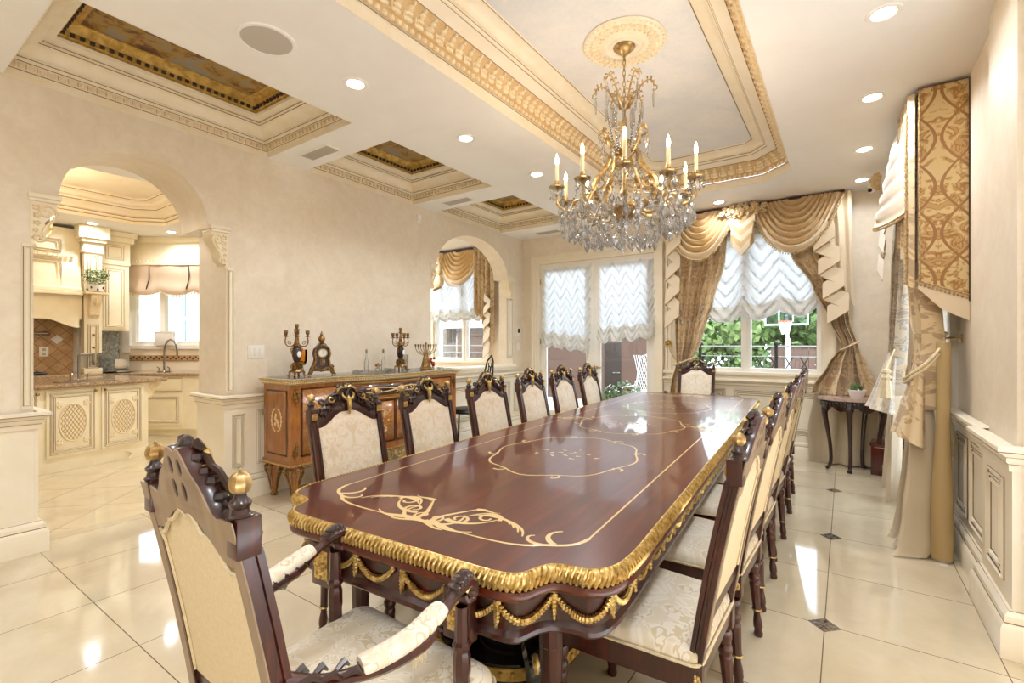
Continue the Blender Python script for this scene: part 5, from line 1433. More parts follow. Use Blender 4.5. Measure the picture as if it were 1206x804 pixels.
# dark red chest with a brass vase standing in front of it
t = thing('wooden_chest', 'dark red wooden chest on the floor under the side table\'s right end', 'chest', (.36, 6.28, 0), rad(-6))
def chest(m):
    m.box(-.13, .16, -.1, .18, 0, .32, .006); m.box(-.14, .17, -.11, .19, .3, .33, .006)
one(chest, 'body', M['red_wood'], t)
one(lambda m: (m.box(-.08, .14, -.108, -.1, .05, .28, .003),), 'front_panel', M['red_wood'], t)
one(lambda m: [m.tube([(-.1 + .24 * (k % 2) * 0, -.112, .29), (.15, -.112, .29)], .003, 4) for k in range(1)], 'inlay_line', M['gold_dark'], t)
t = thing('metal_vase', 'small silvery metal vase standing before the dark red chest', 'vase', (.36, 6.09, 0), 0)
one(lambda m: m.lathe([(.03, 0), (.034, .006), (.03, .02), (.05, .07), (.055, .12), (.045, .16), (.03, .18), (.034, .195), (.03, .19), (.025, .17)], n=20), 'body', M['chrome'], t)
# ------------------------------------------------------------------ window dressing
def swag(m, P0, P1, out, drop, eL=.2, eR=.2, d0=.1, nf=7, bulge=.12, A=.03, skew=0.0, border=.86, uvw=1.0, loop=False):
    """a draped swag hung from P0 to P1; material 0 body, 1 border band. returns the lower edge"""
    P0, P1, out = Vector(P0), Vector(P1), Vector(out)
    def f(u, v):
        s = sin(PI * u); q = 4 * u * (1 - u); uu = u + skew * s * v * .25
        vv = v
        dz = lerp(eL, eR, u) * vv + lerp(d0, drop - (eL + eR) / 2, vv) * q ** .85
        ph = nf * 2 * PI * v + .4 * sin(5 * u)
        o = bulge * s * (.35 + .65 * v) + A * (.35 + .65 * s) * (sin(ph) + .35 * sin(2 * ph + .6)) + .02
        if loop:                                                   # every fold is a loop hung from the top edge, the upper ones narrower
            k = lerp(.16, 1.0, v ** .8); w = 2 * u - 1; uu = .5 + skew + w * .5 * k - skew * abs(w) ** .7 * (1 if k > .9 else k)
            dz = lerp(d0, drop, v) * (1 - abs(w) ** 2.3) + lerp(0, (eL if w < 0 else eR), v ** 3) * abs(w) ** 3
        return lerp(P0, P1, uu) + V(0, 0, -dz) + out * o
    m.grid(f, 28, nf * 9, uvs=(uvw, drop), mi=lambda u, v: 1 if v > border else 0)
    return [f(i / 40, 1.0) for i in range(41)]
def bead_fringe(m, pts, step=.028, r=.008, ln=.02):
    P = [Vector(p) for p in pts]; acc = 0; nxt = 0
    m.tube(P, .006, 5)
    for a, b in zip(P, P[1:]):
        L = (b - a).length
        while nxt <= acc + L and L > 1e-6:
            q = lerp(a, b, (nxt - acc) / L); m.ell(q + V(0, 0, -ln), (r, r, r * 1.3), None, 6, 4); m.tube([q, q + V(0, 0, -ln)], .002, 3, cap=False); nxt += step
        acc += L
def drape(m, rows, axis, pl, n=7, nz=40, uvw=1.4, phase=0.0, amps=None, nu=None):
    """tied-back drape: rows of (z, a0, a1, base, amp); axis 'x': runs along x, pleats along -y ; 'y': runs along y, pleats along x"""
    rows = sorted(rows, reverse=True)
    def at(z):
        for r0, r1 in zip(rows, rows[1:]):
            if r0[0] >= z >= r1[0]:
                t = (r0[0] - z) / (r0[0] - r1[0]); t = t * t * (3 - 2 * t) * .6 + t * .4
                return [lerp(a, b, t) for a, b in zip(r0[1:], r1[1:])]
        return rows[-1][1:]
    z1, z0 = rows[0][0], rows[-1][0]
    def f(u, v):
        z = lerp(z0, z1, v); a0, a1, base, amp = at(z)
        ph = 2 * PI * n * (u + .05 * sin(2 * PI * u * 1.7 + phase)) + phase
        d = amp * (sin(ph) + .3 * sin(2 * ph + 1 + z) + .25 * sin(ph * .5 + 2 * z)); a = lerp(a0, a1, u) + amp * .3 * cos(ph)
        return V(a, base - d, z) if axis == 'x' else V(base - d, a, z)
    m.grid(f, nu or n * 12, nz, uvs=(uvw, z1 - z0)); return f
def cascade(m, a0, a1, ztop, zs, zl, base, n, axis='x', out=-1, fold=.05, amp=.03, nz=16, top_step=0.0):
    """folded jabot: zigzag pleats with a contrasting lining, longer towards a1"""
    sgn = 1 if a1 > a0 else -1
    def f(u, v):
        tr = tri(u * n + .25); a = lerp(a0, a1, u) + sgn * fold * .5 * tr
        zb = lerp(zs, zl, u) ; z = lerp(zb, ztop - top_step * u, v)
        ph = u * n * 2 * PI; o = out * (amp * (1.2 - .5 * v) * (.5 + .5 * sin(ph)) + .012 + .05 * u)
        return V(a, base + o, z) if axis == 'x' else V(base + o, a, z)
    m.grid(f, n * 8, nz, uvs=(abs(a1 - a0) * 3, ztop - zl), mi=lambda u, v: 1 if tri(u * n + .25 + .05) > tri(u * n + .25) else 0)
    return [f(i / 80, 0) for i in range(81)]
def zigzag(m, xa, xb, ztop, zbot, n, h, base, axis='x', dx=0.0, step=.03):
    """cascade edge: a ribbon folded to and fro; faces alternate cloth / lining. drifts by dx on the way down"""
    d = (ztop - zbot - h) / (2 * n)
    for k in range(2 * n):
        def P(side, kk, low):
            t = kk / (2 * n); a = (xb if side else xa) + dx * t; z = ztop - d * kk - (h if low else 0) * (.85 + .3 * t)
            b = base - step * (1.2 if side else .2) - .02 * t - (.012 if low else 0); return V(a, b, z) if axis == 'x' else V(b, a, z)
        A, B = (0, 1) if k % 2 == 0 else (1, 0); off = -.012 * (k % 2)
        q = [P(A, k, 0), P(B, k + 1, 0), P(B, k + 1, 1), P(A, k, 1)]
        for vv in q: vv[1 if axis == 'x' else 0] += off
        f = m._f([m.bm.verts.new(v) for v in q]); f.material_index = 1
        m.mi = 0; m.tube([q[3], q[2]], .0055, 4); m.mi = 1
def balloon(m, x0, x1, zt, zb, y, nch, rows, tilt=0.0, scal=.06, amp=.02, zamp=.05):
    W = x1 - x0
    def f(u, v):
        w = .5 + .5 * tri(u * nch)                                   # 0..1 chevron
        edge = zb + tilt * (u - .5) - scal * (1 - (2 * (u * nch % 1.0) - 1) ** 2) + .012 * sin(u * 40)
        k = v + (.0 if v > 1 else 0); z = lerp(edge, zt, v)
        ph = rows * (v * (1.35 - .35 * v)) - zamp * rows * 1.9 * w / max(.3, (zt - zb)) * (1 - .25 * v)
        fr = ph % 1.0; fold = (1 - fr) ** 1.6 if fr > .12 else fr / .12
        o = amp * (1.6 - .8 * v) * fold * (1 + .25 * sin(u * 31 + 5 * v)) + .01 * w * (1 - v) + .03 * sstep(.2, 0, v)
        return V(lerp(x0, x1, u) + .004 * sin(v * 60), y - o, z)
    m.grid(f, nch * 16, rows * 14)
    NU, NV = nch * 16, rows * 14
    def phase(u, v): return (rows * (v * (1.35 - .35 * v)) - zamp * rows * 1.9 * (.5 + .5 * tri(u * nch)) / max(.3, (zt - zb)) * (1 - .25 * v)) % 1.0
    G = {}
    def gv(i, j):
        if (i, j) not in G: G[i, j] = m.bm.verts.new(f(i / NU, j / NV) + V(0, .012, .0))
        return G[i, j]
    for j in range(NV):                                            # the cloth lies double where each gather turns up
        for i in range(NU):
            if .05 < phase((i + .5) / NU, (j + .5) / NV) < .38: m._f([gv(i, j), gv(i + 1, j), gv(i + 1, j + 1), gv(i, j + 1)])
    return [f(i / 60, 0) for i in range(61)], (lambda u, v: f(u, v * .17) + V(0, -.022 - .01 * sin(v * 9), 0))
# ---- balloon shades
def shade(label, *a, **k):
    t = thing('balloon_shade', label, 'blind', ((a[0] + a[1]) / 2, a[4], a[2]), 0, 'white balloon shades')
    cx, cz = t.location.x, t.location.z
    aa = (a[0] - cx, a[1] - cx, 0, a[3] - cz, 0) + a[5:]; edge = []
    def bl(m):
        e, g = balloon(m, *aa, **k); edge.extend(e); fn.append(g)
    fn = []; one(bl, 'voile', M['sheer'], t, ang=80)
    one(lambda m: m.grid(fn[0], 60, 8), 'gathered_hem', M['sheer_hem'], t, ang=80)
    one(lambda m: m.tube(edge, .012, 6), 'hem', M['sheer'], t)
    one(lambda m: m.box(aa[0], aa[1], -.012, .012, -.02, .012), 'headrail', M['trim_white'], t)
shade('white pleated balloon shade on the left french door leaf', -3.95, -3.13, 2.55, 1.33, YB + .0, 4, 9, tilt=-.1, amp=.036, zamp=.09)
shade('white pleated balloon shade on the right french door leaf', -3.0, -2.15, 2.55, 1.46, YB + .0, 4, 8, tilt=.06, amp=.036, zamp=.09)
shade('white pleated balloon shade behind the window\'s gold swags', -1.84, -.24, 2.72, 1.74, YB - .02, 4, 6, tilt=.12, scal=.1, amp=.055, zamp=.13)
shade('white balloon shade in the breakfast window seen through the small arch', -6.36, -5.12, 2.75, 1.82, YB - .02, 5, 8, amp=.04, zamp=.1)
# ---- the window's drapery
YW = 6.45
t = thing('window_valance', 'gold satin swag valance with flower rosette over the dining window', 'valance', (-.98, YW, 3.0))
LX = t.location
def loc(p): return Vector(p) - LX
def part(fn, name, mats, par, **k):
    m = MB(); r = fn(m)
    o = m.build(name, mats, par, **k)
    o.data.transform(Matrix.Translation(-LX)); return o, r
part(lambda m: m.box(-1.96, .0, YW - .04, YB, 3.02, 3.045), 'board', M['mahogany'], t)
part(lambda m: m.grid(lambda u, v: V(lerp(-1.95, -.01, u), YW + .0 + .006 * sin(u * 60), lerp(2.72 + .1 * cos(u * 4 * PI), 3.03, v)), 80, 4, uvs=(1.9, .3)), 'valance_panel', M['curtain_damask'], t)
o, e1 = part(lambda m: swag(m, (-1.93, YW - .03, 3.03), (-1.12, YW - .03, 3.02), (0, -1, 0), .62, .22, .1, nf=7, bulge=.1, loop=True, d0=.03), 'swag', [M['satin_tan'], M['satin_cream']], t, ang=80)
part(lambda m: bead_fringe(m, e1), 'bead_fringe', M['fringe'], o)
o, e2 = part(lambda m: swag(m, (-.92, YW - .03, 3.02), (-.03, YW - .03, 3.04), (0, -1, 0), .64, .12, .02, nf=8, bulge=.1, loop=True, d0=.03), 'swag', [M['satin_tan'], M['satin_cream']], t, ang=80)
part(lambda m: bead_fringe(m, e2), 'bead_fringe', M['fringe'], o)
def chev(m):
    for k in range(6):
        z = 2.93 - k * .075; w = .155 - .012 * k; y = YW - .1 - .012 * k; m.mi = k % 2
        for s in (-1, 1):
            p = [(-1.02, z - .06), (-1.02, z - .15), (-1.02 + s * w, z - .04), (-1.02 + s * w, z + .05)]
            m.prism(p if s > 0 else p[::-1], y - .006 * (s + 1), y - .006 * (s + 1) + .006, FY(0))
    m.mi = 0; m.prism([(-1.15, 2.56), (-1.02, 2.42), (-.89, 2.56), (-.9, 2.98), (-1.14, 2.98)], YW - .09, YW - .085, FY(0))
part(chev, 'centre_jabot', [M['satin_tan'], M['satin_cream']], t)
def rosette(m, c, R, n=26, out=(0, -1, 0), wide=1.0):
    rr = random.Random(3); side = Vector((-out[1], out[0], 0))
    for k in range(n):
        a = k * 2.4; r = R * (k / n) ** .5
        p = Vector(c) + side * (r * cos(a) * wide) + V(0, 0, r * sin(a) * .62) + Vector(out) * (.05 * (1 - k / n))
        for j in range(3):
            b = a + j * 2.1; m.ell(p + side * (.016 * cos(b)) + V(0, 0, .016 * sin(b)), (.024, .016, .018), Matrix.Rotation(b, 3, 'Y'), 6, 4)
part(lambda m: rosette(m, (-1.02, YW - .1, 2.96), .13, 30, wide=2.1), 'rosette', M['bronze'] if 0 else M['satin_tan'], t)
# jabots at the sides
o, e = part(lambda m: (zigzag(m, -1.93, -1.74, 2.95, 1.58, 4, .17, YW - .06, dx=-.02), m.box(-1.96, -1.72, YW - .05, YW - .045, 2.5, 3.02)), 'jabot', [M['curtain_damask'], M['satin_cream']], t, ang=20)
def rj(m):
    zigzag(m, -.33, -.11, 2.8, 1.6, 4, .17, YW - .07, dx=.17)
    m.grid(lambda u, v: V(lerp(-.2, .03 + .03 * v, u) + .06 * (1 - v), YW - .03 - .018 * sin(u * 16), lerp(lerp(2.3, 1.75, u), 3.03, v)), 30, 14, uvs=(.4, 1.3))
o, e = part(rj, 'jabot', [M['curtain_damask'], M['satin_cream']], t, ang=20)
part(lambda m: bead_fringe(m, [(.0, YW - .12, 3.0), (-.04, YW - .13, 2.9), (-.12, YW - .13, 2.7), (-.22, YW - .13, 2.56)], .03, .008, .014), 'bead_fringe', M['fringe'], o)
# tied-back drapes
def tie_rope(m, c, rx, ry, z, tail=None):
    P = [(c[0] + rx * cos(a), c[1] + ry * sin(a), z + .05 * cos(a)) for a in (2 * PI * k / 28 for k in range(28))]
    for q in (0, PI): m.tube([(x + .006 * cos(k * 1.5 + q), y, zz + .006 * sin(k * 1.5 + q)) for k, (x, y, zz) in enumerate(P)], .007, 5, True)
def tassel(m, c, L=.2, r=.035):
    c = Vector(c)
    m.lathe([(.008, 0), (r * .7, -.01), (r * .8, -.03), (r * .4, -.045), (r * .6, -.055), (r * .9, -.075), (r * .5, -.09), (r * .75, -.1), (r, -L), (r * .9, -L - .005)], c, 16, None, 8, .06)
def drape_thing(label, loc, rows, axis, n, mats, **k):
    global LX
    t = thing('drape', label, 'curtain', loc, 0, 'tied-back damask drapes'); LX = t.location.copy()
    return t
t = drape_thing('gold damask drape tied back at the left of the dining window', (-1.75, YW, 0), None, 'x', 6, None)
o, f1 = part(lambda m: drape(m, [(2.98, -1.92, -1.2, YW + .04, .022), (2.4, -1.87, -1.24, YW + .03, .026), (1.9, -1.86, -1.38, YW + .02, .028), (1.4, -1.84, -1.52, YW + .0, .028), (1.12, -1.82, -1.64, YW - .01, .026), (.8, -1.9, -1.63, YW, .03), (.4, -1.96, -1.6, YW, .035), (.015, -2.0, -1.58, YW, .04)], 'x', None, 7, 46), 'cloth', M['curtain_damask'], t, ang=80)
part(lambda m: bead_fringe(m, [f1(1.0, v / 40) + V(.006, -.01, 0) for v in range(40, 14, -1)], .03, .007, .012), 'bead_fringe', M['tassel'], o)
part(lambda m: tie_rope(m, (-1.73, YW - .01), .125, .06, 1.12), 'tieback', M['tassel'], t)
def medal(m):
    for k in range(12):
        a = k * PI / 6; m.tube([(-1.93, YW + .02, 1.36), (-1.93 + .045 * cos(a), YW - .005, 1.36 + .045 * sin(a))], [.004, .012], 5)
    m.ell((-1.93, YW, 1.36), .018, None, 10, 6); m.tube([(-1.93, YB, 1.36), (-1.93, YW, 1.36)], .008, 6)
    m.tube([(-1.93, YW, 1.34), (-1.9, YW - .03, 1.25), (-1.83, YW - .06, 1.16), (-1.75, YW - .07, 1.09)], .006, 5)
part(medal, 'medallion_holdback', M['gold'], t)
t = drape_thing('gold damask drape swept back at the right of the dining window, behind the side table', (.05, YW, 0), None, 'x', 6, None)
RB = YW + .02
o, f2 = part(lambda m: drape(m, [(2.98, -.52, .0, RB + .02, .02), (2.4, -.52, .01, RB, .026), (2.0, -.3, .02, RB - .01, .03), (1.6, -.13, .06, RB - .02, .03), (1.33, -.03, .13, RB - .03, .032), (1.12, -.16, .22, RB - .04, .04), (.86, -.31, .34, RB - .05, .046), (.79, -.33, .35, RB - .05, .046)], 'x', None, 7, 50), 'cloth', M['curtain_damask'], t, ang=80)
part(lambda m: bead_fringe(m, [f2(0.0, v / 50) + V(-.006, -.01, 0) for v in range(50, 17, -1)], .03, .007, .012), 'bead_fringe', M['tassel'], o)
part(lambda m: drape(m, [(.8, -.28, .3, RB + .0, .03), (.4, -.34, .28, RB + .0, .034), (.015, -.33, .24, RB, .034)], 'x', None, 3, 20, phase=1.3), 'skirt', M['taupe_silk'], t, ang=80)
part(lambda m: tie_rope(m, (.04, RB - .02), .085, .065, 1.33), 'tieback', M['tassel'], t)
# ---- drapery on the right wall, seen nearly edge-on
t = thing('window_valance', 'cream satin swag valance on the right wall with damask side panel facing the room', 'valance', (.5, 5.0, 3.0)); LX = t.location.copy()
part(lambda m: m.box(.4, XR - .002, 4.16, 6.0, 3.02, 3.04), 'board', M['mahogany'], t)
part(lambda m: m.prism([(.415, 1.74), (XR - .004, 1.64), (XR - .004, 3.03), (.405, 3.03)], 4.14, 4.152, FY(0)), 'return_panel', M['panel_damask'], t)
def rb(m):
    m.prism([(.395, 1.72), (.415, 1.76), (XR - .004, 1.66), (XR - .004, 1.5), (.52, 1.57)], 4.133, 4.139, FY(0))
part(rb, 'lining_band', M['satin_cream'], t)
part(lambda m: (bead_fringe(m, [(lerp(.412, XR - .006, i / 10), 4.128, lerp(1.76, 1.66, i / 10)) for i in range(11)], .022, .008, .02), bead_fringe(m, [(.405, 4.138, z) for z in (3.02, 2.7, 2.4, 2.1, 1.76)], .035, .008, .012)), 'bead_fringe', M['fringe'], t)
part(lambda m: m.tube([(.405, 4.13, 3.03), (XR - .004, 4.13, 3.03), (XR - .004, 4.13, 1.62)], .004, 5), 'edge_cord', M['mahogany'], t)
o, e = part(lambda m: swag(m, (.4, 4.18, 3.03), (.4, 5.75, 3.03), (-1, 0, 0), .72, .75, .35, nf=5, bulge=.18, A=.009, border=.7), 'swag', [M['satin_cream'], M['satin_cream']], t, ang=80)
part(lambda m: bead_fringe(m, e), 'bead_fringe', M['fringe'], o)
part(lambda m: rosette(m, (.27, 5.85, 2.93), .09, 22, (-1, 0, 0)), 'rosette', M['satin_tan'], t)
def nj(m):
    m.grid(lambda u, v: V(.385 - .035 * sin(u * 22) - .03 * u, lerp(4.17, 4.62, u), lerp(lerp(1.72, 2.1, u), 3.02, v)), 40, 16, uvs=(.7, 1.3))
    m.mi = 0
o, e = part(nj, 'jabot', [M['curtain_damask'], M['satin_cream']], t, ang=30)
part(lambda m: bead_fringe(m, [(.34, 4.2, z) for z in (2.9, 2.6, 2.3, 2.0, 1.75)], .04, .009, .012), 'bead_fringe', M['fringe'], o)
part(lambda m: zigzag(m, 5.5, 5.8, 2.55, 1.95, 2, .16, .33, axis='y'), 'jabot', [M['drape_damask'], M['satin_cream']], t, ang=30)
t = drape_thing('damask drape with gold lining edge tied back on the right wall, puddling on the floor', (.45, 4.3, 0), None, 'y', 6, None)
o, f3 = part(lambda m: drape(m, [(2.95, 4.22, 4.75, .45, .035), (2.0, 4.2, 4.7, .44, .05), (1.6, 4.2, 4.62, .455, .055), (1.36, 4.22, 4.5, .465, .055), (1.15, 4.16, 4.5, .45, .065), (.92, 4.12, 4.5, .43, .07)], 'y', None, 6, 40, uvw=1.5), 'cloth', M['curtain_damask'], t, ang=80)
def pouf(m):
    """bell of damask hanging over the tie"""
    def f(u, v):
        z = lerp(.72, 1.18, v); a = 2 * PI * u; w = lerp(.1, .03, v ** .8) * (1 + .16 * sin(5 * a))
        return V(.345 + w * .85 * cos(a) + .06 * v, 4.08 + w * 1.1 * sin(a) + .06 * v, z - .05 * cos(a))
    m.grid(f, 40, 12, cu=True, uvs=(.6, .5))
part(pouf, 'gathered_bell', M['curtain_damask'], t, ang=80)
part(lambda m: drape(m, [(1.0, 4.14, 4.55, .42, .04), (.6, 4.05, 4.55, .4, .065), (.25, 3.98, 4.55, .38, .08), (.05, 3.92, 4.55, .36, .09), (.012, 3.88, 4.55, .33, .09)], 'y', None, 4, 24, phase=.7), 'skirt', M['taupe_silk'], t, ang=80)
def lin(m):
    def f(u, v):
        z = lerp(.015, 1.36, v); a = PI * (u * 1.25 - .2); w = .034 + .02 * (1 - v) + .006 * sin(7 * v); return V(.525 + w * -cos(a) - .03 * (1 - v), 4.14 - .16 * (1 - v) - w * .9 * sin(a) , z)
    m.grid(f, 18, 26)
part(lin, 'lining_edge', M['lining_gold'], t, ang=80)
part(lambda m: (m.tube([(XR, 4.4, 1.39), (XR - .08, 4.4, 1.39)], .009, 8), m.lathe([(.012, 0), (.03, .004), (.034, .012), (.02, .02), (.012, .03)], (XR - .08, 4.4, 1.39), 16, Matrix(((0, 0, -1), (0, 1, 0), (1, 0, 0)))), m.lathe([(.03, 0), (.03, .006), (.012, .01)], (XR, 4.4, 1.39), 16, Matrix(((0, 0, -1), (0, 1, 0), (1, 0, 0))))), 'holdback', M['brass_antique'], t)
def ropes(m):
    for d in (0, .03):
        m.tube(spline([V(.56, 4.38, 1.38 - d), V(.52, 4.15, 1.34 - d), V(.44, 4.05, 1.24 - d), V(.36, 4.06, 1.16 - d), V(.33, 4.2, 1.12 - d), V(.36, 4.4, 1.2 - d)], 5), .009, 6)
    for k in range(7): m.ell((.55 + .01 * cos(k * 2), 4.36, 1.42 - k * .025), (.018, .018, .016), None, 7, 5)
part(ropes, 'tieback', M['tassel'], t)
part(lambda m: (m.tube([(.6, 4.45, 1.3), (.6, 4.45, .66)], .003, 4), tassel(m, (.6, 4.45, .68), .1, .016)), 'cord_tassel', M['tassel'], t)
t = drape_thing('silvery damask drape with hanging cream tassel, farther along the right wall', (.4, 5.75, 0), None, 'y', 6, None)
part(lambda m: drape(m, [(2.95, 5.3, 5.98, .44, .03), (2.0, 5.4, 5.98, .42, .04), (1.4, 5.5, 5.95, .4, .045), (1.15, 5.5, 5.92, .38, .05), (.9, 5.35, 5.95, .33, .08), (.8, 5.32, 5.95, .32, .085)], 'y', None, 6, 40), 'cloth', M['drape_damask'], t, ang=80)
part(lambda m: drape(m, [(.9, 5.3, 5.95, .37, .03), (.45, 5.2, 5.95, .35, .045), (.02, 5.12, 5.95, .33, .05)], 'y', None, 4, 20), 'skirt', M['taupe_silk'], t, ang=80)
part(lambda m: (m.tube([(.36, 5.4, 1.3), (.3, 5.1, 1.2), (.28, 5.0, 1.14)], .007, 5), m.tube([(.34, 5.2, 1.28), (.28, 5.0, 1.14)], .006, 5), tassel(m, (.28, 5.0, 1.15), .24, .04)), 'tassel', M['tassel'], t)
def pouf2(m):
    def f(u, v):
        z = lerp(.78, 1.25, v); a = 2 * PI * u; w = lerp(.12, .03, v ** .8) * (1 + .16 * sin(5 * a)); return V(.25 + w * .8 * cos(a) + .09 * v, 5.22 + w * 1.1 * sin(a) + .06 * v, z - .03 * cos(a))
    m.grid(f, 40, 12, cu=True, uvs=(.7, .5))
part(pouf2, 'gathered_bell', M['drape_damask'], t, ang=80)
# ---- swag and cascade on the breakfast window
t = thing('window_valance', 'gold swag and long pleated cascade on the breakfast window through the small arch', 'valance', (-5.6, 6.5, 3.0)); LX = t.location.copy()
part(lambda m: m.box(-6.45, -4.9, 6.5, YB, 3.0, 3.03), 'board', M['mahogany'], t)
o, e = part(lambda m: swag(m, (-6.15, 6.5, 3.0), (-5.12, 6.5, 3.0), (0, -1, 0), .62, .12, .12, nf=7, bulge=.08, loop=True, d0=.03), 'swag', [M['satin_gold'], M['satin_cream']], t, ang=80)
part(lambda m: bead_fringe(m, e), 'bead_fringe', M['fringe'], o)
def bish(m):
    def f(u, v):
        z = lerp(2.36, 3.0, v); a = 2 * PI * u; w = .09 + .055 * abs(sin(v * PI * 2.6 + .3)) * (1 - .5 * v); return V(-6.12 + w * cos(a) * (1 + .1 * sin(6 * a)), 6.44 + w * .5 * sin(a), z + .03 * cos(a) * (1 - v))
    m.grid(f, 36, 40, cu=True, uvs=(.6, .6))
part(bish, 'gathered_tail', M['curtain_damask'], t, ang=80)
def brk(m):
    m.grid(lambda u, v: V(lerp(-5.24, -4.84, u), 6.44 - .045 * sin(u * 30) - .02 * sin(u * 13), lerp(lerp(2.0, 1.3, u) + .1 * tri(u * 4), 3.0, v)), 90, 12, uvs=(1.2, 1.8))
    zigzag(m, -5.0, -4.84, 2.2, 1.12, 4, .14, 6.4)
o, e = part(lambda m: brk(m), 'jabot', [M['curtain_damask'], M['satin_cream']], t, ang=60)
# ------------------------------------------------------------------ chandelier
CHX, CHY = -1.225, 3.1
t = thing('ceiling_medallion', 'round carved plaster medallion on the tray ceiling above the chandelier', 'medallion', (CHX, CHY, 3.383))
one(lambda m: m.lathe([(.27, 0), (.275, -.008), (.265, -.018), (.25, -.014), (.235, -.02), (.15, -.02), (.14, -.03), (.125, -.03), (.12, -.022), (.1, -.022), (.095, -.034), (.08, -.036), (.06, -.02), (0, -.02)], n=64), 'disc', M['moulding'], t, ang=50)
def mleaf(m):
    for k in range(28):
        a = 2 * PI * k / 28; c, s = cos(a), sin(a); Mz = Matrix.Rotation(a, 3, 'Z')
        m.ell((.2 * c, .2 * s, -.022), (.03, .014, .01), Mz, 7, 4); m.ell((.222 * cos(a + .11), .222 * sin(a + .11), -.022), (.012, .012, .009), None, 6, 4); m.ell((.172 * cos(a + .11), .172 * sin(a + .11), -.022), (.014, .009, .008), Mz, 6, 4)
    for k in range(40):
        a = 2 * PI * k / 40; m.ell((.256 * cos(a), .256 * sin(a), -.018), (.009, .009, .006), None, 6, 4)
one(mleaf, 'acanthus_ring', M['moulding_gilt'], t)
ch = thing('chandelier', 'large ten-candle gilt chandelier draped in clear crystals over the table', 'chandelier', (CHX, CHY, 3.36))
Z = lambda z: z - 3.36                                              # world height -> local
def canopy(m):
    m.lathe([(.0, 0), (.07, -.002), (.072, -.012), (.055, -.022), (.05, -.035), (.03, -.05), (.012, -.06), (.008, -.075)], n=28, lobes=14, amp=.03)
one(canopy, 'canopy', M['brass_antique'], ch)
def chain(m):
    for k in range(9):
        z = Z(3.285 - k * .036); r = (.009, .024)
        P = [(r[0] * cos(a) if k % 2 else 0, 0 if k % 2 else r[0] * cos(a), z + r[1] * sin(a)) for a in (2 * PI * j / 10 for j in range(10))]
        m.tube(P, .0032, 5, True)
one(chain, 'chain', M['brass_antique'], ch)
one(lambda m: m.lathe([(.006, Z(2.99)), (.02, Z(2.98)), (.028, Z(2.96)), (.012, Z(2.94)), (.01, Z(2.86)), (.022, Z(2.84)), (.014, Z(2.81)), (.012, Z(2.7)), (.035, Z(2.67)), (.045, Z(2.64)), (.02, Z(2.6)), (.014, Z(2.5)), (.018, Z(2.4)), (.03, Z(2.36)), (.014, Z(2.32)), (.1, Z(2.29)), (.115, Z(2.26)), (.09, Z(2.22)), (.05, Z(2.19)), (.02, Z(2.17)), (.012, Z(2.14))], n=24, lobes=8, amp=.03), 'stem', M['brass_antique'], ch)
def leafspray(m, a, pts, r0, leaf):
    c, s = cos(a), sin(a); P = spline([V(c * r, s * r, Z(z)) for r, z in pts], 5)
    m.tube(P, lambda u: r0 * (1 - .5 * u), 6)
    for k in range(3, len(P) - 1, 3):
        for q in (-1, 1):
            d = V(-s * q, c * q, 0) * leaf; m.tube([P[k], P[k] + d + V(0, 0, leaf * .5), P[k] + d * 1.3 - V(0, 0, leaf * .3)], [.003, .006, .002], 4)
    q = P[-1]; m.tube([q + V(c * a_, s * a_, b_) for a_, b_ in [(.02 * sin(w), -.02 + .02 * cos(w)) for w in (0, 1, 2, 3, 4)]], [.005, .005, .004, .003, .002], 5)
TIPS = []
for k in range(6):
    a = k * PI / 3 + .3
    one(lambda m: leafspray(m, a, ((.012, 2.93), (.05, 2.97), (.085, 3.04), (.12, 3.09), (.17, 3.11), (.195, 3.07)), .008, .022), 'upper_leaf_branch', M['brass_antique'], ch)
    TIPS += [(.19, a, 3.03, 's'), (.12, a + .2, 2.98, 's'), (.07, a + .5, 2.93, 's')]
for k in range(6):
    a = k * PI / 3 + .8
    one(lambda m: leafspray(m, a, ((.02, 2.62), (.06, 2.63), (.1, 2.68), (.12, 2.75), (.15, 2.78), (.165, 2.75)), .009, .02), 'mid_leaf_branch', M['brass_antique'], ch)
    TIPS += [(.17, a, 2.72, 'p'), (.1, a + .3, 2.66, 'p')]
for k in range(5):
    a = k * 2 * PI / 5 + .1; c, s = cos(a), sin(a)
    def lyre(m):
        P = spline([V(c * r, s * r, Z(z)) for r, z in ((.05, 2.66), (.09, 2.63), (.11, 2.57), (.15, 2.5), (.2, 2.44), (.21, 2.37), (.17, 2.31), (.1, 2.28))], 5)
        m.tube(P, lambda u: .012 + .006 * sin(PI * u), 8)
        m.tube([V(c * (.17 + x), s * (.17 + x), Z(2.42) + z) for x, z in spiral(0, 0, .05, .012, 60, 440, 16)], .008, 6)
    one(lyre, 'scroll_strut', M['brass_antique'], ch)
NC = 10
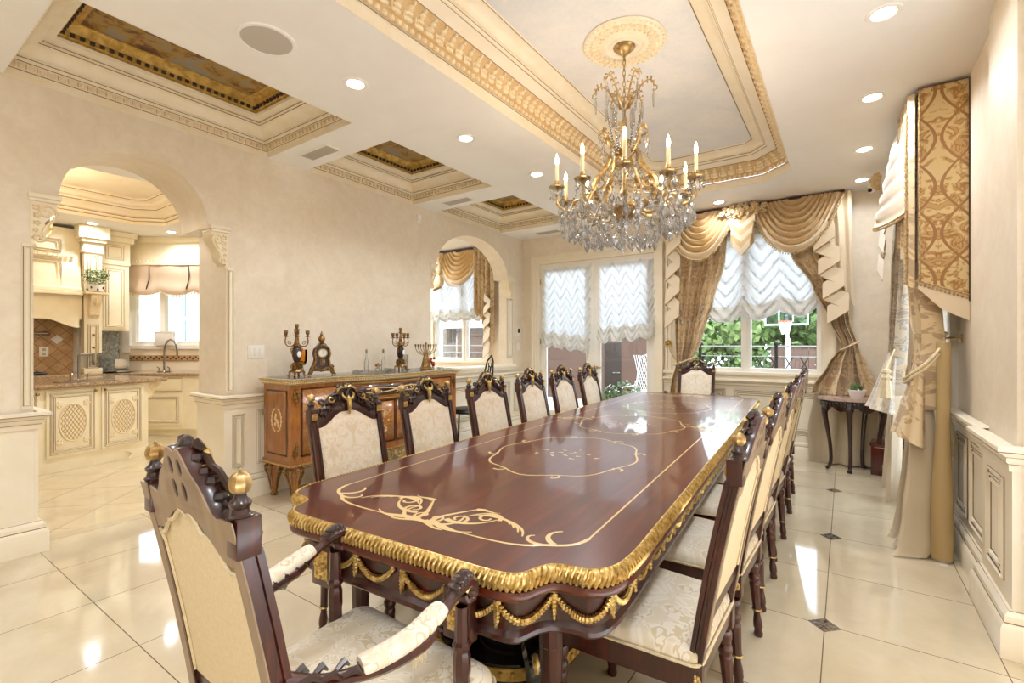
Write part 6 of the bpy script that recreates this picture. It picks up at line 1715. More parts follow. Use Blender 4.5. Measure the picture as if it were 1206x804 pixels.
for k in range(NC):
    a = 2 * PI * k / NC + .069; c, s = cos(a), sin(a); R = .46 if k % 2 == 0 else .43; zc = 2.385 if k % 2 == 0 else 2.36
    def arm(m):
        P = spline([V(c * r, s * r, Z(z)) for r, z in ((.08, 2.27), (.16, 2.22), (.25, 2.24), (.3, 2.31), (.34, 2.3), (.38, 2.24), (R - .01, 2.27), (R, 2.33), (R, zc))], 5)
        m.tube(P, lambda u: .011 - .003 * u, 8)
        m.tube([V(c * (.3 + x), s * (.3 + x), Z(2.27) + z) for x, z in spiral(0, 0, .045, .01, 90, -300, 14)], .006, 6)
        m.lathe([(.009, Z(zc - .02)), (.016, Z(zc - .01)), (.01, Z(zc))], (c * R, s * R, 0), 12)
    ar = one(arm, 'arm', M['brass_antique'], ch)
    one(lambda m: (m.lathe([(.008, Z(zc)), (.05, Z(zc + .004)), (.054, Z(zc + .012)), (.05, Z(zc + .01)), (.012, Z(zc + .008)), (.012, Z(zc + .03)), (.017, Z(zc + .036)), (.017, Z(zc + .05)), (.012, Z(zc + .052))], (c * R, s * R, 0), 20, None, 10, .03)), 'drip_pan', M['brass_antique'], ar)
    one(lambda m: m.lathe([(.0125, Z(zc + .045)), (.0125, Z(zc + .15)), (.009, Z(zc + .155)), (.004, Z(zc + .156))], (c * R, s * R, 0), 14), 'candle_sleeve', M['candle_ivory'], ar)
    one(lambda m: m.lathe([(.005, Z(zc + .155)), (.011, Z(zc + .172)), (.012, Z(zc + .185)), (.007, Z(zc + .21)), (.001, Z(zc + .232))], (c * R, s * R, 0), 12), 'flame_bulb', M['flame'], ar)
    L = bpy.data.lights.new('candle_glow', 'POINT'); L.energy = 1.3; L.color = (1, .84, .66); L.shadow_soft_size = .02
    o = bpy.data.objects.new('candle_glow', L); COL.objects.link(o); o.location = (CHX + c * R, CHY + s * R, zc + .27)
    for j in range(5): TIPS.append((R + .045 * cos(j * 1.2566), a + .1 * sin(j * 1.2566) * 1.0, zc - .01, 'q'))
rr = random.Random(11)
for r, z, n in ((.44, 2.24, 40), (.41, 2.19, 38), (.37, 2.17, 36), (.33, 2.13, 34), (.28, 2.12, 28), (.22, 2.1, 22), (.16, 2.08, 16), (.09, 2.07, 9), (.36, 2.27, 22), (.25, 2.28, 14)):
    for k in range(n):
        TIPS.append((r + rr.uniform(-.02, .02), 2 * PI * k / n + rr.uniform(-.08, .08), z + rr.uniform(-.025, .035), 'q' if rr.random() < .5 else 'p'))
TIPS += [(0, 0, 2.1, 'p')]
def crystal(m, r, a, z, kind):
    x, y = r * cos(a), r * sin(a); rz = Matrix.Rotation(a + rr.uniform(-.6, .6), 3, 'Z'); sc = rr.uniform(1.0, 1.5)
    fl = Matrix(((.5, 0, 0), (0, 1, 0), (0, 0, 1))) if kind == 'p' else Matrix.Identity(3)
    pr = {'s': [(.001, 0), (.006, -.01), (.009, -.03), (.006, -.085), (.001, -.1)], 'p': [(.001, 0), (.008, -.012), (.021, -.042), (.019, -.052), (.001, -.075)], 'q': [(.001, 0), (.006, -.008), (.014, -.03), (.014, -.036), (.001, -.055)]}[kind]
    m.ell((x, y, Z(z) + .008), .006, None, 6, 4)
    b = [(q * sc, w * sc) for q, w in pr]
    m.lathe(b, (x, y, Z(z)), 6, rz @ fl)
TIPS.sort(key=lambda q: -(q[0] * cos(q[1]) * .55 - q[0] * sin(q[1]) * .83 + .3 * (q[3] != 'q')))
for q in TIPS[:98]: one(lambda m: crystal(m, *q), 'crystal_drop', M['crystal'], ch, ang=12)
def rest(m):
    for q in TIPS[98:]: crystal(m, *q)
one(rest, 'crystal_drops', M['crystal'], ch, ang=12)['kind'] = 'stuff'
def beads(m):
    for k in range(NC):                                            # bead swags from the arms to the stem and between arms
        a0 = 2 * PI * k / NC + .069; a1 = a0 + 2 * PI / NC
        for (r0, z0, b0), (r1, z1, b1), sag in (((.44, 2.36, a0), (.44, 2.36, a1), .1), ((.4, 2.28, a0), (.1, 2.56, a0 + .3), .06), ((.3, 2.3, a0), (.3, 2.3, a1), .07), ((.12, 2.92, a0), (.06, 2.66, a0), -.0)):
            P0 = V(r0 * cos(b0), r0 * sin(b0), Z(z0)); P1 = V(r1 * cos(b1), r1 * sin(b1), Z(z1)); n = max(6, int((P1 - P0).length / .018))
            for j in range(n + 1):
                u = j / n; p = lerp(P0, P1, u) - V(0, 0, sag * 4 * u * (1 - u)); m.ell(p, .0062, None, 6, 4)
one(beads, 'bead_garlands', M['crystal_bead'], ch)['kind'] = 'stuff'
# ------------------------------------------------------------------ kitchen seen through the round arch
IA = rad(12); IO = V(-6.78, 1.27, 0)
kt = thing('kitchen_island', 'cream kitchen island with oval lattice doors and brown granite top', 'island', IO, IA)
# local: +y along the front, +x towards the dining room
def ib(m):
    m.box(-1.0, 0, -.95, 1.02, .1, .88); m.box(-.95, -.03, -.9, .98, 0, .1)
    m.box(-.95, -.02, 1.02, 1.06, .1, .88)
one(ib, 'cabinet', M['cabinet'], kt)
one(lambda m: (m.box(-1.06, .05, -1.0, 1.24, .885, .905), m.prism([(.04, -1.0), (.065, -1.0), (.065, 1.2), (.02, 1.27), (-1.05, 1.27), (-1.05, -1.0)], .905, .93)), 'worktop', M['granite'], kt)
put = lambda a, z, o: (o, a, z)
for a0, a1, kn in ((-.42, .02, 1), (.07, .52, 1), (.56, .99, -1)):
    dr = one(lambda m: (m.box(0, .018, a0, a1, .16, .86, .004), panel(m, a0 + .03, a1 - .03, .19, .83, lambda a, z, o: (.018 + o, a, z), ((0, .008), (.03, .006)))), 'door', M['cabinet'], kt)
    c, z = (a0 + a1) / 2, .51; rx, rz_ = .12, .2
    one(lambda m: (m.tube([(.021, c + rx * cos(w), z + rz_ * sin(w)) for w in (2 * PI * k / 36 for k in range(36))], .009, 6, True),
                   [m.ell((.02, c + s * (.12), z + q * .2), (.008, .03, .035), None, 8, 5) for s in (-1, 1) for q in (-1, 1)],
                   [m.ell((.022, c + s * (.12 + .022 * cos(w)), z + q * (.2 + .025 * sin(w))), (.008, .012, .012), None, 6, 4) for s in (-1, 1) for q in (-1, 1) for w in (0, 1.26, 2.5, 3.8, 5)]), 'carved_oval', M['moulding_gilt'], dr)
    def lat(m):
        for d in (-1, 1):
            for k in range(-9, 10):
                # clip slanted lines to the ellipse
                pts = []
                for i in range(41):
                    u = -1 + i / 20; yy = k * .034 + d * u * .12; zz = u * .2 * 1.0
                    if (yy / rx) ** 2 + (zz / rz_) ** 2 < .96: pts.append((.0195, c + yy, z + zz))
                if len(pts) > 2: m.tube([pts[0], pts[-1]], .0026, 4)
    one(lat, 'lattice', M['lattice_gilt'], dr)
    one(lambda m: panel_glaze(m, a0 + .03, a1 - .03, .19, .83, lambda a, z, o: (.018 + o, a, z), (0, .014, .03, .044)), 'glazing_line', M['glaze'], dr)
    one(lambda m: m.ell((.035, (a1 - .025) if kn > 0 else (a0 + .025), .835), .016, None, 10, 6), 'knob', M['bronze'], dr)
one(lambda m: (m.prism([(0, .88), (.17, .88), (.16, .84), (.1, .8), (.07, .72), (0, .68)], -.14, -.04, Matrix(((0, 0, 1, 0), (1, 0, 0, 1.06), (0, 1, 0, 0), (0, 0, 0, 1)))), m.tube([(-.04, 1.08 + a, .79 + b) for a, b in spiral(.05, .03, .05, .012, 0, 400, 14)], .01, 6)), 'corbel', M['moulding_gilt'], kt)
one(lambda m: (m.box(-.02, .0, -.9, .98, .0, .1), m.prism([(.82, 0), (1.02, 0), (1.02, .1), (.8, .1), (.86, .06)], .0, .02, FX(0))), 'foot_board', M['cabinet'], kt)
def I(a, b, z): return V(IO.x + b * cos(IA) - a * sin(IA), IO.y + b * sin(IA) + a * cos(IA), z)
def faucet(loc, rz, label, h=.3, w=.14, square=True):
    t = thing('kitchen_faucet', label, 'faucet', loc, rz)
    def f(m):
        P = [(0, 0, 0), (0, 0, h - .02), (0, .01, h), (0, w - .01, h), (0, w, h - .02), (0, w + .012, h - .1)] if square else [(0, 0, 0), (0, 0, h * .6)] + [(0, w / 2 - w / 2 * cos(a), h * .6 + h * .4 * sin(a)) for a in (.3, .7, 1.1, 1.57, 2, 2.5, 3.0)] + [(0, w, h * .5)]
        m.tube(P, .013, 8)
    one(f, 'spout', M['steel_dark'], t)
    one(lambda m: (m.lathe([(.028, 0), (.028, .008), (.016, .02)], n=14), m.box(-.02, .02, -.1, .1, 0, .012, .004), m.tube([(0, -.08, .01), (0, -.08, .06), (.04, -.08, .08)], .008, 6), m.tube([(0, .08, .01), (0, .08, .06), (.04, .08, .08)], .008, 6)), 'base', M['steel_dark'], t)
    return t
p = I(.52, -.35, .93); faucet(p, IA, 'squared steel faucet standing on the kitchen island')
t = thing('sink_basin', 'dark island sink rim set in the granite in front of the faucet', 'sink', I(.52, -.2, .931), IA)
one(lambda m: m.box(-.12, .12, -.25, .25, -.0, .003), 'rim', M['steel_dark'], t)
# back run with range hood
hk = thing('range_hood', 'large cream mantel-style range hood with panels and dentils', 'hood', (KX, 1.2, 1.6))
def hd(m):
    f = lambda z: .0 + .0 * z
    m.prism([(0, .1), (.0, .46), (.03, .5), (.03, .54), (-.03, .56), (-.08, 1.0), (-.1, 1.4), (-.6, 1.4), (-.6, .1)], -1.2, .955, Matrix(((1, 0, 0, 0), (0, 0, 1, 0), (0, 1, 0, 0), (0, 0, 0, 1))))
one(hd, 'hood_body', M['cabinet'], hk)
def sill(m):
    o = [(-.9, .1), (.55, .1)] + [(lerp(.55, .92, i / 8), lerp(.1, -.02, sstep(0, 1, i / 8))) for i in range(9)] + [(.92, .3), (-.9, .3)]
    m.prism([(a, b) for a, b in o], 0, .03, FX(0)); m.box(-.05, .09, -1.2, .95, .44, .48, .008)
one(sill, 'mantel_shelf', M['cabinet'], hk)
one(lambda m: (panel(m, .0, .75, .56, .95, lambda a, z, o: (-.05 + o, a, z), ((0, .02), (.04, .012))), panel(m, .1, .75, 1.04, 1.22, lambda a, z, o: (-.07 + o, a, z), ((0, .02), (.03, .012)))), 'panels', M['cabinet'], hk)
one(lambda m: (panel_glaze(m, .0, .75, .56, .95, lambda a, z, o: (-.045 + o, a, z), (0, .03)), panel_glaze(m, .1, .75, 1.04, 1.22, lambda a, z, o: (-.065 + o, a, z), (0, .025))), 'glazing_line', M['glaze'], hk)
one(lambda m: [m.box(-.06, -.02, -.3 + k * .05, -.27 + k * .05, .98, 1.01) for k in range(24)], 'dentil_band', M['moulding_gilt'], hk)
cl = thing('kitchen_column', 'fluted cream pilaster column beside the range hood', 'column', (KX, 2.27, .92))
def col(m):
    m.box(-.1, .055, -.105, .105, 0, .08, .004); m.box(-.1, .05, -.1, .1, .3, 1.75); m.box(-.1, .07, -.12, .12, 1.75, 1.82, .006); m.box(-.1, .06, -.11, .11, 1.82, 1.9, .01)
    m.box(-.1, .1, -.14, .14, 1.9, 1.95, .006); m.box(-.1, .14, -.18, .18, 1.95, 2.13, .02)
    for z0, z1 in ((.08, .72), (1.3, 1.72)): panel(m, -.06, .06, z0, z1, lambda a, z, o: (.05 + o, a, z), ((0, .01), (.025, .01)))
one(col, 'shaft', M['cabinet'], cl)
one(lambda m: (m.prism([(0, 1.14), (.16, 1.14), (.15, 1.05), (.08, .95), (.06, .85), (0, .8)], -.06, .06, Matrix(((1, 0, 0, .05), (0, 0, 1, 0), (0, 1, 0, 0), (0, 0, 0, 1)))), m.tube([(.13 + a, 0, 1.05 + b) for a, b in spiral(0, 0, .06, .015, 90, -300, 12)], .035, 6), m.box(-.05, .24, -.13, .13, 1.14, 1.17, .006)), 'corbel_bracket', M['moulding_gilt'], cl)
one(lambda m: (panel_glaze(m, -.06, .06, .08, .72, lambda a, z, o: (.055 + o, a, z), (0, .025)), panel_glaze(m, -.06, .06, 1.3, 1.72, lambda a, z, o: (.055 + o, a, z), (0, .025))), 'glazing_line', M['glaze'], cl)
one(lambda m: [m.ell((.07, 0, z), .018, None, 10, 6) for z in (.38, .56)], 'knob', M['bronze'], cl)
t = thing('potted_plant', 'bushy boxwood in a patterned white pot on the hood column bracket', 'plant', (KX + .16, 2.27, 2.095))
one(lambda m: m.lathe([(.06, 0), (.085, .01), (.095, .1), (.1, .105), (.09, .1), (0, .09)], n=20), 'pot', M['pot_white'], t)
one(lambda m: [m.ell((.094 * cos(k * .785), .094 * sin(k * .785), .03 + .03 * (k % 2)), (.012, .012, .02), None, 6, 4) for k in range(8)], 'pot_pattern', M['mosaic_dark'], t)
def bush(m, R=.16, c=(0, 0, .22), n=420, s=.03, sq=(1, 1, .8), seed=1):
    q = random.Random(seed)
    for _ in range(n):
        d = Vector((q.gauss(0, 1), q.gauss(0, 1), q.gauss(0, 1))).normalized(); p = Vector(c) + Vector((d.x * sq[0], d.y * sq[1], d.z * sq[2])) * R * q.uniform(.55, 1.05)
        u = d.orthogonal().normalized(); u = Matrix.Rotation(q.uniform(0, 6.28), 3, d) @ u; w = (d.cross(u) + d * q.uniform(-.6, .6)).normalized(); k = s * q.uniform(.6, 1.2)
        vs = [m.bm.verts.new(p + a) for a in (-u * k * .5, w * k * .35, u * k * .6, -w * k * .35)]; m._f(vs)
one(lambda m: bush(m), 'foliage', M['leaf_box'], t, recalc=False)
cb = thing('wall_cabinet', 'cream upper kitchen cabinet between hood column and window', 'cabinet', (KX - .1, 2.57, 1.55))
one(lambda m: (m.box(-.4, 0, -.18, .17, 0, 1.0), m.box(-.4, .02, -.18, .18, 1.0, 1.04), m.box(-.4, .01, -.18, .18, 1.04, 1.34), m.box(-.4, .06, -.2, .22, 1.34, 1.42, .01), m.box(-.4, .1, -.2, .25, 1.42, 1.5, .02)), 'carcass', M['cabinet'], cb)
one(lambda m: (m.box(0, .018, -.15, .13, .03, .97, .004), panel(m, -.12, .1, .06, .94, lambda a, z, o: (.018 + o, a, z), ((0, .01), (.03, .01)))), 'door', M['cabinet'], cb)
one(lambda m: (panel_glaze(m, -.12, .1, .06, .94, lambda a, z, o: (.022 + o, a, z), (0, .03)), panel_glaze(m, -.12, .1, 1.08, 1.3, lambda a, z, o: (.012 + o, a, z), (0, .03))), 'glazing_line', M['glaze'], cb)
# backsplash behind the range, base units and counter along both walls
t = thing('tile_backsplash', 'tan diamond-tile backsplash behind the range under the hood', 'backsplash', (KX - .45, 1.1, .92))
one(lambda m: (m.box(0, .02, -1.0, 1.06, 0, .9),), 'tile_field', M['backsplash'], t)
one(lambda m: m.prism([(.93, .5), (1.0, .43), (1.07, .5), (1.0, .57)][::1], .021, .026, Matrix(((0, 0, 1, 0), (1, 0, 0, -.12), (0, 1, 0, 0), (0, 0, 0, 1)))), 'decor_tile', M['pot_white'], t)
t = thing('pot_filler', 'dark metal pot-filler tap on the tan kitchen backsplash', 'tap', (KX - .43, 1.62, 1.5))
one(lambda m: (m.tube([(0, .25, .0), (.05, .25, 0), (.06, 0, 0), (.06, -.05, 0), (.06, -.05, -.12)], .015, 6), m.lathe([(.035, 0), (.035, .02)], (0, .25, 0), 12, Matrix(((0, 0, 1), (0, 1, 0), (-1, 0, 0)))), m.box(.045, .075, -.07, -.03, -.03, .03)), 'pipe', M['steel_dark'], t)
t = thing('wall_outlet', 'white electrical outlet on the tan backsplash', 'outlet', (KX - .43, 1.84, 1.24))
one(lambda m: m.box(0, .01, -.05, .05, -.07, .07, .003), 'plate', M['white_plastic'], t)
one(lambda m: [m.box(.01, .013, -.02, .02, z - .02, z + .02) for z in (-.03, .03)], 'socket', M['grille_grey'], t)
ct = thing('kitchen_counter', 'cream base cabinets with brown granite counter along the kitchen back wall', 'counter', (KX, 1.2, 0))
one(lambda m: (m.box(-.55, .1, -1.3, 1.55, .1, .88), m.box(-.5, .05, -1.3, 1.5, 0, .1)), 'cabinet', M['cabinet'], ct)
one(lambda m: m.box(-.6, .14, -1.3, 1.6, .88, .92, .006), 'worktop', M['granite'], ct)
Mw = frame((KX - .62, 2.7, 0), (.822, .569, 0), (-.569, .822, 0))
cw = thing('sink_cabinet', 'cream base cabinet with counter under the kitchen window', 'counter', Mw @ V(1.2, -.35, 0), math.atan2(.569, .822))
one(lambda m: (m.box(-.5, 2.2, -.3, .3, .1, .88), m.box(-.5, 2.2, -.25, .3, 0, .1)), 'cabinet', M['cabinet'], cw)
one(lambda m: m.box(-1.05, 2.2, -.34, .34, .88, .92, .006), 'worktop', M['granite'], cw)
one(lambda m: (m.box(-.35, .35, -.32, -.3, .16, .62, .004), m.box(-.35, .35, -.32, -.3, .66, .85, .004), panel(m, -.3, .3, .2, .58, lambda a, z, o: (a, -.32 - o, z), ((0, .01), (.03, .01)))), 'door', M['cabinet'], cw)
one(lambda m: (panel_glaze(m, -.3, .3, .2, .58, lambda a, z, o: (a, -.325 - o, z), (0, .03)), panel_glaze(m, -.35, .35, .66, .85, lambda a, z, o: (a, -.322 - o, z), (0.004,))), 'glazing_line', M['glaze'], cw)
t = thing('stone_backsplash', 'blue-grey marbled stone slab backsplash in the kitchen corner', 'backsplash', (KX - .55, 2.62, .92), rad(0))
one(lambda m: m.box(-.04, .0, -.25, .2, 0, .63), 'slab', M['granite_blue'], t)
d = struct(empty('window_4', Mw @ V(0, 0, 0), math.atan2(.569, .822)))
def kw(m):
    for a0, a1, z0, z1 in ((.27, .33, 1.33, 2.6), (1.54, 1.6, 1.33, 2.6), (.33, 1.54, 1.33, 1.39), (.33, 1.54, 2.54, 2.6), (.72, .8, 1.33, 2.6)): m.box(a0, a1, .02, .1, z0, z1)
    for a0, a1, z0, z1 in ((.15, .27, 1.2, 2.7), (.15, 1.7, 2.6, 2.75), (.1, 1.7, 1.27, 1.33)): m.box(a0, a1, -.03, 0, z0, z1)
one(kw, 'window_frame', M['trim_white'], d)
one(lambda m: m.box(.3, 1.57, .05, .056, 1.36, 2.57), 'window_pane', M['window_glass'], d)
one(lambda m: (m.box(.12, 1.9, -.06, .0, 2.62, 3.05), m.box(.12, 1.9, -.1, .0, 2.95, 3.05, .01), m.box(.12, 1.9, -.1, 0, 2.6, 2.64, .004), [m.box(.14 + .06 * k, .17 + .06 * k, -.075, -.06, 2.64, 2.68) for k in range(28)]), 'pelmet_box', M['cabinet'], d)
t = thing('roman_blind', 'dusty pink kitchen window valance tied up by two cords, with bead trim', 'blind', Mw @ V(.9, -.04, 2.58), math.atan2(.569, .822))
e = []
def ks(m):
    f = lambda u, v: V(lerp(-.62, .68, u), -.03 - .02 * sin(v * 9) * (1 - v) - .015 * abs(sin(u * 3 * PI)), lerp(-.4 - .06 * abs(sin(u * 2.5 * PI)), .02, v)); m.grid(f, 50, 12); e.extend([f(i / 40, 0) for i in range(41)])
one(ks, 'cloth', M['kitchen_shade_cloth'], t, ang=80)
one(lambda m: [m.tube([(x, -.04, 0), (x + .02, -.06, -.2), (x - .03, -.06, -.36)], .008, 5) for x in (-.28, .35)], 'cord', M['mosaic_dark'], t)
one(lambda m: bead_fringe(m, e, .05, .012, .02), 'bead_fringe', M['tassel'], t)
t = thing('tile_border', 'dark mosaic border strip under the kitchen window', 'tile', Mw @ V(.9, -.012, 1.08), math.atan2(.569, .822))
one(lambda m: m.box(-.65, .7, 0, .01, 0, .09), 'strip', M['backsplash'], t)
one(lambda m: [m.box(-.63 + k * .045, -.605 + k * .045, -.004, 0, .02 + .03 * (k % 2), .045 + .03 * (k % 2)) for k in range(29)], 'mosaic', M['mosaic_dark'], t)
faucet(Mw @ V(1.02, -.3, .92), math.atan2(.569, .822) - PI / 2, 'tall gooseneck steel faucet in front of the kitchen window', .5, .2, False)
t = thing('windowsill_box', 'white box standing on the kitchen windowsill', 'box', Mw @ V(.85, -.06, 1.335), math.atan2(.569, .822))
one(lambda m: m.box(-.15, .15, -.03, .03, 0, .2, .006), 'body', M['white_plastic'], t)
one(lambda m: m.box(-.16, .16, -.035, .035, .2, .215, .004), 'lid', M['white_plastic'], t)
t = thing('tablet_holder', 'silver tablet on a stand against the stone kitchen backsplash', 'tablet', (KX - .12, 2.66, .92))
one(lambda m: m.box(-.02, .0, -.09, .09, .02, .2, .003), 'screen', M['chrome'], t)
one(lambda m: (m.box(-.06, .06, -.08, .08, 0, .015, .003), m.tube([(-.05, 0, .01), (-.02, 0, .15)], .006, 5)), 'stand', M['chrome'], t)
t = thing('cooktop', 'black gas cooktop on the back counter under the hood', 'cooktop', (KX - .1, 1.5, .92))
one(lambda m: m.box(-.25, .2, -.4, .3, 0, .012, .003), 'plate', M['steel_dark'], t)
one(lambda m: [m.tube([(-.2 + .12 * i, -.35, .03), (-.2 + .12 * i, .27, .03)], .01, 4) for i in range(4)] + [m.tube([(-.22, -.33 + .2 * i, .03), (.18, -.33 + .2 * i, .03)], .01, 4) for i in range(4)], 'grate', M['black_iron'], t)
# small kitchen chandelier, one arm in view
kc = thing('kitchen_chandelier', 'small cream kitchen chandelier with lit candle bulbs at the arch\'s left edge', 'chandelier', (-7.3, 1.25, 3.05))
one(lambda m: m.lathe([(.05, 0), (.05, -.02), (.01, -.03), (.008, -.3), (.03, -.32), (.04, -.4), (.02, -.5), (.03, -.55), (.005, -.6)], n=16), 'stem', M['trim_cream'], kc)
for k in range(6):
    a = k * PI / 3 + 1.2; c, s = cos(a), sin(a)
    ar = one(lambda m: (m.tube(spline([V(c * r, s * r, z) for r, z in ((.02, -.45), (.1, -.54), (.19, -.53), (.24, -.46), (.24, -.43))], 4), .011, 6), m.lathe([(.01, -.43), (.035, -.425), (.038, -.415), (.01, -.41)], (c * .24, s * .24, 0), 12)), 'arm', M['moulding'], kc)
    one(lambda m: m.lathe([(.011, -.41), (.011, -.33), (.004, -.325)], (c * .24, s * .24, 0), 10), 'candle_sleeve', M['candle_ivory'], ar)
    one(lambda m: m.lathe([(.006, -.325), (.016, -.3), (.014, -.28), (.002, -.25)], (c * .24, s * .24, 0), 10), 'flame_bulb', M['flame'], ar)
L = bpy.data.lights.new('kitchen_glow', 'POINT'); L.energy = 30; L.color = (1, .8, .55); L.shadow_soft_size = .15
o = bpy.data.objects.new('kitchen_glow', L); COL.objects.link(o); o.location = (-7.3, 1.25, 2.9)
# wrought-iron chair and dark bag in the breakfast room
t = thing('iron_chair', 'black wrought-iron scroll-back chair beyond the sideboard\'s right end', 'chair', (-4.0, 4.78, 0), rad(150)); t.scale = (1, 1, 1.07)
def ic(m):
    for s in (-1, 1):
        m.tube([(s * .19, -.2, .0), (s * .19, -.2, .46), (s * .17, -.27, .8), (s * .1, -.31, 1.05), (0, -.33, 1.12)], .011, 6)
        m.tube([(s * (.06 + a), -.24 - (.5 + b) * .1, .75 + b) for a, b in spiral(0, 0, .075, .015, 270, -120, 16)], .008, 5); m.tube([(s * (.05 + a), -.26 - (.5 + b) * .1, .93 + b) for a, b in spiral(0, 0, .06, .012, 90, 480, 16)], .008, 5)
        m.tube([(s * .02, -.22, .48), (s * .07, -.24, .68), (s * .02, -.29, .86), (s * .05, -.31, 1.03)], .007, 5)
one(ic, 'back', M['black_iron'], t)
for sx in (-1, 1): one(lambda m: m.tube([(sx * .18, .2, 0), (sx * .17, .18, .45)], .011, 6), 'leg', M['black_iron'], t)
one(lambda m: m.lathe([(.05, .44), (.22, .44), (.23, .46), (.21, .49), (.1, .5), (.0, .5)], n=24), 'seat', M['black'], t)
# ------------------------------------------------------------------ outside
struct(one(lambda m: m.box(-30, 20, YB + .22, 12.5, -.3, -.12), 'ground_patio', M['patio_stone']))
struct(one(lambda m: m.box(-40, 30, 12.5, 60, -1.4, -1.2), 'ground_yard', M['patio_stone']))
def railing(name, x0, x1, y, label, mat_):
    t = thing(name, label, 'railing', ((x0 + x1) / 2, y, -.12), 0, 'iron patio railings'); h = (x1 - x0) / 2
    one(lambda m: (m.box(-h, h, -.02, .02, 1.42, 1.445), m.box(-h, h, -.01, .01, 1.25, 1.265), m.box(-h, h, -.015, .015, .2, .225)), 'rail', M['rail_grey'], t)
    n = int((x1 - x0) / 1.2)
    for k in range(n + 1):
        x = lerp(-h, h, k / n); one(lambda m: (m.box(x - .025, x + .025, -.025, .025, 0, 1.46), m.ell((x, 0, 1.48), .04, None, 8, 6)), 'post', mat_, t)
    def lt(m):
        for k in range(int((x1 - x0) / .22)):
            x = -h + .22 * k
            for d in (-1, 1): m.tube([(x + .11 - d * .28, 0, .22), (x + .11 + d * .28, 0, 1.25)], .009, 4)
            m.tube([(x + .11 + a, 0, .73 + b) for a, b in arc(0, 0, .09, .09, 0, 360, 12)], .008, 4)
    one(lt, 'lattice', mat_, t)
railing('patio_railing', -2.2, 4.0, 9.3, 'iron patio railing with crossed bars outside the dining window', M['black_iron'])
railing('patio_railing', -9.6, -7.2, 9.6, 'iron patio railing outside the breakfast window', M['black_iron'])
for x0, x1, y, h, mt, lab, nm in ((-1.8, 6.5, 16.1, 1.25, 'fence_brown', 'brown boundary fence behind the basketball hoop', 'boundary_fence'),):
    t = thing(nm, lab, 'fence', ((x0 + x1) / 2, y, -1.2)); w = (x1 - x0) / 2
    one(lambda m: [m.box(-w + k * .16, -w + k * .16 + .15, -.02, .02, 0, h + 1.2) for k in range(int(2 * w / .16))], 'boards', M[mt], t)
    one(lambda m: m.box(-w, w, -.05, .05, h + 1.2, h + 1.26), 'cap_rail', M[mt], t)
# patio wall and dark gate beyond the french doors
t = thing('garden_wall', 'brown garden wall across the patio beyond the french doors', 'wall', (-6.2, 11.8, -.12))
one(lambda m: (m.box(-4.0, 3.2, -.15, .15, 0, 1.72), m.box(-4.05, 3.25, -.2, .2, 1.72, 1.8)), 'wall_body', M['fence_brown'], t)
t = thing('patio_cabinet', 'tall dark grey patio cabinet behind the right french door', 'cabinet', (-3.5, 8.3, -.12), rad(24))
one(lambda m: m.box(-.15, .15, -.2, .2, 0, 1.5, .01), 'body', M['roof_dark'], t)
one(lambda m: m.box(.0, .12, -.22, -.2, .95, .97, .004), 'handle', M['chrome'], t)
t = thing('patio_armchair', 'light metal lattice patio chair outside the right french door', 'chair', (-3.22, 8.75, -.12), rad(150))
def pc(m):
    for k in range(-5, 6):
        for d in (-1, 1): m.tube([(k * .06 - d * .2, -.25, .45), (k * .06 + d * .2, -.36, 1.25)], .007, 4)
    m.tube([(-.34, -.24, .0), (-.34, -.26, .5), (-.32, -.36, 1.2), (0, -.38, 1.32), (.32, -.36, 1.2), (.34, -.26, .5), (.34, -.24, 0)], .016, 6)
one(pc, 'back', M['white_metal'], t)
for sx in (-1, 1): one(lambda m: m.tube([(sx * .32, .28, 0), (sx * .32, .28, .62), (sx * .32, -.28, .66)], .015, 6), 'arm', M['white_metal'], t)
one(lambda m: m.box(-.3, .3, -.26, .28, .38, .46, .02), 'seat', M['outdoor_cushion'], t)
t = thing('patio_sofa', 'beige cushioned patio sofa outside, seen low through the right french door', 'sofa', (-2.75, 10.0, -.12), rad(-8))
one(lambda m: (m.box(-.9, .9, -.4, .4, .1, .32, .03), m.box(-.9, .9, .3, .44, .1, .75, .03)), 'frame', M['bark'], t)
for k in (-1, 1): one(lambda m: m.box(k * .44 - .42, k * .44 + .42, -.4, .28, .32, .5, .05), 'cushion', M['outdoor_cushion'], t)
one(lambda m: [m.box(k * .44 - .4, k * .44 + .4, .14, .3, .5, .9, .05) for k in (-1, 1)], 'back_cushion', M['outdoor_cushion'], t)
t = thing('flowering_shrub', 'low flowering shrub by the patio outside the french doors', 'shrub', (-3.15, 7.9, -.12))
one(lambda m: bush(m, .42, (0, 0, .45), 500, .08, (1, 1, .9), 5), 'foliage', M['leaf'], t, recalc=False)
one(lambda m: bush(m, .44, (0, 0, .48), 60, .05, (1, 1, .9), 6), 'blossom', M['pot_white'], t, recalc=False)
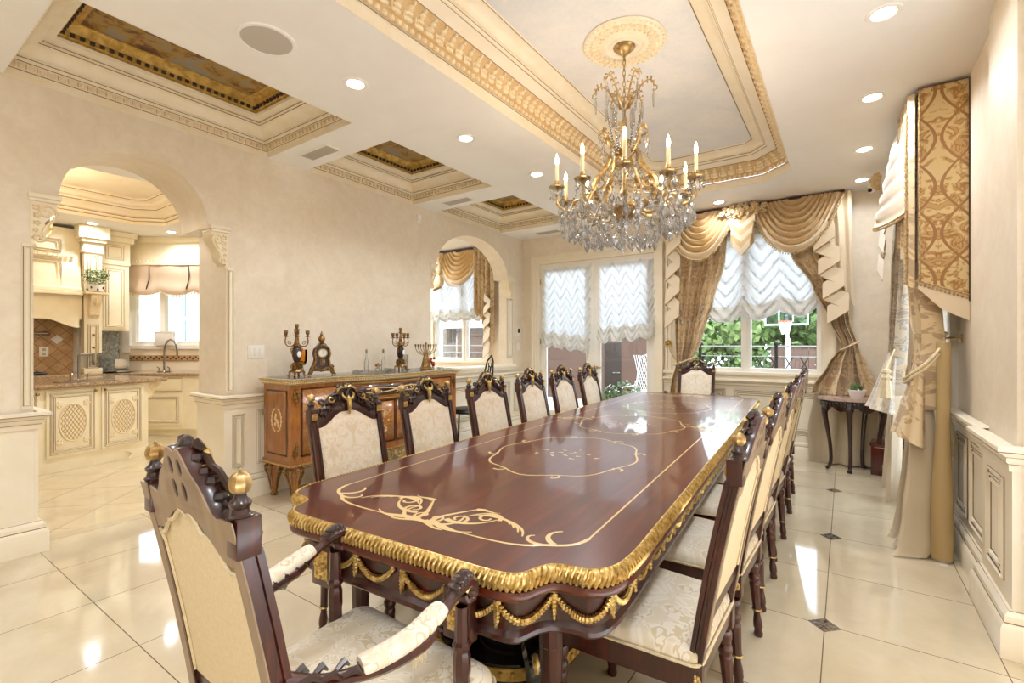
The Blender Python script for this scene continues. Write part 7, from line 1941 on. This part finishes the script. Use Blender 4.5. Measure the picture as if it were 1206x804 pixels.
# basketball hoop
t = thing('basketball_hoop', 'basketball hoop with glass backboard in the yard outside the window', 'hoop', (-1.26, 14.4, -1.2))
k_ = .72
def hb(m, q): m.box(q[0] * k_, q[1] * k_, q[2], q[3], 3.14 + (q[4] - 3.14) * k_, 3.14 + (q[5] - 3.14) * k_)
one(lambda m: hb(m, (-.68, .68, -.03, .0, 3.04, 3.86)), 'backboard', M['backboard_glass'], t)
one(lambda m: [hb(m, q) for q in ((-.7, .7, -.045, .01, 3.0, 3.06), (-.7, .7, -.045, .01, 3.84, 3.9), (-.7, -.64, -.045, .01, 3.0, 3.9), (.64, .7, -.045, .01, 3.0, 3.9))], 'board_frame', M['white_metal'], t)
one(lambda m: [hb(m, q) for q in ((-.24, .24, -.05, -.03, 3.13, 3.17), (-.24, .24, -.05, -.03, 3.5, 3.54), (-.24, -.2, -.05, -.03, 3.13, 3.54), (.2, .24, -.05, -.03, 3.13, 3.54))], 'target_square', M['white_metal'], t)
one(lambda m: m.tube([(.16 * cos(a), -.22 + .16 * sin(a), 3.14) for a in (2 * PI * k / 24 for k in range(24))], .012, 6, True), 'rim', M['hoop_red'], t)
def net(m):
    for k in range(12):
        for d in (-1, 1):
            m.tube([(lerp(.16, .08, j / 6) * cos(2 * PI * (k + d * j * .5) / 12), -.22 + lerp(.16, .08, j / 6) * sin(2 * PI * (k + d * j * .5) / 12), 3.13 - .055 * j) for j in range(7)], .0035, 4)
one(net, 'net', M['net_white'], t)
one(lambda m: (m.box(-.06, .06, .5, .62, 0, 2.7), m.tube([(0, .56, 2.6), (0, .05, 3.3)], .04, 6), m.tube([(0, .56, 2.4), (0, .05, 3.15)], .04, 6)), 'pole', M['white_metal'], t)
one(lambda m: m.box(-.3, .3, .2, 1.2, 0, .3, .03), 'base', M['roof_dark'], t)
# neighbouring house seen from the breakfast window
t = thing('neighbour_house', 'grey-brown neighbouring house with pale eave beyond the breakfast window', 'house', (-13.5, 16.5, -1.2))
one(lambda m: m.box(-6, 5.5, 0, 5, 0, 3.25), 'wall', M['roof_dark'], t)
one(lambda m: (m.box(-6.5, 6, -.7, 5.5, 3.25, 3.55),), 'eave', M['pot_white'], t)
one(lambda m: m.prism([(-.7, 3.55), (2.5, 5.0), (5.5, 3.55)], -6.5, 6, FX(0)), 'roof', M['house_wall'], t)
one(lambda m: [m.box(x, x + 1.2, -.03, 0, 1.6, 2.9) for x in (-4, -1, 2)], 'window', M['steel_dark'], t)
t = thing('brick_house', 'pale brick house wall outside the kitchen window', 'house', (-14.2, 6.2, -1.2), math.atan2(.569, .822))
one(lambda m: m.box(-1.4, 5, 0, 3, 0, 6.5), 'wall', M['pale_brick'], t)
one(lambda m: [m.box(-1.3, -.8, -.04, .02, 1.5 + .9 * k, 2.3 + .9 * k) for k in range(4)], 'window', M['teal_pane'], t)
# trees behind the yard
def tree(x, y, h, R, mt, seed, label):
    t = thing('tree', label, 'tree', (x, y, -1.2), 0, 'trees behind the yard')
    one(lambda m: m.tube([(0, 0, 0), (.05, 0, h * .4), (0, .05, h * .75)], [.14, .11, .05], 7), 'trunk', M['bark'], t)
    def fo(m):
        q = random.Random(seed)
        for _ in range(7): bush(m, R * q.uniform(.5, .7), (q.uniform(-.6, .6) * R, q.uniform(-.5, .5) * R, h * .62 + q.uniform(-.45, .5) * R * 1.2), 240, .3, (1, 1, 1.0), q.randint(0, 9999))
    one(fo, 'crown', M[mt], t, recalc=False)
for i, (x, y, h, R, mt, lab) in enumerate(((-5.0, 18.5, 4.6, 1.7, 'leaf', 'dark tree at the far left of the dining window view'), (-3.2, 17.4, 4.2, 1.6, 'leaf_light', 'pale green tree left of the window mullion'), (-1.7, 18.6, 4.0, 1.5, 'leaf', 'dark tree behind the window mullion'),
    (-.2, 18.2, 4.3, 1.6, 'leaf', 'dark tree just right of the basketball hoop'), (1.6, 18.6, 4.2, 1.7, 'leaf', 'dark tree at the right edge of the dining window view'), (-7.4, 19, 4.4, 1.8, 'leaf', 'dark tree beyond the garden wall behind the french doors'))):
    tree(x, y, h, R, mt, 20 + i, lab)
t = thing('hedge', 'clipped dark hedge running behind the boundary fence', 'hedge', (.5, 17.0, -1.2))
one(lambda m: [bush(m, .8, (-3.2 + .8 * k, 0, 1.9), 200, .2, (1, .8, 1.2), 60 + k) for k in range(9)], 'foliage', M['leaf'], t, recalc=False)

sun = bpy.data.lights.new('sun', 'SUN'); sun.energy = 3.2; sun.angle = rad(6); sun.color = (1, .96, .9)
so = bpy.data.objects.new('sun', sun); COL.objects.link(so); so.rotation_euler = (rad(28), rad(8), 0)
